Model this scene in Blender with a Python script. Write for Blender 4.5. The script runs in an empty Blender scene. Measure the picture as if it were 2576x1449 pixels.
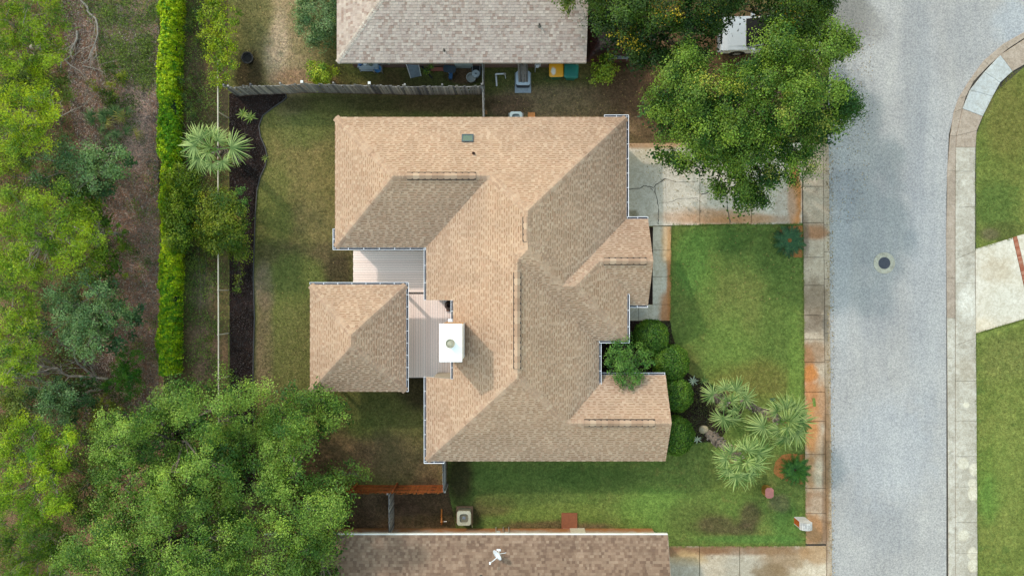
import bpy, bmesh, math, random
import numpy as np
from mathutils import Vector, Matrix, Quaternion

R = math.radians
random.seed(11)
rng = np.random.default_rng(5)
SC = bpy.context.scene
COL = SC.collection

# ------------------------------------------------------------------ camera, sky, sun, exposure
S, H, CX, CY = 44.0, 45.0, 1288.0, 724.5      # plan units per metre, drone height, plan centre
cam_d = bpy.data.cameras.new('camera')
cam_d.sensor_width = 36.0
cam_d.lens = 36.0 * H / (2576.0 / S)
cam_d.clip_end = 2000
cam = bpy.data.objects.new('camera', cam_d)
cam.location = (0, 0, H)
COL.objects.link(cam)
SC.camera = cam

SUN_EL, SUN_AZ = R(37.0), R(-45.0)
world = bpy.data.worlds.new('World')
SC.world = world
world.use_nodes = True
wt = world.node_tree
sky = wt.nodes.new('ShaderNodeTexSky')
sky.sky_type = 'NISHITA'
sky.sun_disc = False
sky.sun_elevation = SUN_EL
sky.sun_rotation = SUN_AZ
sky.air_density, sky.dust_density, sky.ozone_density = 2.8, 0.7, 0.35
bg = wt.nodes['Background']
bg.inputs['Strength'].default_value = 0.15
wt.links.new(sky.outputs[0], bg.inputs[0])

sun_d = bpy.data.lights.new('sun', 'SUN')
sun_d.energy = 1.0
sun_d.angle = R(2.0)
sun_d.color = (1.0, 0.91, 0.84)
sun = bpy.data.objects.new('sun', sun_d)
sdir = Vector((math.sin(SUN_AZ) * math.cos(SUN_EL), math.cos(SUN_AZ) * math.cos(SUN_EL), math.sin(SUN_EL)))
sun.rotation_euler = (-sdir).to_track_quat('-Z', 'Y').to_euler()
sun.location = sdir * 100
COL.objects.link(sun)

SC.view_settings.view_transform = 'Standard'
SC.view_settings.look = 'None'
SC.view_settings.gamma = 1.0
SC.view_settings.use_curve_mapping = False
SC.view_settings.exposure = 1.3
SC.cycles.max_bounces = 5
SC.cycles.diffuse_bounces = 3
SC.cycles.transmission_bounces = 3

# ------------------------------------------------------------------ helpers: places
def W(gx, gy, z=0.0):                          # a spot on the plan, z metres up
    return Vector(((gx - CX) / S, -(gy - CY) / S, z))

def G(px, py, z=0.0):                          # the plan spot of something at height z whose bearing from the drone is known
    k = (H - z) / H
    return Vector(((px - CX) / S * k, -(py - CY) / S * k, z))

def tag(o, label=None, cat=None, group=None, kind=None):
    if label: o['label'] = label
    if cat: o['category'] = cat
    if group: o['group'] = group
    if kind: o['kind'] = kind
    return o

def empty(name, loc, label=None, cat=None, group=None, rz=0.0):
    o = bpy.data.objects.new(name, None)
    o.location = loc
    o.rotation_euler = (0, 0, rz)
    o.empty_display_size = 0.2
    COL.objects.link(o)
    return tag(o, label, cat, group)

WP = set()
def wempty(name, loc, label=None, cat=None, group=None):   # its parts are written in place, not relative to it
    o = empty(name, loc, label, cat, group)
    WP.add(o.name)
    return o

def link(name, me, mat, parent=None, loc=None, rot=None):
    o = bpy.data.objects.new(name, me)
    if mat is not None and not me.materials:
        me.materials.append(mat)
    COL.objects.link(o)
    if parent is not None:
        o.parent = parent
        if parent.name in WP: o.matrix_parent_inverse = Matrix.Translation(-parent.location)
    if loc is not None: o.location = loc
    if rot is not None: o.rotation_euler = rot
    return o

def copy_tree(src, parent=None):
    c = src.copy()
    COL.objects.link(c)
    c.parent = parent
    for ch in list(src.children):
        copy_tree(ch, c)
    return c

class MB:
    """collects shapes for ONE mesh"""
    def __init__(s): s.v, s.f = [], []
    def add(s, vs, fs):
        b = len(s.v)
        s.v.extend([tuple(p) for p in vs])
        s.f.extend([tuple(b + i for i in f) for f in fs])
        return s
    def box(s, lo, hi, rz=0.0, piv=None):
        x0, y0, z0 = lo; x1, y1, z1 = hi
        vs = [Vector(p) for p in ((x0,y0,z0),(x1,y0,z0),(x1,y1,z0),(x0,y1,z0),(x0,y0,z1),(x1,y0,z1),(x1,y1,z1),(x0,y1,z1))]
        if rz:
            c = Vector(piv) if piv is not None else Vector(((x0+x1)/2, (y0+y1)/2, 0))
            m = Matrix.Rotation(rz, 3, 'Z')
            vs = [m @ (p - c) + c for p in vs]
        return s.add(vs, [(0,3,2,1),(4,5,6,7),(0,1,5,4),(1,2,6,5),(2,3,7,6),(3,0,4,7)])
    def prism(s, poly, z0, z1, top=None):      # poly: ccw xy points; top: optional second outline
        n = len(poly); top = top or poly
        vs = [(p[0], p[1], z0) for p in poly] + [(p[0], p[1], z1) for p in top]
        fs = [tuple(range(n - 1, -1, -1)), tuple(range(n, 2 * n))]
        fs += [(i, (i + 1) % n, n + (i + 1) % n, n + i) for i in range(n)]
        return s.add(vs, fs)
    def tube(s, path, rad, n=6, cap=True):
        path = [Vector(p) for p in path]
        if not hasattr(rad, '__len__'): rad = [rad] * len(path)
        rings = []
        for i, p in enumerate(path):
            d = (path[min(i + 1, len(path) - 1)] - path[max(i - 1, 0)])
            d = d.normalized() if d.length > 1e-9 else Vector((0, 0, 1))
            a = d.orthogonal().normalized() if i == 0 else (prev - d * prev.dot(d)).normalized()
            prev = a
            b = d.cross(a)
            rings.append([p + (a * math.cos(t) + b * math.sin(t)) * rad[i] for t in [2 * math.pi * j / n for j in range(n)]])
        vs = [q for r in rings for q in r]
        fs = []
        for i in range(len(path) - 1):
            for j in range(n):
                fs.append((i*n+j, i*n+(j+1)%n, (i+1)*n+(j+1)%n, (i+1)*n+j))
        if cap:
            fs.append(tuple(range(n - 1, -1, -1)))
            fs.append(tuple((len(path)-1)*n + j for j in range(n)))
        return s.add(vs, fs)
    def lathe(s, prof, n=20, c=(0, 0, 0)):     # prof: (radius, z)
        vs = [(c[0] + r*math.cos(2*math.pi*j/n), c[1] + r*math.sin(2*math.pi*j/n), c[2] + z) for r, z in prof for j in range(n)]
        fs = [(i*n+j, i*n+(j+1)%n, (i+1)*n+(j+1)%n, (i+1)*n+j) for i in range(len(prof)-1) for j in range(n)]
        fs.append(tuple(range(n - 1, -1, -1)))
        fs.append(tuple((len(prof)-1)*n + j for j in range(n)))
        return s.add(vs, fs)
    def mesh(s, name='mesh', smooth=False):
        me = bpy.data.meshes.new(name)
        me.from_pydata(s.v, [], s.f)
        if smooth:
            me.polygons.foreach_set('use_smooth', [True] * len(me.polygons))
        me.update()
        return me
    def build(s, name, mat, parent=None, loc=None, rot=None, smooth=False, bevel=0.0):
        me = s.mesh(name, smooth)
        if bevel:
            bm = bmesh.new(); bm.from_mesh(me)
            bmesh.ops.remove_doubles(bm, verts=bm.verts, dist=1e-5)
            bmesh.ops.bevel(bm, geom=list(bm.edges), offset=bevel, segments=2, affect='EDGES', profile=0.6)
            bm.to_mesh(me); bm.free()
        return link(name, me, mat, parent, loc, rot)

def rrect(w, d, r=0.08, n=4, c=(0, 0)):        # rounded rectangle, ccw
    pts = []
    for sx, sy, a0 in ((1, 1, 0), (-1, 1, 90), (-1, -1, 180), (1, -1, 270)):
        for i in range(n + 1):
            a = R(a0 + 90 * i / n)
            pts.append((c[0] + sx * (w/2 - r) + r*math.cos(a), c[1] + sy * (d/2 - r) + r*math.sin(a)))
    return pts

def np_mesh(name, V, F, cols=None):            # V (n,3), F (m,k) equal-sided faces, cols (n,4)
    me = bpy.data.meshes.new(name)
    F = np.asarray(F, dtype=np.int32); m, k = F.shape
    me.vertices.add(len(V)); me.vertices.foreach_set('co', np.asarray(V, dtype=np.float32).ravel())
    me.loops.add(m * k); me.loops.foreach_set('vertex_index', F.ravel())
    me.polygons.add(m)
    me.polygons.foreach_set('loop_start', np.arange(0, m * k, k, dtype=np.int32))
    me.polygons.foreach_set('loop_total', np.full(m, k, dtype=np.int32))
    if cols is not None:
        a = me.color_attributes.new('Col', 'FLOAT_COLOR', 'POINT')
        a.data.foreach_set('color', np.asarray(cols, dtype=np.float32).ravel())
    me.update(calc_edges=True)
    return me

# ------------------------------------------------------------------ helpers: materials
def lin(h, f=1.0):                             # '#rrggbb' -> linear rgba scaled
    h = h.lstrip('#')
    o = []
    for i in (0, 2, 4):
        c = int(h[i:i+2], 16) / 255
        o.append((c / 12.92 if c <= 0.04045 else ((c + 0.055) / 1.055) ** 2.4) * f)
    return (*o, 1.0)

def nd(t, typ, ins=None, **at):
    n = t.nodes.new(typ)
    for k, v in at.items(): setattr(n, k, v)
    for k, v in (ins or {}).items():
        s = n.inputs[k]
        if isinstance(v, bpy.types.NodeSocket): t.links.new(v, s)
        else: s.default_value = v
    return n

class NT:
    """a small writer of node materials in world coordinates"""
    def __init__(s, name):
        s.m = bpy.data.materials.new(name); s.m.use_nodes = True
        s.t = s.m.node_tree; s.t.nodes.clear()
        s.cache = {}
        s.pos = nd(s.t, 'ShaderNodeNewGeometry').outputs['Position']
    def scaled(s, v):
        return nd(s.t, 'ShaderNodeVectorMath', {0: s.pos, 1: v}, operation='MULTIPLY').outputs[0]
    def noise(s, scale, detail=3.0, rough=0.55, dist=0.0, vec=None):
        key = (scale, detail, rough, dist)
        if vec is None:
            if key not in s.cache: s.cache[key] = s.noise(scale, detail, rough, dist, s.pos)
            return s.cache[key]
        return nd(s.t, 'ShaderNodeTexNoise', {'Vector': vec or s.pos, 'Scale': scale, 'Detail': detail, 'Roughness': rough, 'Distortion': dist}).outputs['Fac']
    def step(s, f, a, b):                      # smooth 0..1 as f runs a..b
        return nd(s.t, 'ShaderNodeMapRange', {'Value': f, 'From Min': a, 'From Max': b}, interpolation_type='SMOOTHSTEP').outputs[0]
    def math(s, op, a, b=0.0):
        return nd(s.t, 'ShaderNodeMath', {0: a, 1: b}, operation=op, use_clamp=False).outputs[0]
    def mix(s, f, a, b, blend='MIX'):
        n = nd(s.t, 'ShaderNodeMix', data_type='RGBA', blend_type=blend)
        for i, v in ((0, f), (6, a), (7, b)):
            if isinstance(v, bpy.types.NodeSocket): s.t.links.new(v, n.inputs[i])
            else: n.inputs[i].default_value = v
        return n.outputs[2]
    def ellipse(s, c, r, soft=0.5, warp=0.5, wscale=0.6):   # 1 inside
        d = nd(s.t, 'ShaderNodeVectorMath', {0: s.pos, 1: (c[0], c[1], 0)}, operation='SUBTRACT').outputs[0]
        d = nd(s.t, 'ShaderNodeVectorMath', {0: d, 1: (1 / r[0], 1 / r[1], 0)}, operation='MULTIPLY').outputs[0]
        l = nd(s.t, 'ShaderNodeVectorMath', {0: d}, operation='LENGTH').outputs['Value']
        if warp:
            n = nd(s.t, 'ShaderNodeMath', {0: s.noise(wscale, 4.0, 0.6), 1: warp * 2, 2: l}, operation='MULTIPLY_ADD')
            l = s.math('SUBTRACT', n.outputs[0], warp)
        return s.step(l, 1 + soft / 2, 1 - soft / 2)
    def xyz(s):
        n = nd(s.t, 'ShaderNodeSeparateXYZ', {0: s.pos})
        return n.outputs
    def bump(s, h, strength=0.3, dist=0.02):
        return nd(s.t, 'ShaderNodeBump', {'Height': h, 'Strength': strength, 'Distance': dist}).outputs[0]
    def out(s, color, rough=0.8, normal=None, metal=0.0, spec=0.3):
        b = nd(s.t, 'ShaderNodeBsdfPrincipled', {'Roughness': rough, 'Metallic': metal, 'Specular IOR Level': spec})
        if isinstance(color, bpy.types.NodeSocket): s.t.links.new(color, b.inputs['Base Color'])
        else: b.inputs['Base Color'].default_value = color
        if normal is not None: s.t.links.new(normal, b.inputs['Normal'])
        o = nd(s.t, 'ShaderNodeOutputMaterial')
        s.t.links.new(b.outputs[0], o.inputs[0])
        return s.m

MATS = {}
def simple(h, f=0.62, rough=0.6, var=0.12, scale=6.0, metal=0.0, spec=0.4):
    key = (h, f, rough, var, scale, metal)
    if key in MATS: return MATS[key]
    t = NT('paint_' + h.strip('#'))
    c = lin(h, f)
    n = t.noise(scale, 4.0, 0.6)
    a = tuple(x * (1 - var) for x in c[:3]) + (1,)
    b = tuple(min(1, x * (1 + var)) for x in c[:3]) + (1,)
    MATS[key] = t.out(t.mix(t.step(n, 0.3, 0.7), a, b), rough, t.bump(t.noise(scale * 8), 0.08, 0.004), metal, spec)
    return MATS[key]

def island_mat(name, cols, rough=0.9, grain=60.0, big=(0.9, 1.08), per_object=False, gap=None):
    """pieces of one material that differ from piece to piece"""
    t = NT(name)
    if per_object: r = nd(t.t, 'ShaderNodeObjectInfo').outputs['Random']
    else: r = nd(t.t, 'ShaderNodeNewGeometry').outputs['Random Per Island']
    ramp = nd(t.t, 'ShaderNodeValToRGB', {0: r})
    e = ramp.color_ramp.elements
    ramp.color_ramp.interpolation = 'LINEAR'
    while len(e) < len(cols): e.new(0.5)
    for i, c in enumerate(cols):
        e[i].position = i / (len(cols) - 1); e[i].color = c
    base = ramp.outputs[0]
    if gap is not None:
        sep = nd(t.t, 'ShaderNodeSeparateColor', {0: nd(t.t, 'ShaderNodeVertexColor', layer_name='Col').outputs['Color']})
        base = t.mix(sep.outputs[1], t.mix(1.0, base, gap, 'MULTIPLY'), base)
    g = t.noise(grain, 2.0)
    col = t.mix(t.step(g, 0.2, 0.8), (0.82, 0.82, 0.82, 1), (1.15, 1.15, 1.15, 1))
    b = t.noise(0.7, 6.0, 0.7, 0.6)
    col2 = t.mix(t.step(b, 0.35, 0.65), (big[0],) * 3 + (1,), (big[1],) * 3 + (1,))
    c = t.mix(1.0, t.mix(1.0, base, col, 'MULTIPLY'), col2, 'MULTIPLY')
    return t.out(c, rough, t.bump(g, 0.25, 0.004), 0.0, 0.15)

def leaf_mat(name, trans=0.35, rough=0.5):
    t = NT(name)
    c = nd(t.t, 'ShaderNodeVertexColor', layer_name='Col').outputs['Color']
    d = nd(t.t, 'ShaderNodeBsdfDiffuse', {'Color': c})
    tc = t.mix(1.0, c, (1.25, 1.3, 0.55, 1), 'MULTIPLY')
    tr = nd(t.t, 'ShaderNodeBsdfTranslucent', {'Color': tc})
    gl = nd(t.t, 'ShaderNodeBsdfGlossy', {'Color': (0.9, 0.95, 1, 1), 'Roughness': rough})
    m1 = nd(t.t, 'ShaderNodeMixShader', {0: trans, 1: d.outputs[0], 2: tr.outputs[0]})
    m2 = nd(t.t, 'ShaderNodeMixShader', {0: 0.014, 1: m1.outputs[0], 2: gl.outputs[0]})
    o = nd(t.t, 'ShaderNodeOutputMaterial')
    t.t.links.new(m2.outputs[0], o.inputs[0])
    return t.m

def px_e(px, py): p = W(px, py); return (p.x, p.y)

def patches(t, col, lst, scale=0.6, gain=None):           # lst: (px, py, rx, ry, hex, f, soft, warp, strength)
    for px, py, rx, ry, h, f, soft, warp, k in lst:
        f *= gain(px, py) if gain else 1
        m = t.ellipse(px_e(px, py), (rx / S, ry / S), soft, warp, scale)
        if k < 1: m = t.math('MULTIPLY', m, k)
        col = t.mix(m, col, lin(h, f))
    return col

F = 0.62
def lawn_mat(name, a, b, c, lst, f=F, fine=1.0, sat=0.86, gain=None):
    t = NT(name)
    col = t.mix(t.step(t.noise(0.35, 4.0, 0.65), 0.38, 0.62), lin(a, f), lin(b, f))
    col = t.mix(t.step(t.noise(1.3, 5.0, 0.7), 0.52, 0.7), col, lin(c, f))
    col = patches(t, col, lst, 0.6, gain)
    n1 = t.noise(7.0, 4.0, 0.75)
    n2 = t.noise(24.0, 2.0, 0.7)
    v = t.mix(t.step(n1, 0.3, 0.7), (1 - 0.3 * fine,) * 3 + (1,), (1 + 0.3 * fine,) * 3 + (1,))
    n3 = t.noise(2.4, 5.0, 0.7, 0.5)
    col = t.mix(1.0, col, t.mix(t.step(n3, 0.34, 0.66), (.80, .86, .78, 1), (1.17, 1.13, 1.12, 1)), 'MULTIPLY')
    v2 = t.mix(t.step(n2, 0.3, 0.7), (1 - 0.3 * fine, 1 - 0.3 * fine, 1 - .2 * fine, 1), (1 + .3 * fine, 1 + .28 * fine, 1 + .1 * fine, 1))
    col = t.mix(1.0, t.mix(1.0, col, v, 'MULTIPLY'), v2, 'MULTIPLY')
    col = t.mix(1.0, col, (1.10, 1.0, 0.66, 1), 'MULTIPLY')
    col = nd(t.t, 'ShaderNodeHueSaturation', {'Hue': 0.478, 'Saturation': sat, 'Color': col}).outputs[0]
    return t.out(col, 0.95, t.bump(t.math('ADD', n1, n2), 0.6, 0.05), 0, 0.1)

def concrete_mat(name, a, b, lst, f=F, speck=0.25, dark='#6a6258', darkamt=0.5):
    t = NT(name)
    col = t.mix(t.step(t.noise(0.7, 5.0, 0.65), 0.35, 0.65), lin(a, f), lin(b, f))
    col = t.mix(t.math('MULTIPLY', t.step(t.noise(1.9, 6.0, 0.72, 0.4), 0.54, 0.72), darkamt), col, lin(dark, f))
    col = patches(t, col, lst, 1.4)
    n2 = t.noise(16.0, 5.0, 0.8)
    v = t.mix(t.step(n2, 0.25, 0.75), (1 - speck * 1.3,) * 3 + (1,), (1 + speck,) * 3 + (1,))
    col = t.mix(1.0, col, v, 'MULTIPLY')
    n3 = t.noise(4.5, 5.0, 0.75, 0.8)
    col = t.mix(1.0, col, t.mix(t.step(n3, 0.35, 0.65), (.84, .81, .77, 1), (1.10, 1.10, 1.11, 1)), 'MULTIPLY')
    n = t.noise(90.0, 3.0)
    return t.out(col, 0.85, t.bump(n, 0.25, 0.004), 0, 0.2)

# ------------------------------------------------------------------ the ground and its sheets
def sheet(name, pts, z, mat, kind='structure', sub=0, parent=None, tagit=True):
    vs = [W(p[0], p[1], z) for p in pts]
    me = bpy.data.meshes.new(name)
    a = sum(vs[i].x * vs[(i+1) % len(vs)].y - vs[(i+1) % len(vs)].x * vs[i].y for i in range(len(vs)))
    idx = list(range(len(vs)))
    if a < 0: idx.reverse()
    me.from_pydata([tuple(v) for v in vs], [], [idx])
    bm = bmesh.new(); bm.from_mesh(me); bmesh.ops.triangulate(bm, faces=bm.faces); bm.to_mesh(me); bm.free()
    o = link(name, me, mat, parent)
    if tagit and parent is None: tag(o, kind=kind)
    return o

def wob(pts, step=18, amp=3.0, closed=True, seed=0):      # an uneven outline
    r = random.Random(seed); out = []
    n = len(pts)
    for i in range(n if closed else n - 1):
        a, b = Vector(pts[i]), Vector(pts[(i + 1) % n])
        k = max(1, int((b - a).length / step))
        for j in range(k):
            p = a.lerp(b, j / k)
            if j: p += Vector((r.uniform(-amp, amp), r.uniform(-amp, amp)))
            out.append((p.x, p.y))
    return out

m_far = lawn_mat('far_grass', '#6c7a42', '#7a7a4c', '#5f6a3a', [])
sheet('ground', [(-16000, -16000), (18000, -16000), (18000, 18000), (-16000, 18000)], 0.0, m_far)

# wood floor: needles, leaf litter, green weeds
t = NT('leaf_litter')
col = t.mix(t.step(t.noise(0.5, 5, 0.65), 0.36, 0.64), lin('#6b5548', 1.05), lin('#92796a', 1.05))
col = t.mix(t.step(t.noise(2.2, 6, 0.7), 0.5, 0.72), col, lin('#a88f80', 1.05))
col = patches(t, col, [
    (340, 300, 38, 130, '#b09a92', 1.05, 0.9, 0.6, 0.8), (340, 60, 60, 90, '#a0897c', 1.05, 0.9, 0.7, 0.7),
    (320, 780, 60, 160, '#7c5f50', 1.05, 0.9, 0.5, 0.7), (330, 520, 50, 120, '#86695a', 1.05, 0.9, 0.6, 0.6),
    (330, 110, 60, 40, '#3f4a22', 1.05, 0.8, 0.8, 0.75), (290, 60, 45, 50, '#454d28', 1.05, 0.8, 0.8, 0.6),
    (370, 160, 28, 60, '#56592f', 1.05, 0.8, 0.8, 0.6), (310, 200, 60, 26, '#445026', 1.05, 0.8, 0.8, 0.6),
    (120, 700, 140, 900, '#4a3c32', 1.05, 0.9, 0.6, 0.75), (200, 940, 110, 60, '#3a312c', 1.05, 0.8, 0.5, 0.8)])
n1 = t.noise(9.0, 6, 0.8, 1.5); n2 = t.noise(30.0, 5, 0.75, 2.0)
col = t.mix(1.0, col, t.mix(t.step(n1, 0.3, 0.7), (0.5, 0.48, 0.46, 1), (1.5, 1.48, 1.46, 1)), 'MULTIPLY')
col = t.mix(1.0, col, t.mix(t.step(n2, 0.3, 0.7), (0.5,) * 3 + (1,), (1.5,) * 3 + (1,)), 'MULTIPLY')
col = t.mix(1.0, col, (1.38, 1.16, 1.02, 1), 'MULTIPLY')
m_litter = t.out(col, 0.95, t.bump(t.math('ADD', n1, n2), 0.8, 0.06), 0, 0.05)
sheet('forest_floor', wob([(-700, -700), (398, -700), (396, 0), (402, 500), (415, 1000), (430, 2300), (-700, 2300)], 30, 5, True, 2), 0.006, m_litter)

m_weed = lawn_mat('weedy_ground', '#4c4a30', '#5d5038', '#3f4a26', [
    (480, 100, 40, 110, '#5c5240', F, .8, .6, .7), (500, 720, 40, 60, '#6d675c', F, .8, .6, .6), (515, 880, 40, 90, '#786558', F, .9, .6, .7),
    (470, 540, 40, 200, '#3a4522', F, .8, .6, .6), (563, 620, 14, 420, '#6e6a38', F, .8, .5, .6), (565, 960, 13, 120, '#7a6248', F, .8, .4, .7),
    (566, 270, 12, 60, '#4c463c', F, .8, .4, .7)], fine=1.1, f=.85, gain=lambda x, y: 1.4)
sheet('overgrown_verge', wob([(390, -700), (590, -700), (586, 240), (580, 1500), (580, 2300), (425, 2300), (412, 1000), (398, 500)], 30, 4, True, 3), 0.012, m_weed)

m_yard = lawn_mat('yard_grass', '#74783f', '#62703a', '#86844c', [
    (725, 90, 70, 180, '#a09378', F, .9, .7, .8), (695, 120, 30, 80, '#aca092', F, .9, .7, .75), (660, 40, 30, 60, '#757a48', F, .9, .6, .6), (800, 60, 60, 130, '#78774c', F, .8, .5, .6),
    (640, 40, 45, 100, '#67683f', F, .8, .5, .7), (770, 200, 90, 30, '#8a7358', F, .8, .5, .7), (628, 190, 36, 60, '#3e3226', F, .7, .5, .8),
    (980, 215, 120, 34, '#5b5030', F, .9, .5, .8), (900, 190, 60, 24, '#56602c', F, .8, .6, .7), (1100, 200, 90, 24, '#44502a', F, .8, .7, .7),
    (1165, 190, 40, 22, '#5d4a3a', F, .7, .5, .8), (1280, 200, 70, 34, '#48522c', F, .7, .5, .85), (1400, 205, 50, 22, '#4c5630', F, .8, .6, .7),
    (1430, 260, 240, 44, '#645c49', F, .7, .4, .9), (1280, 265, 60, 28, '#574a39', F, .7, .4, .9), (1600, 270, 80, 120, '#565039', F, .8, .4, .85),
    (1640, 330, 70, 34, '#5f553c', F, .8, .5, .7), (1590, 310, 26, 30, '#7a6c54', F, .8, .5, .6),
    (1780, 180, 300, 190, '#4c3d30', F, .6, .3, .9), (1560, 90, 90, 100, '#3c3228', F, .6, .3, .9),
    (900, 260, 320, 24, '#47492a', F, .8, .5, .85), (1120, 262, 120, 26, '#5a4e36', F, .8, .5, .7), (830, 300, 60, 50, '#5a6434', F, .9, .5, .6),
    (690, 330, 40, 60, '#7b8040', F, .9, .5, .5), (750, 420, 100, 90, '#868048', F, .9, .6, .75), (720, 560, 60, 60, '#6c6a3a', F, .9, .6, .7),
    (800, 560, 60, 60, '#8a8350', F, .9, .6, .6), (730, 640, 120, 30, '#5c5a3c', F, .9, .5, .6), (830, 640, 60, 40, '#655c42', F, .9, .6, .6), (700, 760, 60, 90, '#66773a', F, .9, .6, .6), (690, 480, 40, 90, '#6f7c3c', F, .9, .6, .6),
    (665, 720, 26, 60, '#857a6c', F, .8, .4, .85), (665, 880, 24, 150, '#7b6e56', F, .9, .4, .75), (760, 330, 60, 40, '#61703a', F, .9, .6, .7), (700, 560, 40, 50, '#667438', F, .9, .7, .7), (745, 700, 70, 60, '#5f7036', F, .8, .5, .85),
    (740, 880, 60, 110, '#6f7440', F, .9, .5, .7), (850, 690, 34, 50, '#4b4434', F, .7, .5, .8), (1060, 980, 60, 50, '#3c3426', F, .8, .4, .8),
    (900, 1040, 120, 60, '#505a30', F, .8, .5, .7), (960, 1090, 110, 50, '#5c6636', F, .8, .6, .7), (900, 1080, 60, 40, '#53662e', F, .8, .6, .6),
    (1000, 1160, 120, 70, '#6c6044', F, .9, .6, .7), (850, 1150, 90, 60, '#80694c', F, .9, .6, .6), (1090, 1180, 40, 50, '#7a6a48', F, .8, .5, .6),
    (950, 1290, 120, 60, '#7d6b58', F, .7, .6, .85), (900, 1310, 60, 40, '#574a3a', F, .7, .8, .7), (1010, 1265, 30, 30, '#8c745e', F, .7, .6, .6),
    (1100, 1270, 130, 60, '#4c3e30', F, .7, .5, .9), (1040, 1320, 90, 24, '#8a7046', F, .7, .8, .8), (1120, 1310, 120, 16, '#3c3a22', F, .7, .7, .7),
    (1150, 1190, 30, 80, '#3c3a26', F, .8, .4, .7),
    (620, 1330, 40, 70, '#9a958c', F, .7, .6, .8), (700, 1250, 200, 220, '#4c4030', F, .8, .4, .7)], fine=1.0, gain=lambda x, y: 2.1 if (x > 1180 and y < 345) else (1.4 if y < 225 else 1.3))
sheet('yard', [(574, -700), (2040, -700), (2040, 2300), (574, 2300)], 0.018, m_yard)

# the front lawn
m_lawn = lawn_mat('front_lawn_grass', '#678f38', '#6f8f40', '#809048', [
    (1740, 660, 46, 80, '#58993a', F, .8, .4, .8), (1800, 600, 70, 34, '#4f8a34', F, .8, .4, .7), (1900, 640, 90, 70, '#4e7c34', F, .9, .4, .6),
    (1870, 760, 90, 80, '#7d8f4a', F, .9, .5, .7), (1780, 720, 24, 60, '#6b9c3c', F, .9, .5, .5), (1830, 900, 60, 110, '#6f9c3c', F, .9, .5, .7),
    (1960, 800, 50, 160, '#5d8636', F, .9, .4, .7), (1900, 960, 110, 50, '#80853f', F, .9, .5, .8), (1720, 960, 40, 80, '#7a7c42', F, .9, .5, .6),
    (2000, 960, 20, 140, '#6c9a36', F, .9, .3, .8), (1200, 1230, 70, 50, '#4f6c2e', F, .9, .5, .7), (1300, 1200, 200, 34, '#5a8436', F, .9, .5, .7),
    (1500, 1200, 120, 30, '#4b7630', F, .9, .5, .6), (1400, 1290, 120, 26, '#7d9c3c', F, .9, .5, .7), (1240, 1270, 50, 26, '#7c7648', F, .8, .6, .7),
    (1380, 1325, 140, 16, '#7a6a48', F, .8, .7, .85), (1500, 1330, 60, 14, '#8a7a58', F, .8, .7, .7), (1560, 1290, 46, 40, '#7f9448', F, .9, .5, .6),
    (1640, 1280, 90, 50, '#6ea63a', F, .9, .5, .8), (1740, 1300, 70, 40, '#647c3a', F, .9, .5, .7), (1810, 1320, 60, 26, '#6a5f48', F, .9, .6, .75),
    (1885, 1295, 30, 34, '#655848', F, .9, .6, .75), (1870, 1335, 36, 20, '#655848', F, .9, .6, .6), (1980, 1320, 34, 60, '#4f8c34', F, .9, .4, .8),
    (1900, 1355, 130, 10, '#4f9034', F, .9, .4, .7), (1870, 1190, 90, 50, '#6f8038', F, .9, .5, .6), (1170, 1300, 40, 30, '#4c4430', F, .8, .6, .8),
    (1960, 1265, 26, 20, '#7c7466', F, .8, .7, .6), (1300, 1250, 90, 24, '#5a7a36', F, .9, .5, .6), (1155, 1200, 34, 60, '#47442c', F, .8, .4, .9)], fine=0.85)
lawn_pts = [(1690, 567), (2022, 563), (2024, 700), (2022, 940), (2026, 1150), (2026, 1368), (1985, 1372), (1160, 1372), (1148, 1330), (1130, 1240), (1126, 1130), (1500, 1120), (1500, 960), (1600, 860), (1650, 800), (1684, 806)]
sheet('lawn', wob(lawn_pts, 25, 0.8, True, 5), 0.03, m_lawn)

# mulch beds
t = NT('dark_mulch')
n1 = t.noise(11, 6, 0.8, 1.0); n2 = t.noise(34, 4, 0.75, 1.5)
col = t.mix(t.step(t.noise(0.8, 4), 0.38, 0.62), lin('#2b211d', F), lin('#43332e', F))
col = t.mix(t.step(n1, 0.52, 0.72), col, lin('#5d4a43', F))
col = t.mix(1.0, col, t.mix(t.step(n2, 0.3, 0.7), (0.55,) * 3 + (1,), (1.5,) * 3 + (1,)), 'MULTIPLY')
m_mulch = t.out(col, 0.95, t.bump(t.math('ADD', n1, n2), 0.9, 0.05), 0, 0.05)
bed_edge = [(718, 236), (722, 246), (712, 256), (690, 270), (662, 292), (652, 318), (656, 345), (668, 372), (673, 395), (668, 418), (656, 445), (647, 480), (643, 540),
            (641, 600), (638, 700), (641, 800), (638, 900), (637, 1000), (640, 1100), (640, 1240)]
sheet('mulch_bed', [(577, 236)] + bed_edge + [(579, 1240)], 0.034, m_mulch)
front_bed = [(1560, 806), (1686, 806), (1690, 840), (1700, 868), (1718, 900), (1722, 930), (1742, 946), (1775, 958), (1800, 972), (1826, 985), (1850, 1010), (1870, 1030), (1862, 1052),
             (1846, 1050), (1832, 1070), (1818, 1096), (1800, 1112), (1760, 1112), (1700, 1118), (1640, 1130), (1480, 1130), (1480, 806)]
sheet('mulch_bed', wob(front_bed, 20, 1.5, True, 7), 0.046, m_mulch)
sheet('mulch_bed', wob([(1620, 572), (1660, 572), (1656, 805), (1600, 805)], 30, 1, True, 8), 0.05, m_mulch)

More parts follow.
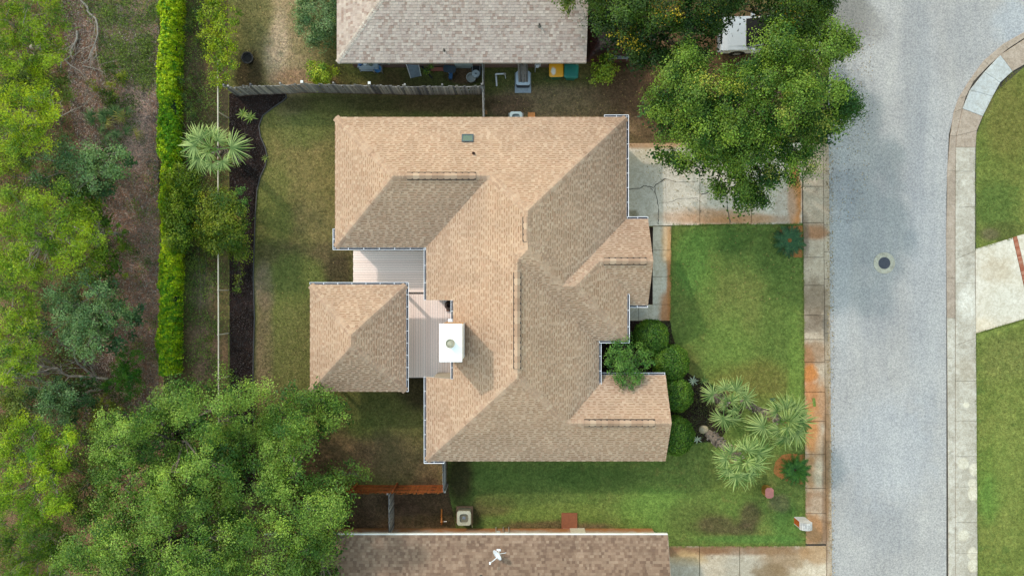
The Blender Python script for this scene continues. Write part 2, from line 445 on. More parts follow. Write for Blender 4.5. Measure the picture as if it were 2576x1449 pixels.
t = NT('orange_mulch')
n1 = t.noise(14, 6, 0.8, 1.0); n2 = t.noise(40, 4, 0.75, 1.5)
col = t.mix(t.step(n1, 0.35, 0.65), lin('#9c6238', F), lin('#c98a56', F))
col = t.mix(1.0, col, t.mix(t.step(n2, 0.3, 0.7), (0.7,) * 3 + (1,), (1.35,) * 3 + (1,)), 'MULTIPLY')
m_straw = t.out(col, 0.95, t.bump(n2, 0.9, 0.03), 0, 0.05)
def ring(cx, cy, rx, ry, n=40): return [(cx + rx * math.cos(2*math.pi*i/n), cy + ry * math.sin(2*math.pi*i/n)) for i in range(n)]
sheet('mulch_ring', wob([(1945, 1185), (1950, 1160), (1968, 1143), (1990, 1140), (2010, 1144), (2024, 1140), (2024, 1216), (2005, 1216), (1985, 1212), (1962, 1202), (1948, 1192)], 9, 1.6, True, 9), 0.052, m_straw)
sheet('mulch_ring', wob([(1985, 570), (2018, 568), (2020, 648), (1998, 648), (1978, 640), (1966, 625), (1955, 600), (1962, 578)], 9, 1.6, True, 10), 0.052, m_straw)

# lawns across the road
m_lawn2 = lawn_mat('far_side_lawn_grass', '#6f8c3a', '#7c9444', '#60863a', [
    (2540, 300, 60, 120, '#7c8440', F, .9, .5, .8), (2500, 520, 60, 60, '#4f7c34', F, .9, .5, .7), (2520, 585, 60, 26, '#5a6c3a', F, .9, .5, .7),
    (2480, 250, 20, 40, '#97905c', F, .9, .6, .7), (2490, 590, 24, 16, '#8a8470', F, .9, .6, .6), (2500, 1200, 60, 90, '#63902f', F, .9, .5, .6),
    (2540, 900, 80, 60, '#7f8f50', F, .9, .5, .6), (2490, 1250, 30, 60, '#5a9632', F, .9, .5, .7), (2540, 1150, 40, 200, '#86a04c', F, .9, .5, .5)], fine=0.8)
sheet('lawn', [(2440, 340), (2448, 290), (2466, 245), (2490, 205), (2530, 165), (2590, 120), (2900, -40), (2900, 2300), (2440, 2300)], 0.03, m_lawn2)
# ------------------------------------------------------------------ road, pavements, drives
t = NT('worn_asphalt')
big = t.noise(0.22, 4, 0.6)
col = t.mix(t.step(big, 0.35, 0.65), lin('#b2aeab', .62), lin('#bfbbb7', .62))
col = patches(t, col, [
    (2240, 1330, 60, 70, '#a0a2a6', .62, .9, .5, 0.36), (2220, 560, 120, 130, '#a0a1a4', .62, .9, .6, 0.36), (2330, 600, 46, 500, '#aeb2b8', .62, .9, .4, 0.30),
    (2120, 620, 20, 300, '#b9bdc2', .62, .9, .3, 0.24), (2300, 180, 34, 300, '#8d9096', .62, .9, .4, 0.36), (2440, 80, 60, 90, '#95979c', .62, .9, .5, 0.30),
    (2550, 60, 50, 60, '#b4b8bd', .62, .8, .5, .7), (2130, 40, 60, 90, '#88847e', .62, .7, .5, .85), (2190, 70, 40, 40, '#9a958f', .62, .8, .6, .6),
    (2120, 470, 46, 60, '#93969c', .62, .9, .6, 0.36), (2200, 780, 60, 80, '#a2a4a8', .62, .9, .6, 0.30), (2230, 1130, 120, 130, '#bcc0c6', .62, .9, .5, 0.36),
    (2150, 1290, 26, 60, '#a6a8ac', .62, .9, .5, 0.24)], 0.9)
vx = t.scaled((1.0, 0.12, 1.0))
tr = t.noise(2.2, 3, 0.6, 0, vx)
col = t.mix(1.0, col, t.mix(t.step(tr, 0.35, 0.65), (0.96, 0.96, 0.97, 1), (1.03, 1.03, 1.02, 1)), 'MULTIPLY')
n1 = t.noise(11, 4, 0.85); n2 = t.noise(40, 2, 0.8)
col = t.mix(1.0, col, t.mix(t.step(n1, 0.34, 0.66), (0.70, 0.70, 0.73, 1), (1.24, 1.24, 1.22, 1)), 'MULTIPLY')
col = t.mix(1.0, col, t.mix(t.step(n2, 0.3, 0.7), (0.78,) * 3 + (1,), (1.2,) * 3 + (1,)), 'MULTIPLY')
m_road = t.out(col, 0.9, t.bump(n2, 0.4, 0.006), 0, 0.2)
road_r = [(2384.6, 2300), (2384.6, 1400), (2383, 1100), (2381, 800), (2379.6, 600), (2382, 430), (2388.6, 343), (2398, 284), (2410, 249), (2436, 206), (2474, 154), (2524, 111), (2576, 82), (2700, 20), (2900, -60)]
gut_r = [(2402, 2300), (2402, 1400), (2402, 1100), (2401, 800), (2401, 600), (2401.5, 430), (2404, 343), (2419.4, 275), (2428, 245), (2447.8, 206), (2486, 166), (2534, 124), (2576, 97), (2706, 34), (2906, -46)]
road_l = [(2092.7, 2300), (2092.7, 1450), (2089, 1100), (2086, 600), (2086, 300), (2090, 120), (2080, 0), (2060, -700)]
sheet('road', road_l[::-1][:0] + [(x - 4, y) for x, y in road_l] + [(2900, -700)] + [(x + 4, y) for x, y in road_r[::-1]], 0.026, m_road)
m_under = simple('#4a443c', F, 0.95, 0.3, 5)
sheet('pavement_bed', [(2014, 2300), (2014, 362), (2092, 362), (2096, 2300)], 0.022, m_under)
sheet('pavement_bed', [(2380, 2300), (2380, 500), (2386, 340), (2400, 285), (2440, 205), (2520, 115), (2800, 0), (2800, 60), (2580, 165), (2490, 245), (2455, 340), (2455, 2300)], 0.034, m_under)

def inset(poly, d):
    n = len(poly); out = []
    a = sum(poly[i][0]*poly[(i+1)%n][1] - poly[(i+1)%n][0]*poly[i][1] for i in range(n))
    sgn = 1 if a > 0 else -1
    for i in range(n):
        p0, p1, p2 = Vector(poly[i-1]), Vector(poly[i]), Vector(poly[(i+1) % n])
        e1, e2 = (p1 - p0).normalized(), (p2 - p1).normalized()
        n1, n2 = Vector((-e1.y, e1.x)) * sgn, Vector((-e2.y, e2.x)) * sgn
        b = n1 + n2
        b = b / max(0.3, b.dot(n1)) if b.length > 1e-6 else n1
        out.append(tuple(p1 + b * d))
    return out

def slab(name, poly, z0, z1, mat, parent, gap=0.5, dz=0.0):
    p = inset(poly, gap)
    w = [W(*q) for q in p]
    a = sum(w[i].x*w[(i+1)%len(w)].y - w[(i+1)%len(w)].x*w[i].y for i in range(len(w)))
    if a < 0: w.reverse()
    top = inset([(q.x, q.y) for q in w], 0.008)
    mb = MB()
    mb.prism([(q.x, q.y) for q in w], z0, z1 + dz - 0.008)
    b = len(mb.v); n = len(w)
    mb.f.pop(1)
    mb.v += [(q[0], q[1], z1 + dz) for q in top]
    mb.f += [(n + i, n + (i+1) % n, b + (i+1) % n, b + i) for i in range(n)] + [tuple(range(b, b + n))]
    return mb.build(name, mat, parent)

# near pavement: rusty slabs, gutter blocks
rust = [
    (2045, 585, 40, 18, '#a8744e', F, .8, .5, .8), (2022, 600, 12, 60, '#7d6c5e', F, .8, .5, .7), (2045, 760, 40, 60, '#84705c', F, .9, .6, .7), (2045, 815, 34, 24, '#6f6052', F, .9, .6, .6),
    (2030, 900, 16, 30, '#b27444', F, .8, .5, .8), (2045, 890, 40, 30, '#9c7656', F, .9, .6, .6), (2035, 940, 22, 22, '#cf8540', F, .8, .6, .9), (2036, 990, 18, 60, '#c67f48', F, .9, .6, .85),
    (2060, 1010, 24, 50, '#b98458', F, .9, .6, .7), (2040, 1090, 22, 60, '#c88648', F, .9, .5, .85), (2065, 1120, 16, 40, '#c9a888', F, .9, .5, .6), (2034, 1190, 16, 50, '#c08a54', F, .9, .5, .7),
    (2062, 1190, 18, 30, '#cdbb9f', F, .9, .5, .7), (2044, 1255, 40, 26, '#9a7150', F, .9, .6, .7), (2055, 1262, 16, 16, '#c0a890', F, .8, .6, .6), (2044, 1330, 40, 40, '#b07a48', F, .9, .6, .8),
    (2074, 1250, 8, 200, '#8c6f58', F, .9, .4, .8), (2080, 1150, 8, 200, '#94714f', F, .9, .4, .8), (2080, 900, 6, 120, '#a3937c', F, .9, .4, .6), (2076, 820, 8, 40, '#6c665c', F, .9, .6, .7)]
m_walk = concrete_mat('rust_stained_concrete', '#b8a48e', '#c6b49e', [(*q[:5], .7, *q[6:]) for q in rust], .7, 0.24, '#7a6c5e', 0.6)
walk = wempty('sidewalk', W(2045, 960)); tag(walk, kind='structure')
ys = [362, 470, 561, 647.7, 718, 793, 853.6, 911, 985, 1058.6, 1142, 1227, 1290, 1367, 1470, 1570, 1700]
for i in range(len(ys) - 1):
    a, b = ys[i], ys[i + 1]
    xl = lambda y: 2019.3 + (y - 600) / 850 * 6.7
    xr = lambda y: 2071 + (y - 600) / 850 * 6.7
    if a >= 1367: continue
    slab('slab', [(xl(a), a), (xr(a), a), (xr(b), b), (xl(b), b)], 0.0, 0.10, m_walk, walk, 0.55, random.uniform(-.006, .006))
kerb = wempty('kerb', W(2080, 960)); tag(kerb, kind='structure')
yk = list(np.arange(362, 1700, 68.0))
for a, b in zip(yk[:-1], yk[1:]):
    xl = lambda y: 2071.6 + (y - 600) / 850 * 6.7
    xr = lambda y: 2086 + (y - 600) / 850 * 6.7
    slab('gutter_block', [(xl(a), a), (xr(a), a), (xr(b), b), (xl(b), b)], 0.0, 0.062, m_walk, kerb, 0.35)
# grass tuft breaking through a slab, leaves along the gutter handled with the plants

# main driveway
dstain = [(1790, 545, 120, 22, '#c08a5c', F, .9, .5, .8), (1900, 552, 120, 12, '#b98456', F, .9, .5, .7), (1998, 500, 18, 90, '#c27e40', F, .6, .3, .95), (1972, 520, 30, 60, '#b8a595', F, .9, .4, .6),
          (1640, 366, 90, 10, '#b98a5c', F, .8, .5, .8), (1640, 395, 50, 22, '#d3c3a2', F, .8, .5, .6), (1700, 470, 120, 70, '#cfc6b8', F, .9, .4, .6), (1610, 480, 40, 90, '#bcb8ac', F, .9, .5, .5),
          (1592, 540, 12, 10, '#7c7050', F, .9, .5, .7), (1880, 500, 80, 40, '#c4b8aa', F, .9, .4, .5)]
m_drive = concrete_mat('driveway_concrete', '#cec4b4', '#d8cebf', [(*q[:5], .8, *q[6:]) for q in dstain], .88, 0.14, '#a89f92', 0.45)
drive = wempty('driveway', W(1790, 465)); tag(drive, kind='structure')
for x0, x1 in ((1545, 1760), (1760, 1889), (1889, 2017.5)):
    slab('slab', [(x0, 361), (x1, 360), (x1, 564 if x1 > 1800 else 567), (x0, 571 if x0 < 1700 else 566)], 0.0, 0.075, m_drive, drive, 0.6)
m_crack = simple('#5e5a52', F, 0.95, 0.3, 9)
def crack(pts, w=0.022, parent=None, z=0.079, seed=0):
    r = random.Random(seed)
    q = wob(pts, 5, 1.0, False, seed) + [pts[-1]]
    mb = MB()
    vs, fs = [], []
    for i, p in enumerate(q):
        a, b = Vector(q[max(i-1, 0)]), Vector(q[min(i+1, len(q)-1)])
        d = (b - a).normalized(); nrm = Vector((-d.y, d.x)) * (w * S / 2) * r.uniform(0.4, 1.3)
        vs += [W(p[0] + nrm.x, p[1] + nrm.y, z), W(p[0] - nrm.x, p[1] - nrm.y, z)]
        if i: fs.append((2*i-2, 2*i-1, 2*i+1, 2*i))
    mb.add(vs, fs)
    return mb.build('crack', m_crack, parent)
def zc(x, y): return ((1820 + x / 4.025) * .8587, (400 + y / 4.025) * .8587)
for i, (pl, w) in enumerate([
        ([(80, 625), (220, 615), (265, 583), (385, 605), (405, 570), (520, 500)], .05), ([(400, 605), (395, 665), (420, 740), (437, 850), (433, 1040)], .045),
        ([(340, 610), (395, 665)], .03), ([(930, 685), (985, 680), (1060, 640), (1200, 600)], .06), ([(440, 790), (600, 770), (680, 738), (900, 730)], .022),
        ([(520, 500), (640, 540), (900, 540)], .015), ([(1240, 700), (1250, 860), (1280, 1020)], .06), ([(930, 460), (1100, 462)], .015),
        ([(525, 370), (525, 1030)], .012)]):
    crack([zc(*p) for p in pl], w, drive, 0.079, i)

# front walkway
wst = [(1684, 690, 8, 130, '#c08048', F, .8, .5, .9), (1676, 610, 14, 50, '#d2ab7c', F, .9, .5, .7), (1676, 780, 18, 40, '#bd7c48', F, .9, .5, .85), (1600, 790, 26, 12, '#a9a89f', F, .9, .5, .6)]
m_path = concrete_mat('walkway_concrete', '#c4baa8', '#d0c6b4', [(*q[:5], .78, *q[6:]) for q in wst], .85, 0.14, '#9a948a', 0.4)
path = wempty('walkway', W(1665, 690)); tag(path, kind='structure')
for y0, y1 in ((570, 630), (630, 696), (696, 766), (766, 807)):
    slab('slab', [(1642 if y1 < 760 else (1641 if y0 < 760 else 1606), y0), (1689 if y0 < 760 else 1687, y0), (1687 if y1 < 800 else 1686, y1), (1641 if y1 < 800 else 1606, y1)], 0.0, 0.07, m_path, path, 0.4)
slab('slab', [(1550, 766), (1606, 766), (1606, 807), (1550, 807)], 0.0, 0.07, m_path, path, 0.4)

# the lower neighbour's driveway
nst = [(1700, 1385, 120, 14, '#9a7050', F, .8, .5, .9), (1880, 1382, 160, 14, '#8f6a4c', F, .8, .5, .9), (1960, 1410, 60, 40, '#967858', F, .9, .8, .75), (2050, 1390, 40, 26, '#b08a62', F, .9, .6, .7),
       (1730, 1405, 40, 20, '#cdac7a', F, .9, .6, .7), (1870, 1430, 60, 40, '#b0a898', F, .9, .7, .7), (1940, 1445, 40, 30, '#8a7254', F, .9, .8, .8), (1720, 1440, 50, 30, '#b9b4a8', F, .9, .6, .6)]
m_ndrive = concrete_mat('stained_concrete', '#c4b298', '#d0c0aa', [(*q[:5], .72, *q[6:]) for q in nst], .72, 0.22, '#8a7660', 0.8)
nd_ = wempty('driveway', W(1880, 1420)); tag(nd_, kind='structure')
for x0, x1 in ((1640, 1759), (1759, 1860), (1860, 2078)):
    slab('slab', [(x0, 1372), (x1, 1371), (x1, 1560), (x0, 1560)], 0.0, 0.08, m_ndrive, nd_, 0.7)

# far pavement, curved at the corner, and its gutter
fst = [(2430, 760, 24, 40, '#e0dcd2', F, .9, .5, .6), (2430, 930, 24, 30, '#aba08e', F, .9, .6, .6), (2430, 1050, 26, 80, '#bdb6a8', F, .9, .6, .5), (2440, 1300, 20, 300, '#a8a192', F, .9, .6, .4),
       (2446, 1240, 14, 18, '#d8cfbb', F, .3, .3, .8), (2448, 1180, 13, 16, '#d8cfbb', F, .3, .3, .8), (2420, 1165, 14, 14, '#d2cab8', F, .4, .4, .8), (2444, 1215, 12, 12, '#d6cdba', F, .3, .3, .8),
       (2446, 1420, 14, 18, '#d8cfbb', F, .3, .3, .8), (2422, 1345, 14, 14, '#d2cab8', F, .4, .4, .8), (2444, 1390, 14, 16, '#d6cdba', F, .3, .3, .8), (2428, 1018, 8, 7, '#d8cfbb', F, .3, .2, .8)]
m_fwalk = concrete_mat('far_walk_concrete', '#bcb4a6', '#d0c9bc', [(*q[:5], .75, *q[6:]) for q in fst], .66, 0.2, '#8c867a', 0.6)
m_new = concrete_mat('fresh_concrete', '#c3c7c8', '#cdd0cf', [], F, 0.1, '#b5b4ae', 0.3)
m_old = concrete_mat('pinkish_concrete', '#b3a292', '#c1b0a0', [], F, 0.2, '#927f70', 0.5)
fwalk = wempty('sidewalk', W(2430, 800)); tag(fwalk, kind='structure')
pairs = [((2402, 1700), (2457, 1700)), ((2402, 1560), (2457, 1560)), ((2402, 1478), (2457, 1478)), ((2402, 1390), (2457, 1390)), ((2402, 1312), (2456, 1312)), ((2402, 1223), (2456, 1223)),
         ((2402, 1147), (2455, 1147)), ((2402, 1058), (2455, 1058)), ((2402, 958), (2454, 958)), ((2402, 868), (2453, 850)), ((2401.5, 713), (2451, 713)), ((2401.5, 652), (2451, 632)), ((2401.5, 523), (2451, 521)),
         ((2402, 432), (2451, 432)), ((2403, 372), (2452, 372)), ((2404, 343), (2455, 330)), ((2419.4, 275), (2470, 294)), ((2438, 228), (2495, 244)), ((2474, 183), (2514, 209)), ((2514, 140), (2545, 181)), ((2580, 97), (2600, 150)), ((2680, 52), (2690, 110))]
for i in range(len(pairs) - 1):
    (a, b), (c, d) = pairs[i], pairs[i + 1]
    mt = m_new if 16 <= i <= 18 else (m_old if i in (14, 15, 19, 20) else m_fwalk)
    slab('slab', [a, b, d, c], 0.0, 0.10, mt, fwalk, 0.3, random.uniform(-.005, .005))
fk = wempty('kerb', W(2392, 800)); tag(fk, kind='structure')
for i in range(len(road_r) - 1):
    r0, r1 = Vector(road_r[i]), Vector(road_r[i + 1]); g0, g1 = Vector(gut_r[i]), Vector(gut_r[i + 1])
    k = max(1, int((r1 - r0).length / 85))
    for j in range(k):
        if r0.lerp(r1, (j + .5) / k).y > 1600 or r0.lerp(r1, (j + .5) / k).x > 2680: continue
        slab('gutter_block', [tuple(r0.lerp(r1, j/k)), tuple(g0.lerp(g1, j/k)), tuple(g0.lerp(g1, (j+1)/k)), tuple(r0.lerp(r1, (j+1)/k))], 0.0, 0.07, m_old if r0.y < 1000 else m_fwalk, fk, 0.2)

# far driveway with its brick band
fdst = [(2500, 680, 40, 30, '#b8a890', F, .9, .6, .5), (2470, 830, 40, 30, '#d0bfa4', F, .9, .5, .6), (2530, 760, 50, 40, '#c8c4b8', F, .9, .5, .5)]
m_fdrive = concrete_mat('far_driveway_concrete', '#d4cab8', '#dcd4c6', [(*q[:5], .78, *q[6:]) for q in fdst], .70, 0.1, '#bfb8aa', 0.4)
fd = wempty('driveway', W(2510, 710)); tag(fd, kind='structure')
bl = [(2545.6, 598), (2556, 594)]; br = [(2590, 790), (2602, 788)]
slab('slab', [(2452, 626), bl[0], br[0], (2583, 800), (2453, 839)], 0.0, 0.085, m_fdrive, fd, 0.4)
slab('slab', [bl[1], (2760, 540), (2760, 750), br[1]], 0.0, 0.085, m_fdrive, fd, 0.4)
m_band = island_mat('band_brick', [lin('#a8614a', F), lin('#bd7a60', F), lin('#c9927a', F), lin('#b06a50', F)], 0.9, 50, per_object=True)
me_b = MB().box((-0.115, -0.042, 0.0), (0.115, 0.042, 0.09)).mesh('brick'); me_b.materials.append(m_band)
pa, pb = (Vector(bl[0]) + Vector(bl[1])) / 2, (Vector(br[0]) + Vector(br[1])) / 2
L = (pb - pa).length / S; nb = int(L / 0.095)
dd = (W(*pb) - W(*pa)); ang = math.atan2(dd.y, dd.x) - math.pi / 2
for i in range(nb):
    p = pa.lerp(pb, (i + .5) / nb)
    link('brick', me_b, None, fd, W(p.x, p.y, random.uniform(-.003, .003)), (0, 0, ang))

# manhole in the road
mh = empty('manhole', W(2224, 662), 'round dark manhole lid in a pale concrete collar in the road', 'manhole')
MB().lathe([(0.61, 0.0), (0.61, 0.040), (0.60, 0.045), (0.36, 0.045), (0.345, 0.038), (0.345, 0.0)], 40).build('collar', concrete_mat('collar_concrete', '#c4bfae', '#d0cab8', [], .62, .15), mh)
m_iron = simple('#4b4c58', F, 0.6, 0.2, 9)
lid = MB().lathe([(0.335, 0.0), (0.335, 0.040), (0.30, 0.044), (0.0, 0.044)], 32)
lid.build('lid', m_iron, mh)
kn = MB()
for i in range(-5, 6):
    for j in range(-5, 6):
        if math.hypot(i, j) * 0.052 < 0.28: kn.box((i*.052-.015, j*.052-.015, .043), (i*.052+.015, j*.052+.015, .05))
tag(kn.build('tread', m_iron, mh), kind='stuff')

m_tar = simple('#6f7076', F, 0.8, 0.2, 6)
for i, (pl, w) in enumerate([([(2096, 548), (2140, 556), (2190, 549), (2240, 560)], .014), ([(2310, 980), (2340, 1004), (2381, 1012)], .012), ([(2098, 1075), (2125, 1083), (2170, 1079)], .012), ([(2330, 330), (2352, 352), (2383, 356)], .012)]):
    c_ = crack(pl, w, None, 0.031, 40 + i); c_.data.materials.clear(); c_.data.materials.append(m_tar); c_.name = 'road_crack'; tag(c_, kind='structure')
# ------------------------------------------------------------------ houses
class Roof:
    """convex hip / gable components; each plane: (axis, eave coordinate on the plan, sign uphill, eave height, slope)"""
    def __init__(s, comps):
        s.c = []
        for planes, rects in comps:
            s.c.append((planes, rects))
    @staticmethod
    def hp(pl, x, y):
        ax, e, sg, z0, sl = pl
        return z0 + sl * sg * ((x if ax == 'x' else y) - e) / S
    def H(s, x, y, skip=None):
        best = -1
        for i, (pls, rects) in enumerate(s.c):
            if i == skip: continue
            if any(r[0] - .01 <= x <= r[2] + .01 and r[1] - .01 <= y <= r[3] + .01 for r in rects):
                best = max(best, min(s.hp(p, x, y) for p in pls))
        return best

def clip(poly, f):                             # keep f >= 0
    out = []
    for i in range(len(poly)):
        a, b = poly[i], poly[(i + 1) % len(poly)]
        fa, fb = f(a), f(b)
        if fa >= 0: out.append(a)
        if (fa >= 0) != (fb >= 0):
            k = fa / (fa - fb)
            out.append((a[0] + (b[0]-a[0]) * k, a[1] + (b[1]-a[1]) * k))
    return out

def shingles(roof, mat, parent, wmin=0.09, wmax=0.22, expo=0.143, lift=0.03, seed=1, name='shingles', gapw=1.0, dash=False):
    mb = MB(); vc = []
    done = set()
    for ci, (pls, rects) in enumerate(roof.c):
        for pl in pls:
            ax, e, sg, z0, sl = pl
            cosr = 1 / math.sqrt(1 + sl * sl)
            ev = expo * cosr * S               # plan run of one course
            others = [q for q in pls if q != pl]
            for rc in rects:
                u0, u1 = (rc[1], rc[3]) if ax == 'x' else (rc[0], rc[2])
                v_lo, v_hi = (rc[0], rc[2]) if ax == 'x' else (rc[1], rc[3])
                vmax = max((v_lo - e) * sg, (v_hi - e) * sg)
                vmin = max(0, min((v_lo - e) * sg, (v_hi - e) * sg))
                i0 = int(vmin / ev)
                for i in range(i0, int(vmax / ev) + 1):
                    va, vb = max(i * ev, vmin), (i + 1) * ev + 0.9
                    if va >= vmax: continue
                    rs = random.Random((int(abs(e) * 7) * 31 + i * 7919 + (3 if ax == 'x' else 0) + sg + seed) * 2654435761 % 4294967291)
                    u = -700 + rs.uniform(0, 240)
                    tooth = True
                    while u < u1:
                        wdt = (rs.uniform(wmin, wmax) if not (dash and tooth) else wmin + (wmax - wmin) * 1.6 * rs.random() ** 1.5) * S * (1.0 if tooth else gapw)
                        ua, ub = u, u + wdt
                        u += wdt
                        tooth = not tooth
                        lfr = rs.uniform(.8, 1.2)
                        if ub <= u0: continue
                        part = ua < u0 or ub > u1
                        ua, ub = max(ua, u0), min(ub, u1)
                        P = (lambda uu, vv: (e + sg * vv, uu)) if ax == 'x' else (lambda uu, vv: (uu, e + sg * vv))
                        quad = [P(ua, va), P(ub, va), P(ub, vb), P(ua, vb)]
                        mid = P((ua + ub) / 2, (va + min(vb, vmax)) / 2)
                        cut = False; bad = False
                        for q in others:
                            fs_ = [roof.hp(q, *p) - roof.hp(pl, *p) for p in quad]
                            if max(fs_) < 0: bad = True; break
                            if min(fs_) < -1e-6: cut = True
                        if bad: continue
                        key = (ax, round(e, 1), sg, i, round(ua, 1), round(ub, 1), round(va, 1))
                        if key in done: continue
                        oth = roof.H(mid[0], mid[1], ci)
                        if oth > roof.hp(pl, *mid) + 0.22: continue
                        whole = not (cut or part or vb > vmax)
                        if not cut: done.add(key)
                        poly = quad
                        if cut or vb > vmax:
                            for q in others: poly = clip(poly, lambda p: roof.hp(q, *p) - roof.hp(pl, *p)) if len(poly) > 2 else poly
                            poly = clip(poly, lambda p: vmax + 0.01 - ((p[0] if ax == 'x' else p[1]) - e) * sg) if len(poly) > 2 else poly
                            if len(poly) < 3: continue
                        lf = lift * (1.0 if tooth else 0.5) * lfr - (0 if whole else .0012 * (ci + 1))
                        def pt(p, off=0.0):
                            v = ((p[0] if ax == 'x' else p[1]) - e) * sg
                            k = max(0.0, 1 - (v - va) / (vb - va))
                            w = W(p[0], p[1], roof.hp(pl, *p) + 0.012 + lf * k + off)
                            return w
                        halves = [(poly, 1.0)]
                        if dash and not tooth and not cut:  # lower part of each gap: tooth shadow painted as a dark dash
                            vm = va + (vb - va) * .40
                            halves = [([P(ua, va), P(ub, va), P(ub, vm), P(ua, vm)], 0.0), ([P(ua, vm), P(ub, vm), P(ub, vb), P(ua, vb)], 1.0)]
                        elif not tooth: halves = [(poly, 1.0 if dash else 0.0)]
                        for hi_, (pg, tone) in enumerate(halves):
                            vs = [pt(p) for p in pg]
                            fc = [tuple(range(len(vs)))]
                            n_ = (vs[1] - vs[0]).cross(vs[2] - vs[1])
                            if n_.z < 0: fc = [tuple(reversed(fc[0]))]
                            if not cut and hi_ == 0:
                                vs += [pt(quad[0], -lf - .014), pt(quad[1], -lf - .014)]
                                m_ = len(vs)
                                fc.append((0, m_ - 2, m_ - 1, 1))
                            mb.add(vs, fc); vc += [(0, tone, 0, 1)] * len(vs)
    o = mb.build(name, mat, parent)
    ca_ = o.data.color_attributes.new('Col', 'FLOAT_COLOR', 'POINT')
    ca_.data.foreach_set('color', np.array(vc, dtype=np.float32).ravel())
    return tag(o, kind='stuff')

def sheathing(roof, mat, parent, soff_mat, zs=None):
    mb, sf = MB(), MB()
    for pls, rects in roof.c:
        for rc in rects:
            base = [(rc[0], rc[1]), (rc[2], rc[1]), (rc[2], rc[3]), (rc[0], rc[3])]
            for pl in pls:
                poly = base
                for q in pls:
                    if q is pl: continue
                    poly = clip(poly, lambda p: roof.hp(q, *p) - roof.hp(pl, *p))
                    if len(poly) < 3: break
                if len(poly) < 3: continue
                vs = [W(p[0], p[1], roof.hp(pl, *p) - 0.012) for p in poly]
                if (vs[1]-vs[0]).cross(vs[2]-vs[1]).z < 0: vs.reverse()
                mb.add(vs, [tuple(range(len(vs)))])
            zlo = min(p[3] for p in pls) - 0.17
            i_ = inset(base, 0.5)
            sf.add([W(p[0], p[1], zlo) for p in i_], [(0, 1, 2, 3)])
    mb.build('roof_deck', mat, parent)
    sf.build('soffit', soff_mat, parent)

def edge_board(roof, segs, mat, parent, drop=0.17, th=0.025, name='fascia', n=14, up=0.004, proud=False):
    """a board hung along a roof edge; segs: plan points; follows the roof height"""
    for (x0, y0, x1, y1, inx, iny) in segs:
        vs, fs = [], []
        for i in range(n + 1):
            x, y = x0 + (x1-x0)*i/n, y0 + (y1-y0)*i/n
            z = roof.H(x + inx * 1.0, y + iny * 1.0)
            if z < 0: z = roof.H(x + inx*3, y + iny*3)
            if not proud: z -= .03
            for dx in ((0.0, -th * S) if proud else (0.5, 0.5 + th * S)):
                vs += [W(x + inx*dx, y + iny*dx, z - drop), W(x + inx*dx, y + iny*dx, z + up)]
            if i:
                a = (i-1)*4; b = i*4
                fs += [(a, a+1, b+1, b), (a+2, b+2, b+3, a+3), (a+1, a+3, b+3, b+1), (a, b, b+2, a+2)]
        MB().add(vs, fs).build(name, mat, parent)

def caps(roof, lines, mat, parent, half=0.20, expo=0.17, name='ridge_caps'):
    for (x0, y0, x1, y1) in lines:             # from the low end to the high end
        a, b = Vector((x0, y0)), Vector((x1, y1))
        L = (b - a).length / S
        n = max(2, int(L / expo)); d = (b - a).normalized(); nr = Vector((-d.y, d.x)) * half * S
        mb = MB()
        for i in range(n):
            p, q = a.lerp(b, i / n), a.lerp(b, min(1, (i + 1.12) / n))
            vs = []
            for s_, lf in ((p, 0.05), (q, 0.03)):
                zc_ = max(roof.H(s_.x, s_.y), 0)
                for k in (-1, -.5, 0, .5, 1):
                    w_ = s_ + nr * k
                    z = roof.H(w_.x, w_.y)
                    if z < zc_ - 0.4 or z > zc_ + .3: z = zc_ - abs(k) * half * .5
                    vs.append(W(w_.x, w_.y, z + lf - .014 * abs(k) - (0.03 if k == 0 else 0)))
            zz = [W(v_[0] * 0, 0) for v_ in []]
            lowf = [Vector(v) - Vector((0, 0, 0.035)) for v in vs[:5]]
            mb.add(vs + lowf, [(j, j+1, j+6, j+5) for j in range(4)] + [(j+1, j, 10+j, 11+j) for j in range(4)])
        tag(mb.build(name, mat, parent), kind='stuff')

def ridge_vent(roof, x0, y0, x1, y1, cap_mat, base_mat, parent):
    a, b = Vector((x0, y0)), Vector((x1, y1)); d = (b - a).normalized(); nr = Vector((-d.y, d.x))
    z = roof.H((x0+x1)/2, (y0+y1)/2)
    sl = 0.5
    base, cp = MB(), MB()
    hw, ht = 0.20, 0.06
    def sec(p, w, zt, drop): return [W(*(p + nr * w * S), zt - drop), W(*p, zt), W(*(p - nr * w * S), zt - drop)]
    v0, v1 = sec(a, hw, z + ht, hw * sl), sec(b, hw, z + ht, hw * sl)
    low = [v - Vector((0, 0, .09)) for v in v0 + v1]
    base.add(v0 + v1 + low, [(0, 1, 4, 3), (1, 2, 5, 4), (0, 3, 9, 6), (2, 8, 11, 5), (0, 6, 7, 1), (1, 7, 8, 2), (3, 4, 10, 9), (4, 5, 11, 10)])
    o = base.build('ridge_vent', base_mat, parent)
    n = max(3, int((b - a).length / S / 0.3))
    for i in range(n):
        p, q = a.lerp(b, i/n), a.lerp(b, (i+1.0)/n)
        s0, s1 = sec(p, hw - .035, z + ht + .022, hw * sl), sec(q, hw - .035, z + ht + .014, hw * sl)
        lw = [v - Vector((0, 0, .018)) for v in s0 + s1]
        cp.add(s0 + s1 + lw, [(0, 1, 4, 3), (1, 2, 5, 4), (0, 3, 9, 6), (2, 8, 11, 5), (0, 6, 7, 1), (1, 7, 8, 2), (3, 4, 10, 9), (4, 5, 11, 10)])
    tag(cp.build('vent_cap_shingles', cap_mat, o), kind='stuff')
    return o

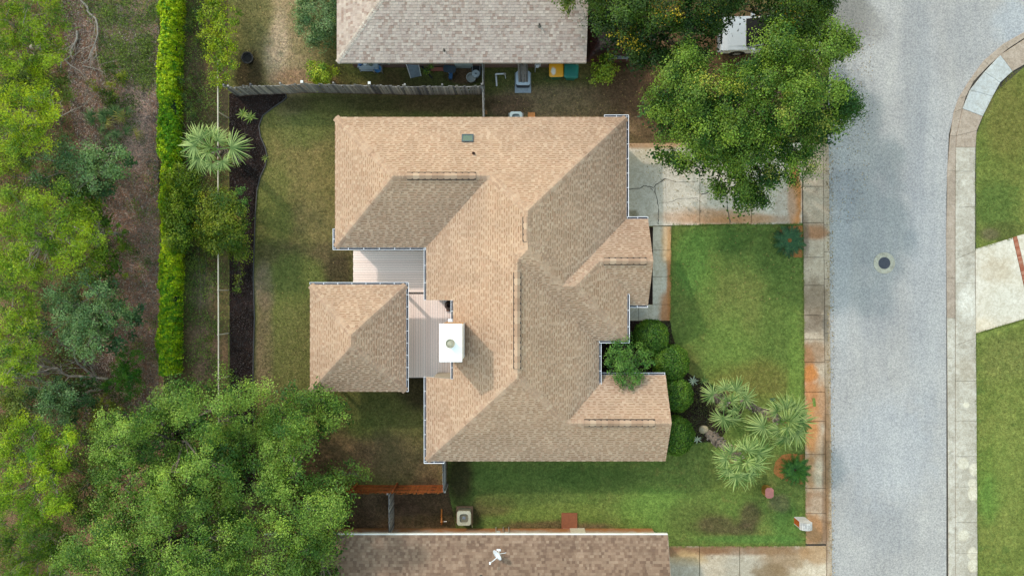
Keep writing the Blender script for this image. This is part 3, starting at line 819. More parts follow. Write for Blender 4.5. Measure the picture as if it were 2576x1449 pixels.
m_gut = simple('#f2f2f6', 0.86, 0.45, 0.04, 3)
m_gutin = simple('#2e2a36', 0.7, 0.8, 0.3, 5)
me_br = {}
def gutter(parent, ax, c, a, b, sgn, z, step=40.0, w=0.125, ends=(True, True)):
    """white eave trough, open to the sky; ax: the axis it runs across, sgn: outward on the plan"""
    wp = w * S
    P = (lambda cc, uu, zz: W(c + sgn*cc, uu, zz)) if ax == 'x' else (lambda cc, uu, zz: W(uu, c + sgn*cc, zz))
    lo, hi = min(a, b), max(a, b)
    prof = [(0.3, z), (0.3, z - .11), (wp * .72, z - .11), (wp, z - .03), (wp, z + .008), (wp - .9, z + .008), (wp - .9, z - .03), (wp * .7, z - .098), (0.7, z - .098), (0.7, z)]
    mb = MB()
    n = len(prof)
    vs = [P(cc, lo, zz) for cc, zz in prof] + [P(cc, hi, zz) for cc, zz in prof]
    fs = [(i, (i+1) % n, n + (i+1) % n, n + i) for i in range(n)]
    mb.add(vs, fs)
    for u in (lo, hi):                          # end plates
        u2 = u + (0.7 if u == lo else -0.7)
        q = [P(cc, uu, zz) for uu in (u, u2) for cc, zz in ((0.3, z), (0.3, z-.11), (wp, z-.11), (wp, z+.008))]
        mb.add(q, [(0, 1, 2, 3), (4, 7, 6, 5), (0, 3, 7, 4), (1, 0, 4, 5), (2, 1, 5, 6), (3, 2, 6, 7)])
    g = mb.build('gutter', m_gut, parent)
    dirt = MB()  # dark bed: dirt, plus the shade of the deep trough put into its colour
    dirt.add([P(cc, uu, zz) for uu in (lo + .8, hi - .8) for cc, zz in ((0.75, z - .09), (wp - 1.0, z - .06))] , [(0, 1, 3, 2)])
    dirt.build('gutter_bed', m_gutin, g)
    k = max(1, int(round((hi - lo) / step)))
    for i in range(1, k):
        u = lo + (hi - lo) * i / k
        bb = MB()
        q = [P(cc, u + du, zz) for du in (-.55, .55) for cc, zz in ((0.2, z - .004), (0.2, z + .012), (wp, z + .012), (wp, z - .004))]
        bb.add(q, [(0, 1, 2, 3), (4, 7, 6, 5), (0, 4, 5, 1), (1, 5, 6, 2), (2, 6, 7, 3), (3, 7, 4, 0)])
        bb.build('gutter_hanger', m_gut, g)
    return g

def walls(name, poly, z0, z1, mat, parent, th=0.15):
    """a closed run of walls, open at the top"""
    outer = [W(*p) for p in poly]; inner = [W(*p) for p in inset(poly, th * S)]
    n = len(poly)
    vs = [(q.x, q.y, z) for z in (z0, z1) for q in outer] + [(q.x, q.y, z) for z in (z0, z1) for q in inner]
    fs = []
    for i in range(n):
        j = (i + 1) % n
        fs += [(i, j, n+j, n+i), (2*n+j, 2*n+i, 3*n+i, 3*n+j), (n+i, n+j, 3*n+j, 3*n+i)]
    mb = MB(); mb.add(vs, fs)
    return mb.build(name, mat, parent)

# ---- the tan house in the middle
m_tan = island_mat('tan_shingle', [lin('#cda98e', .57), lin('#d8b79c', .57), lin('#d2b196', .57), lin('#debfa4', .57), lin('#caa58a', .57)], 0.95, 55, (0.90, 1.05), gap=(.74, .70, .65, 1))  # gap tint puts the shadow dashes into the shingle colour
m_tancap = island_mat('tan_cap_shingle', [lin('#c4a28a', .58), lin('#d4b59b', .58), lin('#b99880', .58), lin('#d9bca2', .58), lin('#b2917a', .58)], 0.95, 55, (0.95, 1.05))
m_vent = simple('#241d1e', 0.8, 0.8, 0.2, 5)  # near black so the base edges paint in the shadow gap along each vent
m_deckboard = simple('#6a5a48', 0.6, 0.9)
m_white = simple('#ece8e2', 0.72, 0.55, 0.05, 4)
m_siding = simple('#cfc0a8', 0.62, 0.7, 0.08, 3)
E0 = 2.55; SL = 0.7
WX, NY, EX, SY = 1084.3, 319.4, 1559.7, 1135.0
pW0 = ('x', WX, 1, E0, SL); pN0 = ('y', NY, 1, E0, SL); pEA = ('x', EX, -1, E0, SL); pSG = ('y', 848.0, -1, 3.05, SL); pEG = ('x', 1558.3, -1, 3.05, SL)
pND = ('y', 560.9, 1, E0, SL); pSD = ('y', 765.5, -1, E0, SL); pEB = ('x', 1492.9, -1, 2.9, SL); pS0 = ('y', SY, -1, E0, SL); pNC = ('y', 930.6, 1, E0, SL)
pSE = ('y', 628.8, -1, E0, SL); pWE = ('x', 868.2, 1, E0, SL)
NX, NYA, NYB = 1151.8, 753.0, 935.0            # the recess by the chimney
roof = Roof([
    ([pN0, pEA, pW0, pSG], [(WX, NY, EX, NYA), (NX, NYA, EX, 848.0)]),
    ([pND, pEG, pSG, pW0], [(1200, 560.9, 1558.3, 848.0)]),
    ([pND, pSD], [(1300, 560.9, 1610.6, 765.5)]),
    ([pW0, pEB, pS0], [(WX, 640, 1492.9, NYA), (NX, NYA, 1492.9, NYB), (WX, NYB, 1492.9, SY)]),
    ([pNC, pS0], [(1300, 930.6, 1652.3, SY)]),
    ([pN0, pSE, pWE], [(868.2, NY, 1290, 628.8)])])
house = wempty('house', W(1320, 720), 'large tan shingled house with several hips and gables in the middle', 'house')
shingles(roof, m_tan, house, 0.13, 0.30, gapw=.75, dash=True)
sheathing(roof, m_deckboard, house, m_white)
wall_pts = [(886, 337), (1542, 337), (1542, 579), (1592, 579), (1592, 748), (1541, 748), (1541, 831), (1476, 831), (1476, 948), (1634, 948), (1634, 1117), (1102, 1117), (1102, 935), (1170, 935), (1170, 753), (1102, 753), (1102, 611), (886, 611)]
walls('wall', wall_pts, 0, 2.45, m_siding, house)
MB().box(W(1169, 936, 2.4), W(1176, 752, 3.66)).build('recess_wall', m_siding, house)
gab = MB()                                     # gable end fields under the two gables on the street side
for x, y0, y1 in ((1604, 562, 764.5), (1646, 932, 1133.5)):
    ym = (y0 + y1) / 2; zt = E0 + SL * (y1 - y0) / 2 / S - .02
    gab_ = MB(); q = [W(x, y0, E0 - .1), W(x, y1, E0 - .1), W(x, ym, zt), W(x - 5, y0, E0 - .1), W(x - 5, y1, E0 - .1), W(x - 5, ym, zt)]
    gab_.add(q, [(0, 1, 2), (5, 4, 3), (0, 3, 4, 1), (1, 4, 5, 2), (2, 5, 3, 0)]); gab_.build('gable_field', m_white, house)
edge_board(roof, [
    (868.2, NY, EX, NY, 0, 1), (EX, NY, EX, 560.9, -1, 0), (EX, 560.9, 1610.6, 560.9, 0, 1), (1610.6, 560.9, 1610.6, 765.5, -1, 0), (1560, 765.5, 1610.6, 765.5, 0, -1),
    (1558.3, 725, 1558.3, 848, -1, 0), (1493, 848, 1558.3, 848, 0, -1), (1492.9, 848, 1492.9, 955, -1, 0), (1493, 930.6, 1652.3, 930.6, 0, 1), (1652.3, 930.6, 1652.3, SY, -1, 0),
    (WX, SY, 1652.3, SY, 0, -1), (WX, NYB, WX, SY, 1, 0), (WX, NYB, NX, NYB, 0, 1), (NX, NYA, NX, NYB, 1, 0), (WX, NYA, NX, NYA, 0, -1), (WX, 628.8, WX, NYA, 1, 0),
    (868.2, 628.8, WX, 628.8, 0, -1), (868.2, NY, 868.2, 628.8, 1, 0)], m_white, house)
def cut_len(x, y): return (x, y)
ZB = E0 + SL * (1299.5 - WX) / S
caps(roof, [
    (EX - 1, NY + 1, 1322, 557.5), (1239, 474, 1322, 557), (869, 320, 1022.9, 474), (869, 628, 1022.9, 474.1), (1022.9, 474.1, 1239, 474.1),
    (1322, 557, 1322, 626), (1557, 847, 1413, 703.5), (1381, 670, 1337, 626), (1337, 626, 1322, 626), (1487.5, 663.2, 1429, 722), (1610, 663.2, 1487.5, 663.2),
    (1299.5, 648, 1299.5, 919.8), (WX + 1, SY - 1, 1299.5, 919.8), (1401.7, 1032.8 - 11, 1299.5, 919.8), (1652, 1032.8, 1400, 1032.8)], m_tancap, house)
for v in ((1053, 474.1, 1207, 474.1), (1319.5, 571, 1319.5, 624), (1299.5, 690, 1299.5, 901), (1498, 663.2, 1595, 663.2), (1453, 1032.8, 1614, 1032.8)):
    ridge_vent(roof, *v, m_tancap, m_vent, house)
Z = E0 + .01
gutter(house, 'y', NY, 1507, EX + 5, -1, Z, 30)
gutter(house, 'x', EX, NY - 5, 556, 1, Z, 36)
gutter(house, 'y', 560.9, EX + 2, 1611, -1, Z, 25)
gutter(house, 'x', 868.2, 584, 634, -1, Z, 25)
gutter(house, 'y', 628.8, 863, WX - 1, 1, Z, 40)
gutter(house, 'x', WX, 630, NYA, -1, Z, 38)
gutter(house, 'x', NX, NYA, 803, -1, 3.63, 25)
gutter(house, 'x', NX, 882, NYB, -1, 3.63, 26)
gutter(house, 'x', WX, NYB, SY + 5, -1, Z, 37)
gutter(house, 'y', SY, WX - 5, 1127, 1, Z, 22)
gutter(house, 'x', 1558.3, 739, 853, 1, 3.06, 45)
gutter(house, 'y', 848, 1493, 1563, 1, 3.06, 36)
gutter(house, 'x', 1492.9, 850, 954, 1, 2.91, 36)
gutter(house, 'y', 930.6, 1498, 1651, -1, Z, 40)
gutter(house, 'y', 765.5, 1560, 1610, 1, Z, 30)
# windows and the garage door of the street side
m_glass = simple('#2b3a44', 0.5, 0.08, 0.1, 2, 0, 0.8)
for x, y0, y1 in ((1634.6, 985, 1085), (1541.6, 765, 815), (1592.6, 600, 630), (1592.6, 690, 730)):
    w_ = MB().box(W(x, y1, .8), W(x + 1.4, y0, 2.0)).build('window', m_white, house)
    MB().box(W(x + 1.2, y1 - 4, .88), W(x + 1.9, y0 + 4, 1.92)).build('pane', m_glass, w_)
gd = MB()
for i in range(4): gd.box(W(1542, 560, .08 + i*.53), W(1544, 370, .08 + i*.53 + .5))
gd.build('garage_door', m_white, house)
# skylight, roof pipe, chimney
sk = W(1185, 386.5)
def on_plane(px0, py0, px1, py1, up, pl=pN0):
    return [W(x, y, Roof.hp(pl, x, y) + up) for x, y in ((px0, py1), (px1, py1), (px1, py0), (px0, py0))]
k1 = on_plane(1171.5, 367, 1198.5, 387, 0.0); k2 = on_plane(1171.5, 367, 1198.5, 387, 0.11)
kf = MB(); kf.add(k1 + k2, [(0, 1, 5, 4), (1, 2, 6, 5), (2, 3, 7, 6), (3, 0, 4, 7)])
i1 = on_plane(1174, 369.5, 1196, 384.5, 0.11); kf.add(k2 + i1, [(0, 1, 5, 4), (1, 2, 6, 5), (2, 3, 7, 6), (3, 0, 4, 7)])
fr = kf.build('skylight', simple('#4a5f6c', 0.6, 0.4, 0.1), house)
kg = MB(); kg.add(on_plane(1174, 369.5, 1196, 384.5, 0.095), [(0, 1, 2, 3)])
kg.build('pane', simple('#1f5a5e', 0.6, 0.12, 0.1, 2, 0, 0.7), fr)
pz = Roof.hp(pN0, 1200, 421)
pv = MB().lathe([(0.11, -.05), (0.10, .03), (0.055, .06), (0.05, .25), (0.038, .25), (0.038, .1)], 14).build('vent_pipe', simple('#5a3a2a', .6, .7), house, W(1200, 418, Roof.hp(pN0, 1200, 418)))
ch = MB().box(W(1135, 880, 0), W(1179, 803.5, 6.62)).build('chimney', simple('#c99a6c', 0.62, 0.8, 0.12, 3), house)
tp = MB()
tp.prism([tuple(W(*p)[:2]) for p in ((1132.6, 882.4), (1181.2, 882.4), (1181.2, 801), (1132.6, 801))], 6.6, 6.76)
tp.prism([tuple(W(*p)[:2]) for p in ((1132.6, 882.4), (1181.2, 882.4), (1181.2, 801), (1132.6, 801))], 6.76, 6.82, [tuple(W(*p)[:2]) for p in ((1152, 851), (1164, 851), (1164, 833), (1152, 833))])
cp = tp.build('chimney_cap', simple('#f4f5f8', 0.9, 0.35, 0.03, 2), ch)
MB().box(W(1179, 879.5, 4.4), W(1180.6, 804, 6.6)).build('flashing', simple('#e8ecf0', .85, .4, .04), ch)
MB().lathe([(0.2, 0), (0.2, .30), (0.225, .30), (0.225, .36), (0.19, .36), (0.19, .31), (0.05, .34), (0.0, .34)], 28).build('flue_pipe', simple('#b9b39a', .6, .5, .25, 5), ch, W(1157, 842, 6.8))
ds = MB(); ds.tube([W(1146, 806, 3.55), W(1146, 800, 3.3), W(1146, 800, .4)], 0.045, 8); ds.build('downspout', m_gut, house)
MB().box(W(1140, 803, 3.52), W(1150, 796, 3.62)).build('downspout_elbow', m_gut, house)

# ---- the pavilion on the deck
GX0, GX1, GY0, GY1 = 808.8, 1037.0, 716.5, 970.2
groof = Roof([([('x', GX0, 1, E0, SL), ('x', GX1, -1, E0, SL), ('y', GY0, 1, E0, SL), ('y', GY1, -1, E0, SL)], [(GX0, GY0, GX1, GY1)])])
pav = wempty('pavilion', W(923, 843), 'square tan shingled pavilion with a hipped roof beside the deck', 'pavilion')
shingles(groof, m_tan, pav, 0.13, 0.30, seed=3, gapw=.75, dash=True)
sheathing(groof, m_deckboard, pav, m_white)
edge_board(groof, [(GX0, GY0, GX1, GY0, 0, 1), (GX1, GY0, GX1, GY1, -1, 0), (GX0, GY1, GX1, GY1, 0, -1), (GX0, GY0, GX0, GY1, 1, 0)], m_white, pav)
hw = (GX1 - GX0) / 2; gm = (GX0 + GX1) / 2
caps(groof, [(GX0 + 1, GY0 + 1, gm, GY0 + hw), (GX1 - 1, GY0 + 1, gm, GY0 + hw), (GX0 + 1, GY1 - 1, gm, GY1 - hw), (GX1 - 1, GY1 - 1, gm, GY1 - hw), (gm, GY1 - hw, gm, GY0 + hw)], m_tancap, pav)
gutter(pav, 'y', GY0, GX0 - 1, GX1 + 5, -1, Z, 36)
gutter(pav, 'x', GX1, GY0 - 5, GY1, 1, Z, 29)
m_post = simple('#d8cfc2', 0.62, 0.7)
for x in (828, 922, 1018):
    for y in (736, 843, 950):
        if x == 922 and y == 843: continue
        p = MB().box(W(x - 3, y + 3, 0), W(x + 3, y - 3, 2.42)).build('post', m_post, pav)
        b_ = MB()
        for dx, dy in ((1, 0), (-1, 0), (0, 1), (0, -1)):
            if not (GX0 < x + dx*40 < GX1 and GY0 < y + dy*40 < GY1): continue
            b_.tube([W(x, y, 1.75), W(x + dx*29, y + dy*29, 2.40)], 0.045, 4)
            b_.tube([W(x + dx*10, y + dy*10, 2.40), W(x + dx*10, y + dy*10, 1.98)], 0.03, 4)
        b_.build('brace', m_post, p)

# ---- the deck: every board a part
deck = wempty('deck', W(1030, 780), 'pale greyish wooden plank deck between the pavilion and the tan house', 'deck')
t = NT('deck_board')
r = nd(t.t, 'ShaderNodeObjectInfo').outputs['Random']
col = t.mix(r, lin('#eed8cc', 1.0), lin('#f6e4da', 1.0))
g = t.noise(3.0, 5, .7, 0, t.scaled((6, 6, 1)))
col = t.mix(1.0, col, t.mix(t.step(g, .3, .7), (.88, .87, .86, 1), (1.08, 1.08, 1.08, 1)), 'MULTIPLY')
m_dboard = t.out(col, 0.75, t.bump(g, .15, .004), 0, .25)
DZ = 0.34
y = 632.0
while y < 735:                                  # boards running east-west
    MB().box(W(891.5 + random.uniform(-.4, .4), y + 5.55, DZ - .03), W(1100, y, DZ)).build('plank', m_dboard, deck); y += 6.02
x = 1000.0
while x < 1168:                                 # boards running north-south
    MB().box(W(x, 948, DZ - .03), W(x + 5.55, 735.4, DZ)).build('plank', m_dboard, deck); x += 6.02
MB().box(W(893, 734, 0), W(1100, 634, DZ - .04)).build('skirt', simple('#8a7d74', .6, .9), deck)
MB().box(W(1000, 946, 0), W(1166, 735, DZ - .042)).build('skirt', simple('#8a7d74', .6, .9), deck)
MB().box(W(822, 956, 0), W(998, 730, .12)).build('floor_slab', concrete_mat('slab_concrete', '#b0aaa0', '#bab4aa', []), pav)

# ---- the house above: grey-brown shingles
m_grey = island_mat('grey_shingle', [lin('#ae9486', .60), lin('#bea99e', .60), lin('#cfbcb0', .60), lin('#c3b0a4', .60), lin('#dac8ba', .60), lin('#b9a598', .60)], 0.95, 50, (0.95, 1.05))
m_greycap = island_mat('grey_cap_shingle', [lin('#b8a89c', .62), lin('#cabcae', .62), lin('#d8ccbe', .62)], 0.95, 50, (0.95, 1.05))
UX0, UX1, UY1 = 872.0, 1464.5, 190.0
uroof = Roof([([('y', UY1, -1, 2.5, .38), ('y', -330.0, 1, 2.5, .38), ('x', UX0, 1, 2.5, .44)], [(UX0, -330, UX1, UY1)])])
uh = wempty('house', W(1168, -70), 'house with a speckled grey brown shingle roof above the wooden fence', 'house')
shingles(uroof, m_grey, uh, 0.11, 0.23, 0.147, 0.022, 5)
sheathing(uroof, m_deckboard, uh, simple('#d8d4cc', .6, .7))
edge_board(uroof, [(UX0, UY1, UX1, UY1, 0, -1), (UX0, -330, UX0, UY1, 1, 0), (UX1, -330, UX1, UY1, -1, 0)], simple('#d6cfc6', .62, .6), uh)
caps(uroof, [(UX0 + 1, UY1 - 1, UX0 + 226, UY1 - 260)], m_greycap, uh, 0.14, 0.13)
def brick_mat(name, a, b, mort, sx=1.0, stain=None):
    t = NT(name)
    x = t.xyz()
    u = t.math('ADD', x[0], x[1])
    vec = nd(t.t, 'ShaderNodeCombineXYZ', {0: u, 1: x[2], 2: 0.0}).outputs[0]
    br = nd(t.t, 'ShaderNodeTexBrick', {'Vector': vec, 'Color1': a, 'Color2': b, 'Mortar': mort, 'Scale': 1.0, 'Mortar Size': 0.008, 'Brick Width': 0.21, 'Row Height': 0.075})
    c = br.outputs['Color']
    if stain:
        for h, lo, hi, k in stain:
            nn = t.noise(1.1, 5, .7)
            m_ = t.math('MULTIPLY', t.step(t.math('ADD', x[2], t.math('MULTIPLY', nn, 2.2)), hi, lo), k)
            c = t.mix(m_, c, h)
    c = t.mix(1.0, c, t.mix(t.noise(8, 4), (.75,) * 3 + (1,), (1.2,) * 3 + (1,)), 'MULTIPLY')
    return t.out(c, .9, t.bump(br.outputs['Fac'], .5, -.01), 0, .2)
m_ubrick = brick_mat('red_brick', lin('#8d6656', F), lin('#a97c6a', F), lin('#a89a8e', F))
walls('wall', [(892, -310), (1446, -310), (1446, 171), (892, 171)], 0, 2.4, m_ubrick, uh)
def roof_pipe(rf, pl, x, y, parent, h='#6a655e', rad=.05):
    MB().lathe([(rad*2.4, -.04), (rad*2, .02), (rad, .05), (rad, .25), (rad*.75, .25), (rad*.75, .05)], 14).build('vent_pipe', simple(h, .6, .6), parent, W(x, y, Roof.hp(pl, x, y)))
upl = uroof.c[0][0][0]
roof_pipe(uroof, upl, 1352, 112, uh); roof_pipe(uroof, upl, 1128, 164, uh, '#5a544c', .035)
for x0, x1, z0, z1 in ((948, 986, .75, 1.95), (1146, 1190, .02, 2.05)):
    wn = MB().box(W(x0, 172.6, z0), W(x1, 170.8, z1)).build('window' if z0 > .5 else 'door', simple('#c9d2cc', .62, .5), uh)
    if z0 > .5: MB().box(W(x0 + 3, 173.2, z0 + .08), W(x1 - 3, 172.4, z1 - .08)).build('pane', m_glass, wn)

# ---- the house below: brown shingles, rust-stained wall
m_brown = island_mat('brown_shingle', [lin('#8a6f5e', .55), lin('#a0836f', .55), lin('#b0937d', .55), lin('#a58873', .55), lin('#bb9f88', .55), lin('#9a7d69', .55), lin('#907564', .55)], 0.95, 50, (0.86, 1.06))
LX0, LX1, LY0 = 700.0, 1657.7, 1309.8
lroof = Roof([([('y', LY0, 1, 2.5, .38), ('y', 1830.0, -1, 2.5, .38)], [(LX0, LY0, LX1, 1830)])])
lh = wempty('house', W(1180, 1570), 'house with a mottled brown shingle roof and white drip edge below the side lawn', 'house')
shingles(lroof, m_brown, lh, 0.10, 0.22, 0.148, 0.024, 9)
sheathing(lroof, m_deckboard, lh, m_white)
edge_board(lroof, [(LX0, LY0, LX1, LY0, 0, 1)], simple('#f0eee8', .8, .5, .1, 3), lh, 0.2, 0.045, 'fascia', 14, 0.03, True)
edge_board(lroof, [(LX1, LY0, LX1, 1830, -1, 0), (LX0, LY0, LX0, 1830, 1, 0)], simple('#c0ac98', .6, .7, .1), lh, 0.2, 0.02, 'barge_board', 14, 0.004, True)
m_lwall = brick_mat('rusty_white_brick', lin('#d9cfc0', F), lin('#e6ddd0', F), lin('#b8ac9c', F), 1, [(lin('#c07a34', F), 1.2, 2.6, .9), (lin('#9c5a24', F), .2, 1.6, .7)])
walls('wall', [(720, 1328), (1640, 1328), (1640, 1812), (720, 1812)], 0, 2.42, m_lwall, lh)
MB().box(W(1433, 1328.2, .05), W(1470, 1326.6, 2.1)).build('door', simple('#e8dcc0', .7, .5), lh)
MB().box(W(890, 1328.2, .9), W(975, 1326.4, 2.2)).build('window', simple('#d4dce0', .7, .3), lh)
roof_pipe(lroof, lroof.c[0][0][0], 1216, 1398, lh, '#3a3836', .05)
# ------------------------------------------------------------------ fences
def wood_mat(name, cols, stain=None):
    t = NT(name)
    r = nd(t.t, 'ShaderNodeObjectInfo').outputs['Random']
    ramp = nd(t.t, 'ShaderNodeValToRGB', {0: r}); e = ramp.color_ramp.elements
    while len(e) < len(cols): e.new(.5)
    for i, c in enumerate(cols): e[i].position = i / (len(cols) - 1); e[i].color = lin(c, F)
    c = ramp.outputs[0]
    x = t.xyz()
    if stain:
        for h, lo, hi in stain:
            n = t.noise(1.7, 4, .6)
            c = t.mix(t.step(t.math('ADD', x[2], t.math('MULTIPLY', n, .5)), hi, lo), c, lin(h, F))
    g = t.noise(5.0, 6, .75, 0, t.scaled((6, 6, .7)))
    c = t.mix(1.0, c, t.mix(t.step(g, .25, .75), (.62, .62, .63, 1), (1.25, 1.25, 1.24, 1)), 'MULTIPLY')
    return t.out(c, .9, t.bump(g, .3, .01), 0, .15)
m_greywood = wood_mat('weathered_picket', ['#6e6c6c', '#b8b2ac', '#8a8683', '#cac2b8', '#5e5e64', '#a8a29c'], [('#6a4028', .1, .6)])
m_palewood = wood_mat('pale_weathered_picket', ['#a8a49e', '#8f8c88', '#b4b0a8'])
m_rustwood = wood_mat('orange_stained_picket', ['#8e4f22', '#a3602c', '#7c4420', '#9a5a2a'])
m_redwood = wood_mat('red_brown_rail', ['#9a5028', '#a85c30'])

def fence(label, pts, h, mat, rail_mat, post_mat, face=1, pw=0.138, rails=(.35, 1.0, 1.65), post_top=0.0, post_every=2.4, cap=None, hvar=.04):
    """pickets on one side of posts and rails; pts on the plan; face: which side the pickets are on"""
    P = [W(*p) for p in pts]
    f = wempty('wooden_fence', P[0], label, 'fence')
    mes = []
    for k in range(3):
        me = MB().box((-pw/2 + .008, -.009, 0), (pw/2 - .008, .009, h + (-hvar, 0, hvar)[k])).mesh('picket'); me.materials.append(mat); mes.append(me)
    run = 0
    for i in range(len(P) - 1):
        a, b = P[i], P[i + 1]; d = b - a; L = d.length; n = max(1, int(L / pw)); ang = math.atan2(d.y, d.x); nr = Vector((-d.y, d.x, 0)).normalized() * face
        for j in range(n):
            p = a + d * ((j + .5) / n)
            link('picket', random.choice(mes), None, f, p + nr * random.uniform(.0, .012), (random.gauss(0, .012), random.gauss(0, .012), ang))
        for z in rails:
            r_ = MB(); q0, q1 = a - nr * .035, b - nr * .035
            r_.tube([q0 + Vector((0, 0, z)), q1 + Vector((0, 0, z))], .036, 4); r_.build('rail', rail_mat, f)
        m = max(1, round(L / post_every))
        for j in range(m + (1 if i == len(P) - 2 else 0)):
            p = a + d * (j / m) - nr * .10
            po = MB().box((p.x - .045, p.y - .045, 0), (p.x + .045, p.y + .045, h - .06 + post_top)).build('post', post_mat, f)
            if cap and random.random() < .14: MB().box((p.x - .07, p.y - .07, h - .06 + post_top), (p.x + .07, p.y + .07, h + post_top)).build('post_cap', cap, po)
    return f
gy = lambda px, py, h: (CX + (px - CX) * (H - h) / H, CY + (py - CY) * (H - h) / H)
top_f = [(593, 240.5), (605, 243), (659, 239), (730, 236.5), (783, 234), (858, 235.7), (945, 237), (1030, 239.7), (1120, 240), (1215, 238.8)]
fence('grey weathered picket fence running along the top of the back yard', top_f, 1.98, m_greywood, m_greywood, m_greywood, -1, post_top=.08, cap=simple('#e6e4de', .7, .6))
fence('short pale picket fence crossing from the long fence to the tan house', [(1218, 172), (1218.5, 240), (1220, 318)], 1.8, m_palewood, m_palewood, m_palewood, 1)
fence('rust brown picket fence with rails towards the yard, below the pavilion', [(820, 1218), (900, 1219), (1000, 1219.5), (1120, 1219)], 1.87, m_rustwood, m_redwood, m_redwood, -1, post_top=.03)
fence('short grey picket fence between the rust brown fence and the tan house corner', [(1121, 1217), (1120.5, 1119)], 1.85, m_palewood, m_greywood, m_greywood, 1)
fence('slatted blue grey fence between the rust brown fence and the lower house', [(991, 1222), (992, 1324)], 1.85, m_greywood, m_greywood, m_greywood, 1)
m_coping = simple('#d8d6d0', .7, .6, .15, 5)
# chain link along the woods
clf = wempty('chain_link_fence', W(575, 640), 'long thin chain link fence with a pale top rail beside the mulch bed', 'fence')
CH = 1.65
m_pipe = simple('#d3c7b2', .75, .5, .15, 2)
m_wire = simple('#4c4a48', .6, .5, .1)
mb = MB(); mb.tube([W(575, 180, CH), W(575.5, 420, CH), W(576, 700, CH - .01), W(577, 1010, CH), W(577, 1460, CH)], .036, 8); mb.build('top_rail', m_pipe, clf)
for y in range(190, 1460, 108):
    MB().tube([W(575.6, y, 0), W(575.6, y, CH + .04)], .032, 8).build('post', m_pipe, clf)
wv, wf = [], []
y0w, y1w = W(575, 1460).y, W(575, 180).y
xw = W(575, 700).x; n_w = int((y1w - y0w) / .12); th = .0016
for i in range(-14, n_w):
    for sg in (1, -1):
        ya, yb = y0w + i * .12, y0w + i * .12 + CH
        if sg < 0: ya, yb = yb, ya
        b = len(wv)
        for (yy, zz) in ((ya, .03), (yb, CH - .02)):
            wv += [(xw - th, yy - th, zz), (xw + th, yy - th, zz), (xw, yy + th, zz)]
        wf += [(b, b+1, b+4, b+3), (b+1, b+2, b+5, b+4), (b+2, b, b+3, b+5)]
o = MB(); o.v, o.f = wv, wf
tag(o.build('wire_mesh', m_wire, clf), kind='stuff')
# edging strip of the long mulch bed
ed = MB()
pts = bed_edge
for i in range(len(pts) - 1):
    a, b = W(*pts[i]), W(*pts[i+1]); d = (b - a).normalized(); nr = Vector((-d.y, d.x, 0)) * .025
    vs = [a - nr, b - nr, b + nr, a + nr]
    ed.add([(v.x, v.y, 0) for v in vs] + [(v.x, v.y, .09) for v in vs], [(4, 5, 6, 7), (0, 1, 5, 4), (2, 3, 7, 6)])
tag(ed.build('bed_edging', simple('#4c4844', .6, .6, .2), None), 'black plastic edging curving between the long mulch bed and the back lawn', 'edging')

# ------------------------------------------------------------------ yard things
def bin_(loc, rz, lid_m, body_m, label):
    b = empty('wheelie_bin', loc, label, 'bin', None, rz)
    MB().prism(rrect(.5, .56, .07), 0.06, .98, rrect(.70, .72, .08)).build('body', body_m, b)
    MB().prism(rrect(.78, .80, .09), .97, 1.01, rrect(.80, .82, .1)).build('rim', body_m, b)
    l = MB(); l.prism(rrect(.80, .78, .1), 1.012, 1.05); l.prism(rrect(.80, .78, .1), 1.05, 1.10, rrect(.70, .66, .12)); l.build('lid', lid_m, b)
    MB().tube([(-.30, .42, .97), (-.30, .50, .97), (.30, .50, .97), (.30, .42, .97)], .02, 8).build('handle', body_m, b)
    for sx in (-1, 1):
        w_ = MB(); w_.tube([(sx*.24, .27, .11), (sx*.31, .27, .11)], .11, 14); w_.build('wheel', simple('#1c1c1e', .6, .8), b)
    return b
t = NT('yellow_lid')
c = t.mix(t.ellipse(tuple(G(1392, 180, 1.1)[:2]), (.13, .2), .9, .6, 5), lin('#f0a818', .68), lin('#f2ead8', .7))
m_ylid = t.out(c, .45, None, 0, .5)
m_gbin = simple('#1f6a4c', .6, .5, .1); m_tbin = simple('#1c7a6c', .62, .45, .15, 3)
bin_(G(1399.5, 176.5, 1.08) * Vector((1, 1, 0)) if False else Vector((*G(1399.5, 176.5, 1.08)[:2], 0.02)), 0.02, m_ylid, m_gbin, 'wheelie bin with a bright yellow lid beside the grey brown house')
bin_(Vector((*G(1437.5, 178.5, 1.08)[:2], 0.02)), -0.04, m_tbin, m_tbin, 'all green wheelie bin right of the yellow lidded bin')

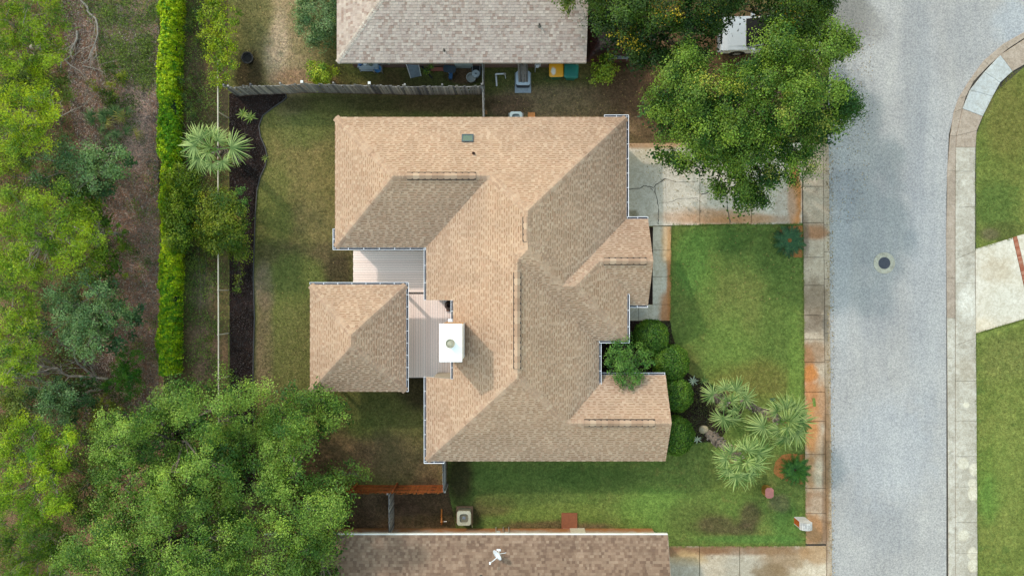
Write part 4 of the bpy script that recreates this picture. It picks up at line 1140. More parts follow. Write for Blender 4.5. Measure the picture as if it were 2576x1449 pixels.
def ac_unit(loc, rz, label, body_h, top_h, w=.82, d=.82, h=.82, pad=None, louv=True):
    a = empty('air_conditioner', loc, label, 'air conditioner', None, rz)
    mb_, mt_ = simple(body_h, .6, .6, .1), simple(top_h, .66, .45, .06)
    if pad: MB().box((-pad[0]/2, -pad[1]/2 + pad[2], 0), (pad[0]/2, pad[1]/2 + pad[2], .10)).build('pad', simple(pad[3], .62, .85), a)
    MB().prism(rrect(w - .06, d - .06, .1), .08, h - .07).build('body', mb_, a)
    if louv:
        for k in range(7):
            z = .14 + k * (h - .3) / 7
            MB().prism(rrect(w - .03, d - .03, .11), z, z + .035).build('louvre', mb_, a)
    r0 = w * .36
    t_ = MB(); n = 32                                   # top panel with a round fan opening
    outer = rrect(w, d, .13, 7); no = len(outer)
    inner = [(r0*math.cos(math.atan2(p[1], p[0])), r0*math.sin(math.atan2(p[1], p[0]))) for p in outer]
    vs = [(p[0], p[1], h - .06) for p in outer] + [(p[0]*.985, p[1]*.985, h) for p in outer] + [(p[0], p[1], h + .012) for p in inner] + [(p[0], p[1], h - .14) for p in inner]
    fs = []
    for i in range(no):
        j = (i + 1) % no
        fs += [(i, j, no+j, no+i), (no+i, no+j, 2*no+j, 2*no+i), (2*no+i, 2*no+j, 3*no+j, 3*no+i)]
    t_.add(vs, fs); t_.build('top_panel', mt_, a)
    MB().lathe([(r0 - .005, h - .16), (r0 - .01, h - .15), (0, h - .15)], 24).build('well', simple('#20222e', .6, .7), a)
    fb = MB()
    for k in range(4):
        a0 = k * math.pi / 2 + .4; ve = []
        for rr_, tw in ((.07, .30), (r0 - .03, .52)):
            for sgn in (-1, 1): ve.append((rr_*math.cos(a0 + sgn*tw), rr_*math.sin(a0 + sgn*tw), h - .10 + sgn*.03))
        fb.add(ve, [(0, 1, 3, 2)])
    fb.build('fan', simple('#7f8894', .6, .4), a)
    MB().lathe([(.10, h - .13), (.10, h - .07), (.05, h - .05), (0, h - .05)], 16).build('motor', simple('#8d949c', .6, .4), a)
    g = MB()
    for rr_ in (.12, .2, r0 - .02):
        g.tube([(rr_*math.cos(2*math.pi*i/20), rr_*math.sin(2*math.pi*i/20), h + .015) for i in range(21)], .004, 4, False)
    for k in range(8):
        a0 = k * math.pi / 4; g.tube([(.04*math.cos(a0), .04*math.sin(a0), h + .015), (r0*math.cos(a0), r0*math.sin(a0), h + .012)], .004, 4)
    g.build('guard', simple('#5a5e66', .6, .5), a)
    return a
ac_unit(Vector((*G(1316, 197, .82)[:2], .02)), 0, 'blue grey air conditioner with old boards lying on it on a pale pad', '#4c5058', '#b7c3cc', .80, .80, .82, (.92, 1.15, -.08, '#b2bcc4'))
ac_unit(Vector((*G(1298, 297, .78)[:2], .02)), 0, 'pale green grey air conditioner half under the eave of the tan house', '#8a9a98', '#b4c4c2', .70, .70, .78, (.85, .85, 0, '#a8a49c'))
ac_unit(Vector((*G(1167, 1303, .8)[:2], .02)), 0, 'beige louvred air conditioner on the dirt beside the lower house', '#8f8468', '#c6bfa6', .78, .82, .80, (.95, .95, 0, '#8a6a50'))
# boards lying on the blue grey unit
m_oldwood = wood_mat('old_board', ['#8a7f74', '#a0958a', '#6e665e', '#93887c'])
bp = G(1313, 178, 1.0)
for i in range(6):
    bx = G(1305 + i * 4.2, 178, 1.0)
    b_ = MB().box((-.045, -.62, 0), (.045, .42 - (i % 3) * .03, .025)).build('old_board', m_oldwood, None, (bx.x, bx.y, .92 + (i % 2) * .028), (R(6), 0, R(random.uniform(-5, 6))))
    tag(b_, ('leftmost', 'second from left', 'third from left', 'third from right', 'second from right', 'rightmost')[i] + ' grey board in the pile on the blue grey air conditioner', 'board', 'boards on the air conditioner')
# broken fence of the upper house: white standpipe
m_pvc = simple('#e8e8ea', .75, .4, .05); m_brass = simple('#b8b0a0', .6, .4)
sp = wempty('standpipe', G(1252, 200, 0), 'white plastic water standpipe with a bent arm in the upper side yard', 'pipe')
MB().tube([G(1247, 193, 0.0), G(1247.5, 188, .45)], .05, 10).build('riser', m_pvc, sp)
MB().tube([G(1247, 187, .45), G(1270, 186, .45)], .045, 10).build('arm', m_pvc, sp)
MB().tube([G(1248, 193, .3), G(1249.5, 217, .05)], .05, 10).build('outlet', m_pvc, sp)
MB().lathe([(.07, 0), (.07, .12), (.05, .16), (0, .16)], 14).build('valve', m_brass, sp, G(1270, 188, .4))
MB().tube([G(1271, 190, .4), G(1272, 198, .15)], .02, 8).build('drain', m_pvc, sp)
mb_ = wempty('meter_box', G(1351, 165, 1.2), 'grey electric meter box with a conduit on the upper house wall', 'meter box')
MB().box(G(1345, 168, 1.0) + Vector((0, 0, 0)), Vector((G(1360, 168, 1.0).x, W(0, 171.5).y, 1.6))).build('cabinet', simple('#b9c2cc', .62, .5), mb_)
MB().lathe([(.1, 0), (.1, .06), (.06, .1), (0, .1)], 16).build('dial', simple('#d8dce0', .6, .3), mb_, Vector((G(1352, 168, 1.4).x, G(1352, 169, 1.4).y - .02, 1.6)))
MB().tube([Vector((G(1347, 168, 1.0).x, G(1347, 170, 1).y, 1.0)), Vector((G(1347, 168, 1.0).x, G(1347, 170, 1).y, 0.02))], .03, 8).build('conduit', simple('#b0b4b8', .6, .5), mb_)
# two white tubs
def tub(px, py, r, h, label, lidded, z=.02):
    o = empty('bucket', Vector((*G(px, py, h)[:2], z)), label, 'bucket')
    MB().lathe([(r*.86, 0), (r, h), (r + .015, h), (r + .015, h - .03), (r - .012, h - .005), (r*.85, .02), (0, .02)] if not lidded else [(r*.86, 0), (r, h - .02), (r + .015, h - .02), (r + .015, h), (r*.8, h), (r*.78, h - .012), (0, h - .012)], 28).build('tub', simple('#d9d6cc' if not lidded else '#c3cdd0', .68, .5, .06), o)
    MB().tube([(r*math.cos(a), r*math.sin(a)*.3 - r*.95, h - .08 - .16*math.sin(a)) for a in [math.pi*i/10 for i in range(11)]], .006, 5).build('bail', simple('#8a8a8a', .6, .4), o)
    if lidded: MB().box((-.05, -.03, h - .012), (.05, .03, h + .03)).build('lid_grip', simple('#4a5660', .6, .5), o)
    return o
tub(1185, 195, .26, .36, 'large white open tub in the upper side yard', False)
tub(1197, 186, .20, .40, 'smaller pale lidded bucket touching the large white tub', True)
# grey folding lounger against the wall
lg = empty('folding_lounger', Vector((*G(1042, 178, .3)[:2], .02)), 'grey folding lounger with a white tubular frame leaning by the red brick wall', 'lounger', None, R(12))
sp_ = MB(); sp_.add([(-.28, -.32, .06), (.28, -.32, .06), (.28, .30, .62), (-.28, .30, .62), (-.28, -.32, .03), (.28, -.32, .03), (.28, .30, .59), (-.28, .30, .59)], [(0, 1, 2, 3), (7, 6, 5, 4), (0, 4, 5, 1), (1, 5, 6, 2), (2, 6, 7, 3), (3, 7, 4, 0)]); sp_.build('sling', simple('#8d98a0', .62, .6), lg)
MB().tube([(-.30, -.32, .03), (-.33, .28, .62), (-.40, .40, .70), (-.2, .47, .74), (.2, .47, .74), (.40, .38, .70), (.33, .26, .62), (.30, -.32, .03)], .025, 8).build('frame', m_white, lg)
# small table with a blue bowl; table things
tb = empty('stool', Vector((*G(950, 172, .5)[:2], .02)), 'square weathered stool below the window of the upper house', 'stool')
MB().box((-.27, -.22, .44), (.27, .22, .48)).build('seat', simple('#a39a8a', .62, .8), tb)
for sx in (-1, 1):
    for sy in (-1, 1): MB().box((sx*.22-.025, sy*.17-.025, 0), (sx*.22+.025, sy*.17+.025, .44)).build('leg', simple('#a39a8a', .62, .8), tb)
bw = MB().lathe([(.09, 0), (.2, .10), (.215, .11), (.2, .105), (.09, .015), (0, .015)], 28).build('bowl', simple('#4f86b8', .62, .35), None, Vector((*G(951, 175, .5)[:2], .503)), None, True)
tag(bw, 'blue bowl on the square weathered stool by the upper house', 'bowl')
# a wire shelf and two old window frames leaning on the wall
sh = empty('wire_shelf', Vector((*G(928, 166, .6)[:2], .02)), 'aluminium rack with clutter under the eave at the left of the upper house', 'rack')
m_al = simple('#b9c0c6', .62, .4, .08)
for z in (.15, .55, .95):
    MB().box((-.55, -.2, z), (.55, .2, z + .03)).build('shelf', m_al, sh)
for sx in (-1, 1):
    for sy in (-1, 1): MB().tube([(sx*.55, sy*.2, 0), (sx*.55, sy*.2, 1.05)], .02, 6).build('upright', m_al, sh)
for i, (x, h, c) in enumerate(((-.4, '#2f5f9a', 'blue'), (-.1, '#c8ccd0', 'white'), (.2, '#5f6a5a', 'olive green'))):
    o = MB().lathe([(.10, 0), (.12, .1), (.11, .2), (.05, .24), (0, .24)], 16).build('jug', simple(h, .6, .5), None, sh.location + Vector((x, -.05, .985)))
    tag(o, c + ' jug on the aluminium rack under the eave of the upper house', 'jug')
o = empty('cart', Vector((*G(1197, 172, .7)[:2], .02)), 'black hand cart parked against the pale fence beside the buckets', 'cart')
MB().box((-.2, -.3, .28), (.2, .3, .34)).build('tray', simple('#1c1d22', .6, .6), o)
for sx in (-1, 1): MB().tube([(sx*.22, -.32, .30), (sx*.22, .3, .34), (sx*.22, .42, .95)], .02, 6).build('frame_bar', simple('#a8adb2', .6, .4), o)
MB().tube([(-.22, .42, .95), (.22, .42, .95)], .02, 6).build('handle', simple('#a8adb2', .6, .4), o)
for sx in (-1, 1): MB().tube([(sx*.24, .2, .13), (sx*.30, .2, .13)], .13, 14).build('wheel', simple('#151517', .6, .8), o)
o = empty('bench', Vector((*G(1103, 175, .4)[:2], .02)), 'narrow red plank bench by the upper house wall', 'bench')
MB().box((-.42, -.1, .36), (.42, .1, .40)).build('seat', simple('#a8604c', .62, .7), o)
for sx in (-1, 1): MB().box((sx*.3-.03, -.09, 0), (sx*.3+.03, .09, .36)).build('leg', simple('#8a5040', .62, .7), o)
o = empty('wheelbarrow', Vector((*G(1131, 175, .5)[:2], .02)), 'dark slate wheelbarrow tub with a blue front end beside the red bench', 'wheelbarrow', None, R(-8))
MB().prism(rrect(.45, .25, .08), .25, .55, rrect(.72, .42, .15)).build('tray', simple('#3a4854', .62, .5), o)
MB().tube([(.05, -.28, .14), (.12, -.28, .14)], .15, 16).build('wheel', simple('#2a4a66', .62, .5), o)
MB().tube([(-.2, .3, .4), (-.12, 0, .26), (.03, -.28, .14)], .022, 6).build('handle', simple('#c8ccd0', .6, .4), o)
MB().tube([(.2, .3, .4), (.16, 0, .26), (.13, -.28, .14)], .022, 6).build('handle', simple('#c8ccd0', .6, .4), o)
MB().prism(rrect(.2, .34, .06, 4, (.1, -.34)), .2, .42).build('blue_guard', simple('#2c5a84', .62, .4), o)
# long dark downpipe board and climbing green by the wall
o = MB().box((-.05, -.8, 0), (.05, .8, .04)).build('dark_plank', simple('#1e1c1e', .6, .7), None, Vector((*G(1070, 178, .5)[:2], .5)), (R(-28), 0, R(38)))
tag(o, 'long black plank leaning against the wall of the upper house', 'plank')
o = MB().box((-.06, -.11, 0), (.06, .11, .08)).build('loose_brick', simple('#b8844e', .62, .8), None, W(1223, 284, .02), (0, 0, .05)); tag(o, 'loose tan brick on the bare soil beside the pale fence', 'brick')
o = MB().box((-.2, -.14, 0), (.2, .2, .12)).build('paver_stack', simple('#cf8a4c', .62, .8, .2, 9), None, Vector((*G(1337, 292, .1)[:2], .02))); tag(o, 'orange paver slab against the tan house beside the pale green air conditioner', 'paver')
# covered thing and trestle under the trees at the top
t = NT('maroon_tarp')
fold = t.noise(2.0, 5, .6, 2.0)
m_tarp = t.out(t.mix(t.step(fold, .35, .65), lin('#2e1a1a', .7), lin('#5a3634', .7)), .4, t.bump(fold, .8, .15), 0, .5)
gx, gyv = 26, 22
vs = []
for j in range(gyv):
    for i in range(gx):
        u, v = i/(gx-1)*2-1, j/(gyv-1)*2-1
        e = max(abs(u), abs(v)); zz = 1.25 * (1 - max(0, e - .62) / .38) ** .6 if e < 1 else 0.0
        zz += .09 * math.sin(5*u + 3*v) * (1 - e) + .06 * math.sin(9*v - 4*u) + random.uniform(-.02, .02)
        vs.append((u * 1.35, v * 1.5, max(.02, zz)))
fs = [(j*gx+i, j*gx+i+1, (j+1)*gx+i+1, (j+1)*gx+i) for j in range(gyv-1) for i in range(gx-1)]
o = MB(); o.add(vs, fs); o = o.build('tarpaulin', m_tarp, None, Vector((*G(1540, 78, 1.0)[:2], .02)), None, True)
tag(o, 'dark maroon tarpaulin draped over a load right of the upper house', 'tarpaulin')
tr = empty('trestle_table', Vector((*G(1556, 138, .6)[:2], .02)), 'grey slatted table with a white edge below the maroon tarpaulin', 'table')
for k in range(6): MB().box((-.55, -.26 + k*.09, .6), (.55, -.18 + k*.09, .63)).build('slat', simple('#9aa2aa', .62, .6), tr)
MB().box((-.62, .28, .6), (.5, .33, .64)).build('edge_board', m_white, tr)
for sx in (-1, 1):
    for sy in (-1, 1): MB().box((sx*.5-.03, sy*.22-.03, 0), (sx*.5+.03, sy*.22+.03, .6)).build('leg', simple('#8a9096', .62, .6), tr)
o = MB().box((-.3, -.025, 0), (.3, .025, .05)).build('white_batten', m_white, None, Vector((*G(1549, 128, .9)[:2], .68)), (0, R(-20), R(42))); tag(o, 'white batten lying aslant on the grey slatted table', 'batten')
# round black planter at the top left
o = empty('planter', Vector((*G(622, 146, .45)[:2], .02)), 'round black planter tub on the sandy ground near the yellow green vine', 'planter')
MB().lathe([(.22, 0), (.30, .42), (.34, .43), (.34, .46), (.28, .46), (.26, .36), (0, .34)], 26).build('pot', simple('#26201e', .6, .6), o)
MB().lathe([(.255, .355), (.1, .37), (0, .375)], 18).build('soil', simple('#1a1512', .6, .9), o)

# lower house yard
m_rustpipe = simple('#c8782c', .62, .6, .3, 12)
o = wempty('backflow_pipe', G(1112, 1305, 0), 'rusty orange backflow pipe standing beside the beige air conditioner', 'pipe')
MB().tube([G(1110.5, 1299, .05), G(1111, 1280, .1)], .045, 10).build('outlet', m_rustpipe, o)
MB().tube([G(1111, 1318, 0), G(1111, 1312, .45), G(1111, 1303, .45), G(1111, 1298, .05)], .045, 10).build('riser', m_rustpipe, o)
MB().tube([G(1108, 1312, .35), G(1124, 1311, .35)], .028, 8).build('lever', simple('#e8dccc', .68, .5), o)
MB().lathe([(.09, 0), (.09, .05), (.05, .1), (0, .1)], 14).build('valve', simple('#a85a24', .62, .6, .3, 9), o, G(1112, 1310, .35))
o = wempty('hose', G(1184, 1310, 0), 'pale hose line running beside the beige air conditioner to the wall', 'hose')
MB().tube([G(1183, 1282, .35), G(1185, 1296, .3), G(1186, 1312, .12), G(1188, 1326, .08)], .022, 8).build('line', simple('#d8c89a', .66, .5), o)
o = MB().box((-.45, -.42, 0), (.45, .42, .10)).build('door_pad', simple('#9a5a3a', .62, .85, .12, 7), None, W(1432, 1307, .02)); tag(o, 'square rust brown door pad at the lower house wall', 'pad')
st = empty('brick_step', W(1432, 1327, .02), 'narrow row of bricks between the rust brown pad and the lower house wall', 'step')
for k in range(11): MB().box((-.44 + k*.08, -.06, 0), (-.44 + k*.08 + .07, .05, .08)).build('brick', m_band, st)
o = wempty('meter_box', G(1268, 1333, 1.2), 'cluster of white meter boxes with pipes on the lower house wall', 'meter box')
for k, (dx, w_, h_) in enumerate(((-12, 9, .5), (-2, 8, .35), (8, 9, .6))):
    a = W(1262 + dx, 1328, 1.0 + .1*k); MB().box((a.x, a.y, a.z), (a.x + w_/S, a.y + .16, a.z + h_)).build('cabinet', simple(('#d8d4cc', '#c89878', '#d0ccc4')[k], .66, .5), o)
for dx in (-14, 4, 18):
    a = W(1262 + dx, 1325, 0); MB().tube([(a.x, a.y, .02), (a.x, a.y, 1.6)], .022, 6).build('conduit', simple('#c0b8ac', .62, .5), o)
a = W(1210, 1328, 1.3); o = MB().box((a.x, a.y, a.z), (a.x + .16, a.y + .1, a.z + .2)).build('junction_box', simple('#c8ccd0', .66, .5), None); tag(o, 'small pale junction box alone on the lower house wall', 'box')
# satellite dish on the lower roof
dz = Roof.hp(lroof.c[0][0][0], 1262, 1345)
sd = empty('satellite_dish', W(1256, 1344, Roof.hp(lroof.c[0][0][0], 1256, 1344)), 'white satellite dish with its arm on the edge of the brown roof', 'satellite dish')
nrm = Vector((-.72, -.42, .5)).normalized(); q = nrm.to_track_quat('Z', 'Y')
dm = MB().lathe([(.0, .0), (.12, .008), (.24, .032), (.33, .062), (.36, .075), (.355, .085), (.24, .045), (.12, .02), (0, .012)], 36)
dvs = [q @ Vector((v[0] * .86, v[1], v[2])) + Vector((0, 0, .55)) for v in dm.v]; dm.v = [tuple(v) for v in dvs]
m_dish = simple('#e9edf2', .8, .4, .04)
dm.build('reflector', m_dish, sd, None, None, True)
c0 = Vector((0, 0, .55)); MB().tube([c0 + Vector((.05, -.12, -.2)), c0 + nrm * .25 + Vector((-.08, -.22, -.1)), c0 + nrm * .55 + Vector((-.02, -.12, -.02))], .022, 8).build('feed_arm', m_dish, sd)
MB().tube([c0 + nrm * .5 + Vector((-.06, -.10, 0)), c0 + nrm * .62 + Vector((.03, -.16, 0))], .05, 10).build('feed_horn', m_dish, sd)
MB().tube([(.02, 0, 0), (.03, 0, .35), c0 - nrm * .02], .03, 8).build('mast', m_dish, sd)
MB().tube([c0 - nrm * .03, c0 + Vector((.42, .02, -.2))], .015, 6).build('strut', m_dish, sd)
MB().box((-.1, -.1, -.06), (.12, .1, .02)).build('foot_plate', m_dish, sd)

# pillars by the road
m_orb = island_mat('orange_brick', [lin('#b85a20', F), lin('#c8702c', F), lin('#a84e1c', F)], .9, 40, per_object=True)
m_whb = island_mat('limewashed_brick', [lin('#c9c6c4', .72), lin('#dcdad8', .72), lin('#d2cfcc', .72), lin('#bdbab8', .72)], .9, 40, per_object=True)
mbx = empty('brick_mailbox', W(2010, 1308, .02), 'brick mailbox pillar with whitewashed rounded top and an orange side by the pavement', 'mailbox')
bw_, bd_, bh_ = .60, .42, 1.0
MB().box((-bw_/2 + .05, -bd_/2 + .05, 0), (bw_/2 - .05, bd_/2 - .05, bh_ + .1)).build('core', simple('#8a8480', .6, .9), mbx)
def brk(l, d_, h_, m): me = MB().box((-l/2, -d_/2, 0), (l/2, d_/2, h_)).mesh('brick'); me.materials.append(m); return me
me_w, me_o = brk(.19, .09, .066, m_whb), brk(.19, .09, .066, m_orb)
z = 0.0; row = 0
while z < bh_ - .03:
    off = .1 if row % 2 else 0
    for k in range(3):
        x = -bw_/2 + .1 + k*.2 + (off if k < 2 else -.0) - (0 if not off else .0)
        for sy in (-1, 1): link('brick', me_w, None, mbx, (max(-bw_/2 + .095, min(bw_/2 - .095, x)), sy*(bd_/2 - .045), z))
    for k in range(2):
        yy = -bd_/2 + .14 + k*.18
        for sx in (-1, 1): link('brick', me_o if sx < 0 else me_w, None, mbx, (sx*(bw_/2 - .045), min(bd_/2 - .14, yy), z), (0, 0, math.pi/2))
    z += .075; row += 1
me_v = brk(.068, bd_/3 - .01, .10, m_whb)
na = 11                                         # barrel top of bricks on edge
for i in range(na):
    a = math.pi * (i + .5) / na
    for k in range(3):
        link('brick', me_v, None, mbx, (.25*math.cos(a), (k - 1)*bd_/3, bh_ - .02 + .25*math.sin(a)), (0, math.pi/2 - a, 0))
MB().tube([(0, -bd_/2 + .02, bh_), (0, bd_/2 - .02, bh_)], .25, 20).build('vault', m_whb, mbx)
MB().box((-.12, -bd_/2 - .02, .72), (.12, -bd_/2 + .02, .92)).build('mail_door', simple('#3a3c40', .6, .5), mbx)
pl = empty('wooden_post', W(1925.5, 1231.5, .02), 'short wooden pillar with a pink eight sided top on the side lawn', 'post')
oct_ = [(-.22, -.17), (-.12, -.28), (.12, -.28), (.22, -.17), (.22, .17), (.12, .28), (-.12, .28), (-.22, .17)]
MB().prism([(x*.96, y*.96) for x, y in oct_], 0, .66).build('core', simple('#7a5a34', .6, .9), pl)
m_slat = wood_mat('yellow_slat', ['#b08a3c', '#9c7430', '#c09a4c'])
for i in range(8):
    a, b = Vector((*oct_[i], 0)), Vector((*oct_[(i+1) % 8], 0)); d = b - a; n = max(1, int(d.length / .085))
    for j in range(n):
        p = a + d * ((j + .5)/n); w_ = d.length/n * .9
        s_ = MB().box((-w_/2, -.012, 0), (w_/2, .012, .66)).build('slat', m_slat, pl, p, (0, 0, math.atan2(d.y, d.x)))
MB().prism([(x*1.06, y*1.05) for x, y in oct_], .661, .70).build('top', simple('#c07870', .64, .7, .08, 9), pl)
o = MB().box((-.16, -.1, 0), (.16, .1, .03)).build('valve_box_lid', simple('#3c5a34', .6, .7), None, W(1943, 1005, .035), (0, 0, .2)); tag(o, 'small dark green valve box lid in the front lawn near the palms', 'lid')
o = MB().prism(rrect(.16, .5, .06), 0, .02).build('grass_patch', m_lawn, None, W(2046, 1011, .104), (0, 0, .12)); tag(o, 'small oblong patch of grass in the orange stained pavement', 'grass patch')
# pot half under the eave on the deck
o = empty('clay_pot', Vector((*G(1131, 768, .6)[:2], DZ)), 'dark brown clay pot half hidden under the eave at the deck corner', 'pot')
MB().lathe([(.12, 0), (.26, .14), (.28, .3), (.16, .5), (.10, .75), (.13, .8), (.09, .8), (.08, .7)], 24).build('body', simple('#3a1c14', .6, .5, .3, 8), o, None, None, True)
MB().box((-.2, -.34, 0), (.02, -.18, .1)).build('foot', simple('#8a5a3c', .6, .7), o)

# pickup under the trees
tk = empty('pickup_truck', Vector((*G(1940, 86, 1.0)[:2], .06)), 'white pickup truck parked under the big leafy tree at the top', 'truck')
m_wp = simple('#dbe1e8', .60, .3, .03, 1, 0, .6); m_blk = simple('#121316', .6, .5); m_tg = simple('#0c1014', .5, .3, .05, 1, 0, .08); m_chr = simple('#b8bcc0', .7, .25, .05, 2, .6)
def side(prof, w, y0=None):                     # a side outline spread across the width
    mb = MB(); n = len(prof); vs = [(x, -w/2, z) for x, z in prof] + [(x, w/2, z) for x, z in prof]
    fs = [tuple(range(n-1, -1, -1)), tuple(range(n, 2*n))] + [(i, (i+1) % n, n+(i+1) % n, n+i) for i in range(n)]
    mb.add(vs, fs); return mb
side([(-2.75, .42), (2.7, .42), (2.72, 1.02), (.75, 1.05), (.7, 1.06), (-1.35, 1.09), (-2.45, 1.02), (-2.72, .92), (-2.8, .7)], 1.9).build('body', m_wp, tk, bevel=.05)
side([(-1.35, 1.06), (-2.35, 1.0), (-2.35, 1.04), (-1.35, 1.12)], 1.45).build('hood', m_wp, tk, bevel=.02)
side([(-1.50, 1.07), (-.45, 1.70), (-.30, 1.76), (.60, 1.75), (.75, 1.07)], 1.62).build('cab', m_wp, tk, bevel=.06)
ws = MB(); ws.add([(-1.42, -.78, 1.12), (-1.42, .78, 1.12), (-.40, .70, 1.72), (-.40, -.70, 1.72), (-1.46, -.78, 1.15), (-1.46, .78, 1.15), (-.42, .70, 1.775), (-.42, -.70, 1.775)], [(4, 7, 6, 5), (0, 1, 2, 3), (0, 4, 5, 1), (2, 6, 7, 3), (1, 5, 6, 2), (0, 3, 7, 4)]); ws.build('windshield', m_tg, tk)
for sy in (-1, 1):
    sw = MB(); sw.add([(-1.1, sy*.825, 1.14), (.55, sy*.825, 1.14), (.45, sy*.80, 1.62), (-.68, sy*.80, 1.62)], [(0, 1, 2, 3)]); sw.build('side_window', m_tg, tk)
    for wx in (-1.78, 1.72):
        wh = empty('wheel', (wx, sy*.84, .38)); wh.parent = tk
        MB().tube([(0, -.12, 0), (0, .12, 0)], .38, 24).build('tyre', m_blk, wh)
        MB().tube([(0, -.125, 0), (0, .125, 0)], .22, 18).build('rim', m_chr, wh)
        MB().tube([(wx, sy*.90, .40), (wx, sy*.955, .40)], .46, 22).build('wheel_arch', m_blk, tk)
    MB().box((-1.2, sy*1.0 - .1, 1.1), (-1.02, sy*1.0 + .1, 1.3)).build('mirror', m_wp, tk)
    MB().box((-2.8, sy*.72 - .18, .72), (-2.68, sy*.72 + .18, .92)).build('headlight', simple('#dfe4ea', .7, .2), tk)
MB().box((.85, -.78, .6), (2.62, .78, 1.065)).build('bed_liner', simple('#2a2b2e', .6, .7), tk)
MB().box((-2.9, -.92, .42), (-2.72, .92, .62)).build('bumper', m_chr, tk)
MB().box((-2.79, -.5, .66), (-2.70, .5, .9)).build('grille', m_blk, tk)
# ------------------------------------------------------------------ plants
m_leaf = leaf_mat('leaf_green', 0.26)
m_waxy = leaf_mat('leaf_waxy', 0.18, 0.42)
m_bark = simple('#7c7268', .55, .95, .3, 7)
m_palebark = simple('#a39a90', .6, .9, .25, 7)
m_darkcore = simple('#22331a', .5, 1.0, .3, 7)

def unit(a): return a / np.maximum(np.linalg.norm(a, axis=1, keepdims=True), 1e-9)

def leaf_mesh(name, c, ax, nr, L, Wd, col, fold=.18):
    """rhombic leaves; c, ax, nr (n,3); L, Wd (n); col (n,3)"""
    n = len(c)
    sd = unit(np.cross(nr, ax))
    L, Wd = L[:, None], Wd[:, None]
    V = np.empty((n, 4, 3))
    V[:, 0] = c - ax * L * .5
    V[:, 2] = c + ax * L * .5 - nr * L * .08
    V[:, 1] = c + sd * Wd * .5 + nr * Wd * fold - ax * L * .08
    V[:, 3] = c - sd * Wd * .5 + nr * Wd * fold - ax * L * .08
    C = np.ones((n, 4, 4)); C[:, :, :3] = col[:, None, :]
    return np_mesh(name, V.reshape(-1, 3), np.arange(n * 4).reshape(n, 4), C.reshape(-1, 4))

def colours(n, ca, cb, t, r, jit=.27):
    a, b = np.array(ca), np.array(cb)
    t = np.clip(t, 0, 1)[:, None]
    c = a * (1 - t) + b * t
    return np.clip(c * (1 + jit * r.standard_normal((n, 1))) * (1 + .06 * r.standard_normal((n, 3))), .004, .9)

def foliage(lobes, r, ca, cb, leaf=(.15, .085), clumps=16, per=42, cr=.3, flat=.75, up=.6, hot=None, hotamt=0.0, inner=.45, tvar=.36):
    """lobes: (x, y, z, R, tone). leaf clumps through the outer part of each lobe -> arrays and the clump centres"""
    cs, rad, tone, dirs, lob = [], [], [], [], []
    for k, (x, y, z, Rr, tn) in enumerate(lobes):
        n = max(3, int(clumps * Rr * Rr))
        d = r.standard_normal((n, 3)); d[:, 2] = np.abs(d[:, 2]) * .9 - .25
        d = unit(d)
        q = Rr * (inner + (1 - inner) * r.random(n) ** .5)
        p = np.array([x, y, z]) + d * q[:, None] * np.array([1, 1, flat])
        cs.append(p); dirs.append(d); rad.append(np.full(n, cr * r.uniform(.75, 1.2)) * r.uniform(.6, 1.3, n)); tone.append(tn + tvar * r.standard_normal(n)); lob += [k] * n
    cs, dirs, rad, tone = np.concatenate(cs), np.concatenate(dirs), np.concatenate(rad), np.concatenate(tone)
    m = np.maximum(6, (per * (rad / cr) ** 2 * r.uniform(.6, 1.4, len(cs))).astype(int))
    idx = np.repeat(np.arange(len(cs)), m); n = len(idx)
    off = r.standard_normal((n, 3)) * np.array([.62, .62, .32]); off *= rad[idx][:, None]
    c = cs[idx] + off
    bias = r.standard_normal((len(cs), 3)) * .38
    nr = unit(dirs[idx] * .5 + off / rad[idx][:, None] * .5 + bias[idx] + np.array([0, 0, up]) + r.standard_normal((n, 3)) * .32)
    ax = unit(np.cross(nr, r.standard_normal((n, 3))) + np.array([0, 0, -.15]))
    nr = unit(nr - ax * np.sum(nr * ax, 1, keepdims=True))
    L = leaf[0] * r.uniform(.65, 1.25, n); Wd = leaf[1] * r.uniform(.7, 1.25, n)
    t_ = tone[idx] + .15 * r.standard_normal(n)
    col = colours(n, ca, cb, t_, r, .2)
    if hot is not None and hotamt > 0:
        hc = r.random(len(cs)) < hotamt
        hm = hc[idx] & (r.random(n) < .7)
        col[hm] = np.array(hot) * (1 + .15 * r.standard_normal((hm.sum(), 1)))
        col = np.clip(col, .004, .9)
    return c, ax, nr, L, Wd, col, cs, np.array(lob)

def limb(mb, a, b, r0, r1, r, n=5, sag=.12, sides=5):
    a, b = np.array(a), np.array(b); L = np.linalg.norm(b - a)
    pts = [a + (b - a) * t + (r.standard_normal(3) * L * .05 * math.sin(math.pi * t)) + np.array([0, 0, L * sag * math.sin(math.pi * t)]) for t in np.linspace(0, 1, n)]
    mb.tube(pts, [r0 + (r1 - r0) * t for t in np.linspace(0, 1, n)], sides, False)
    return pts

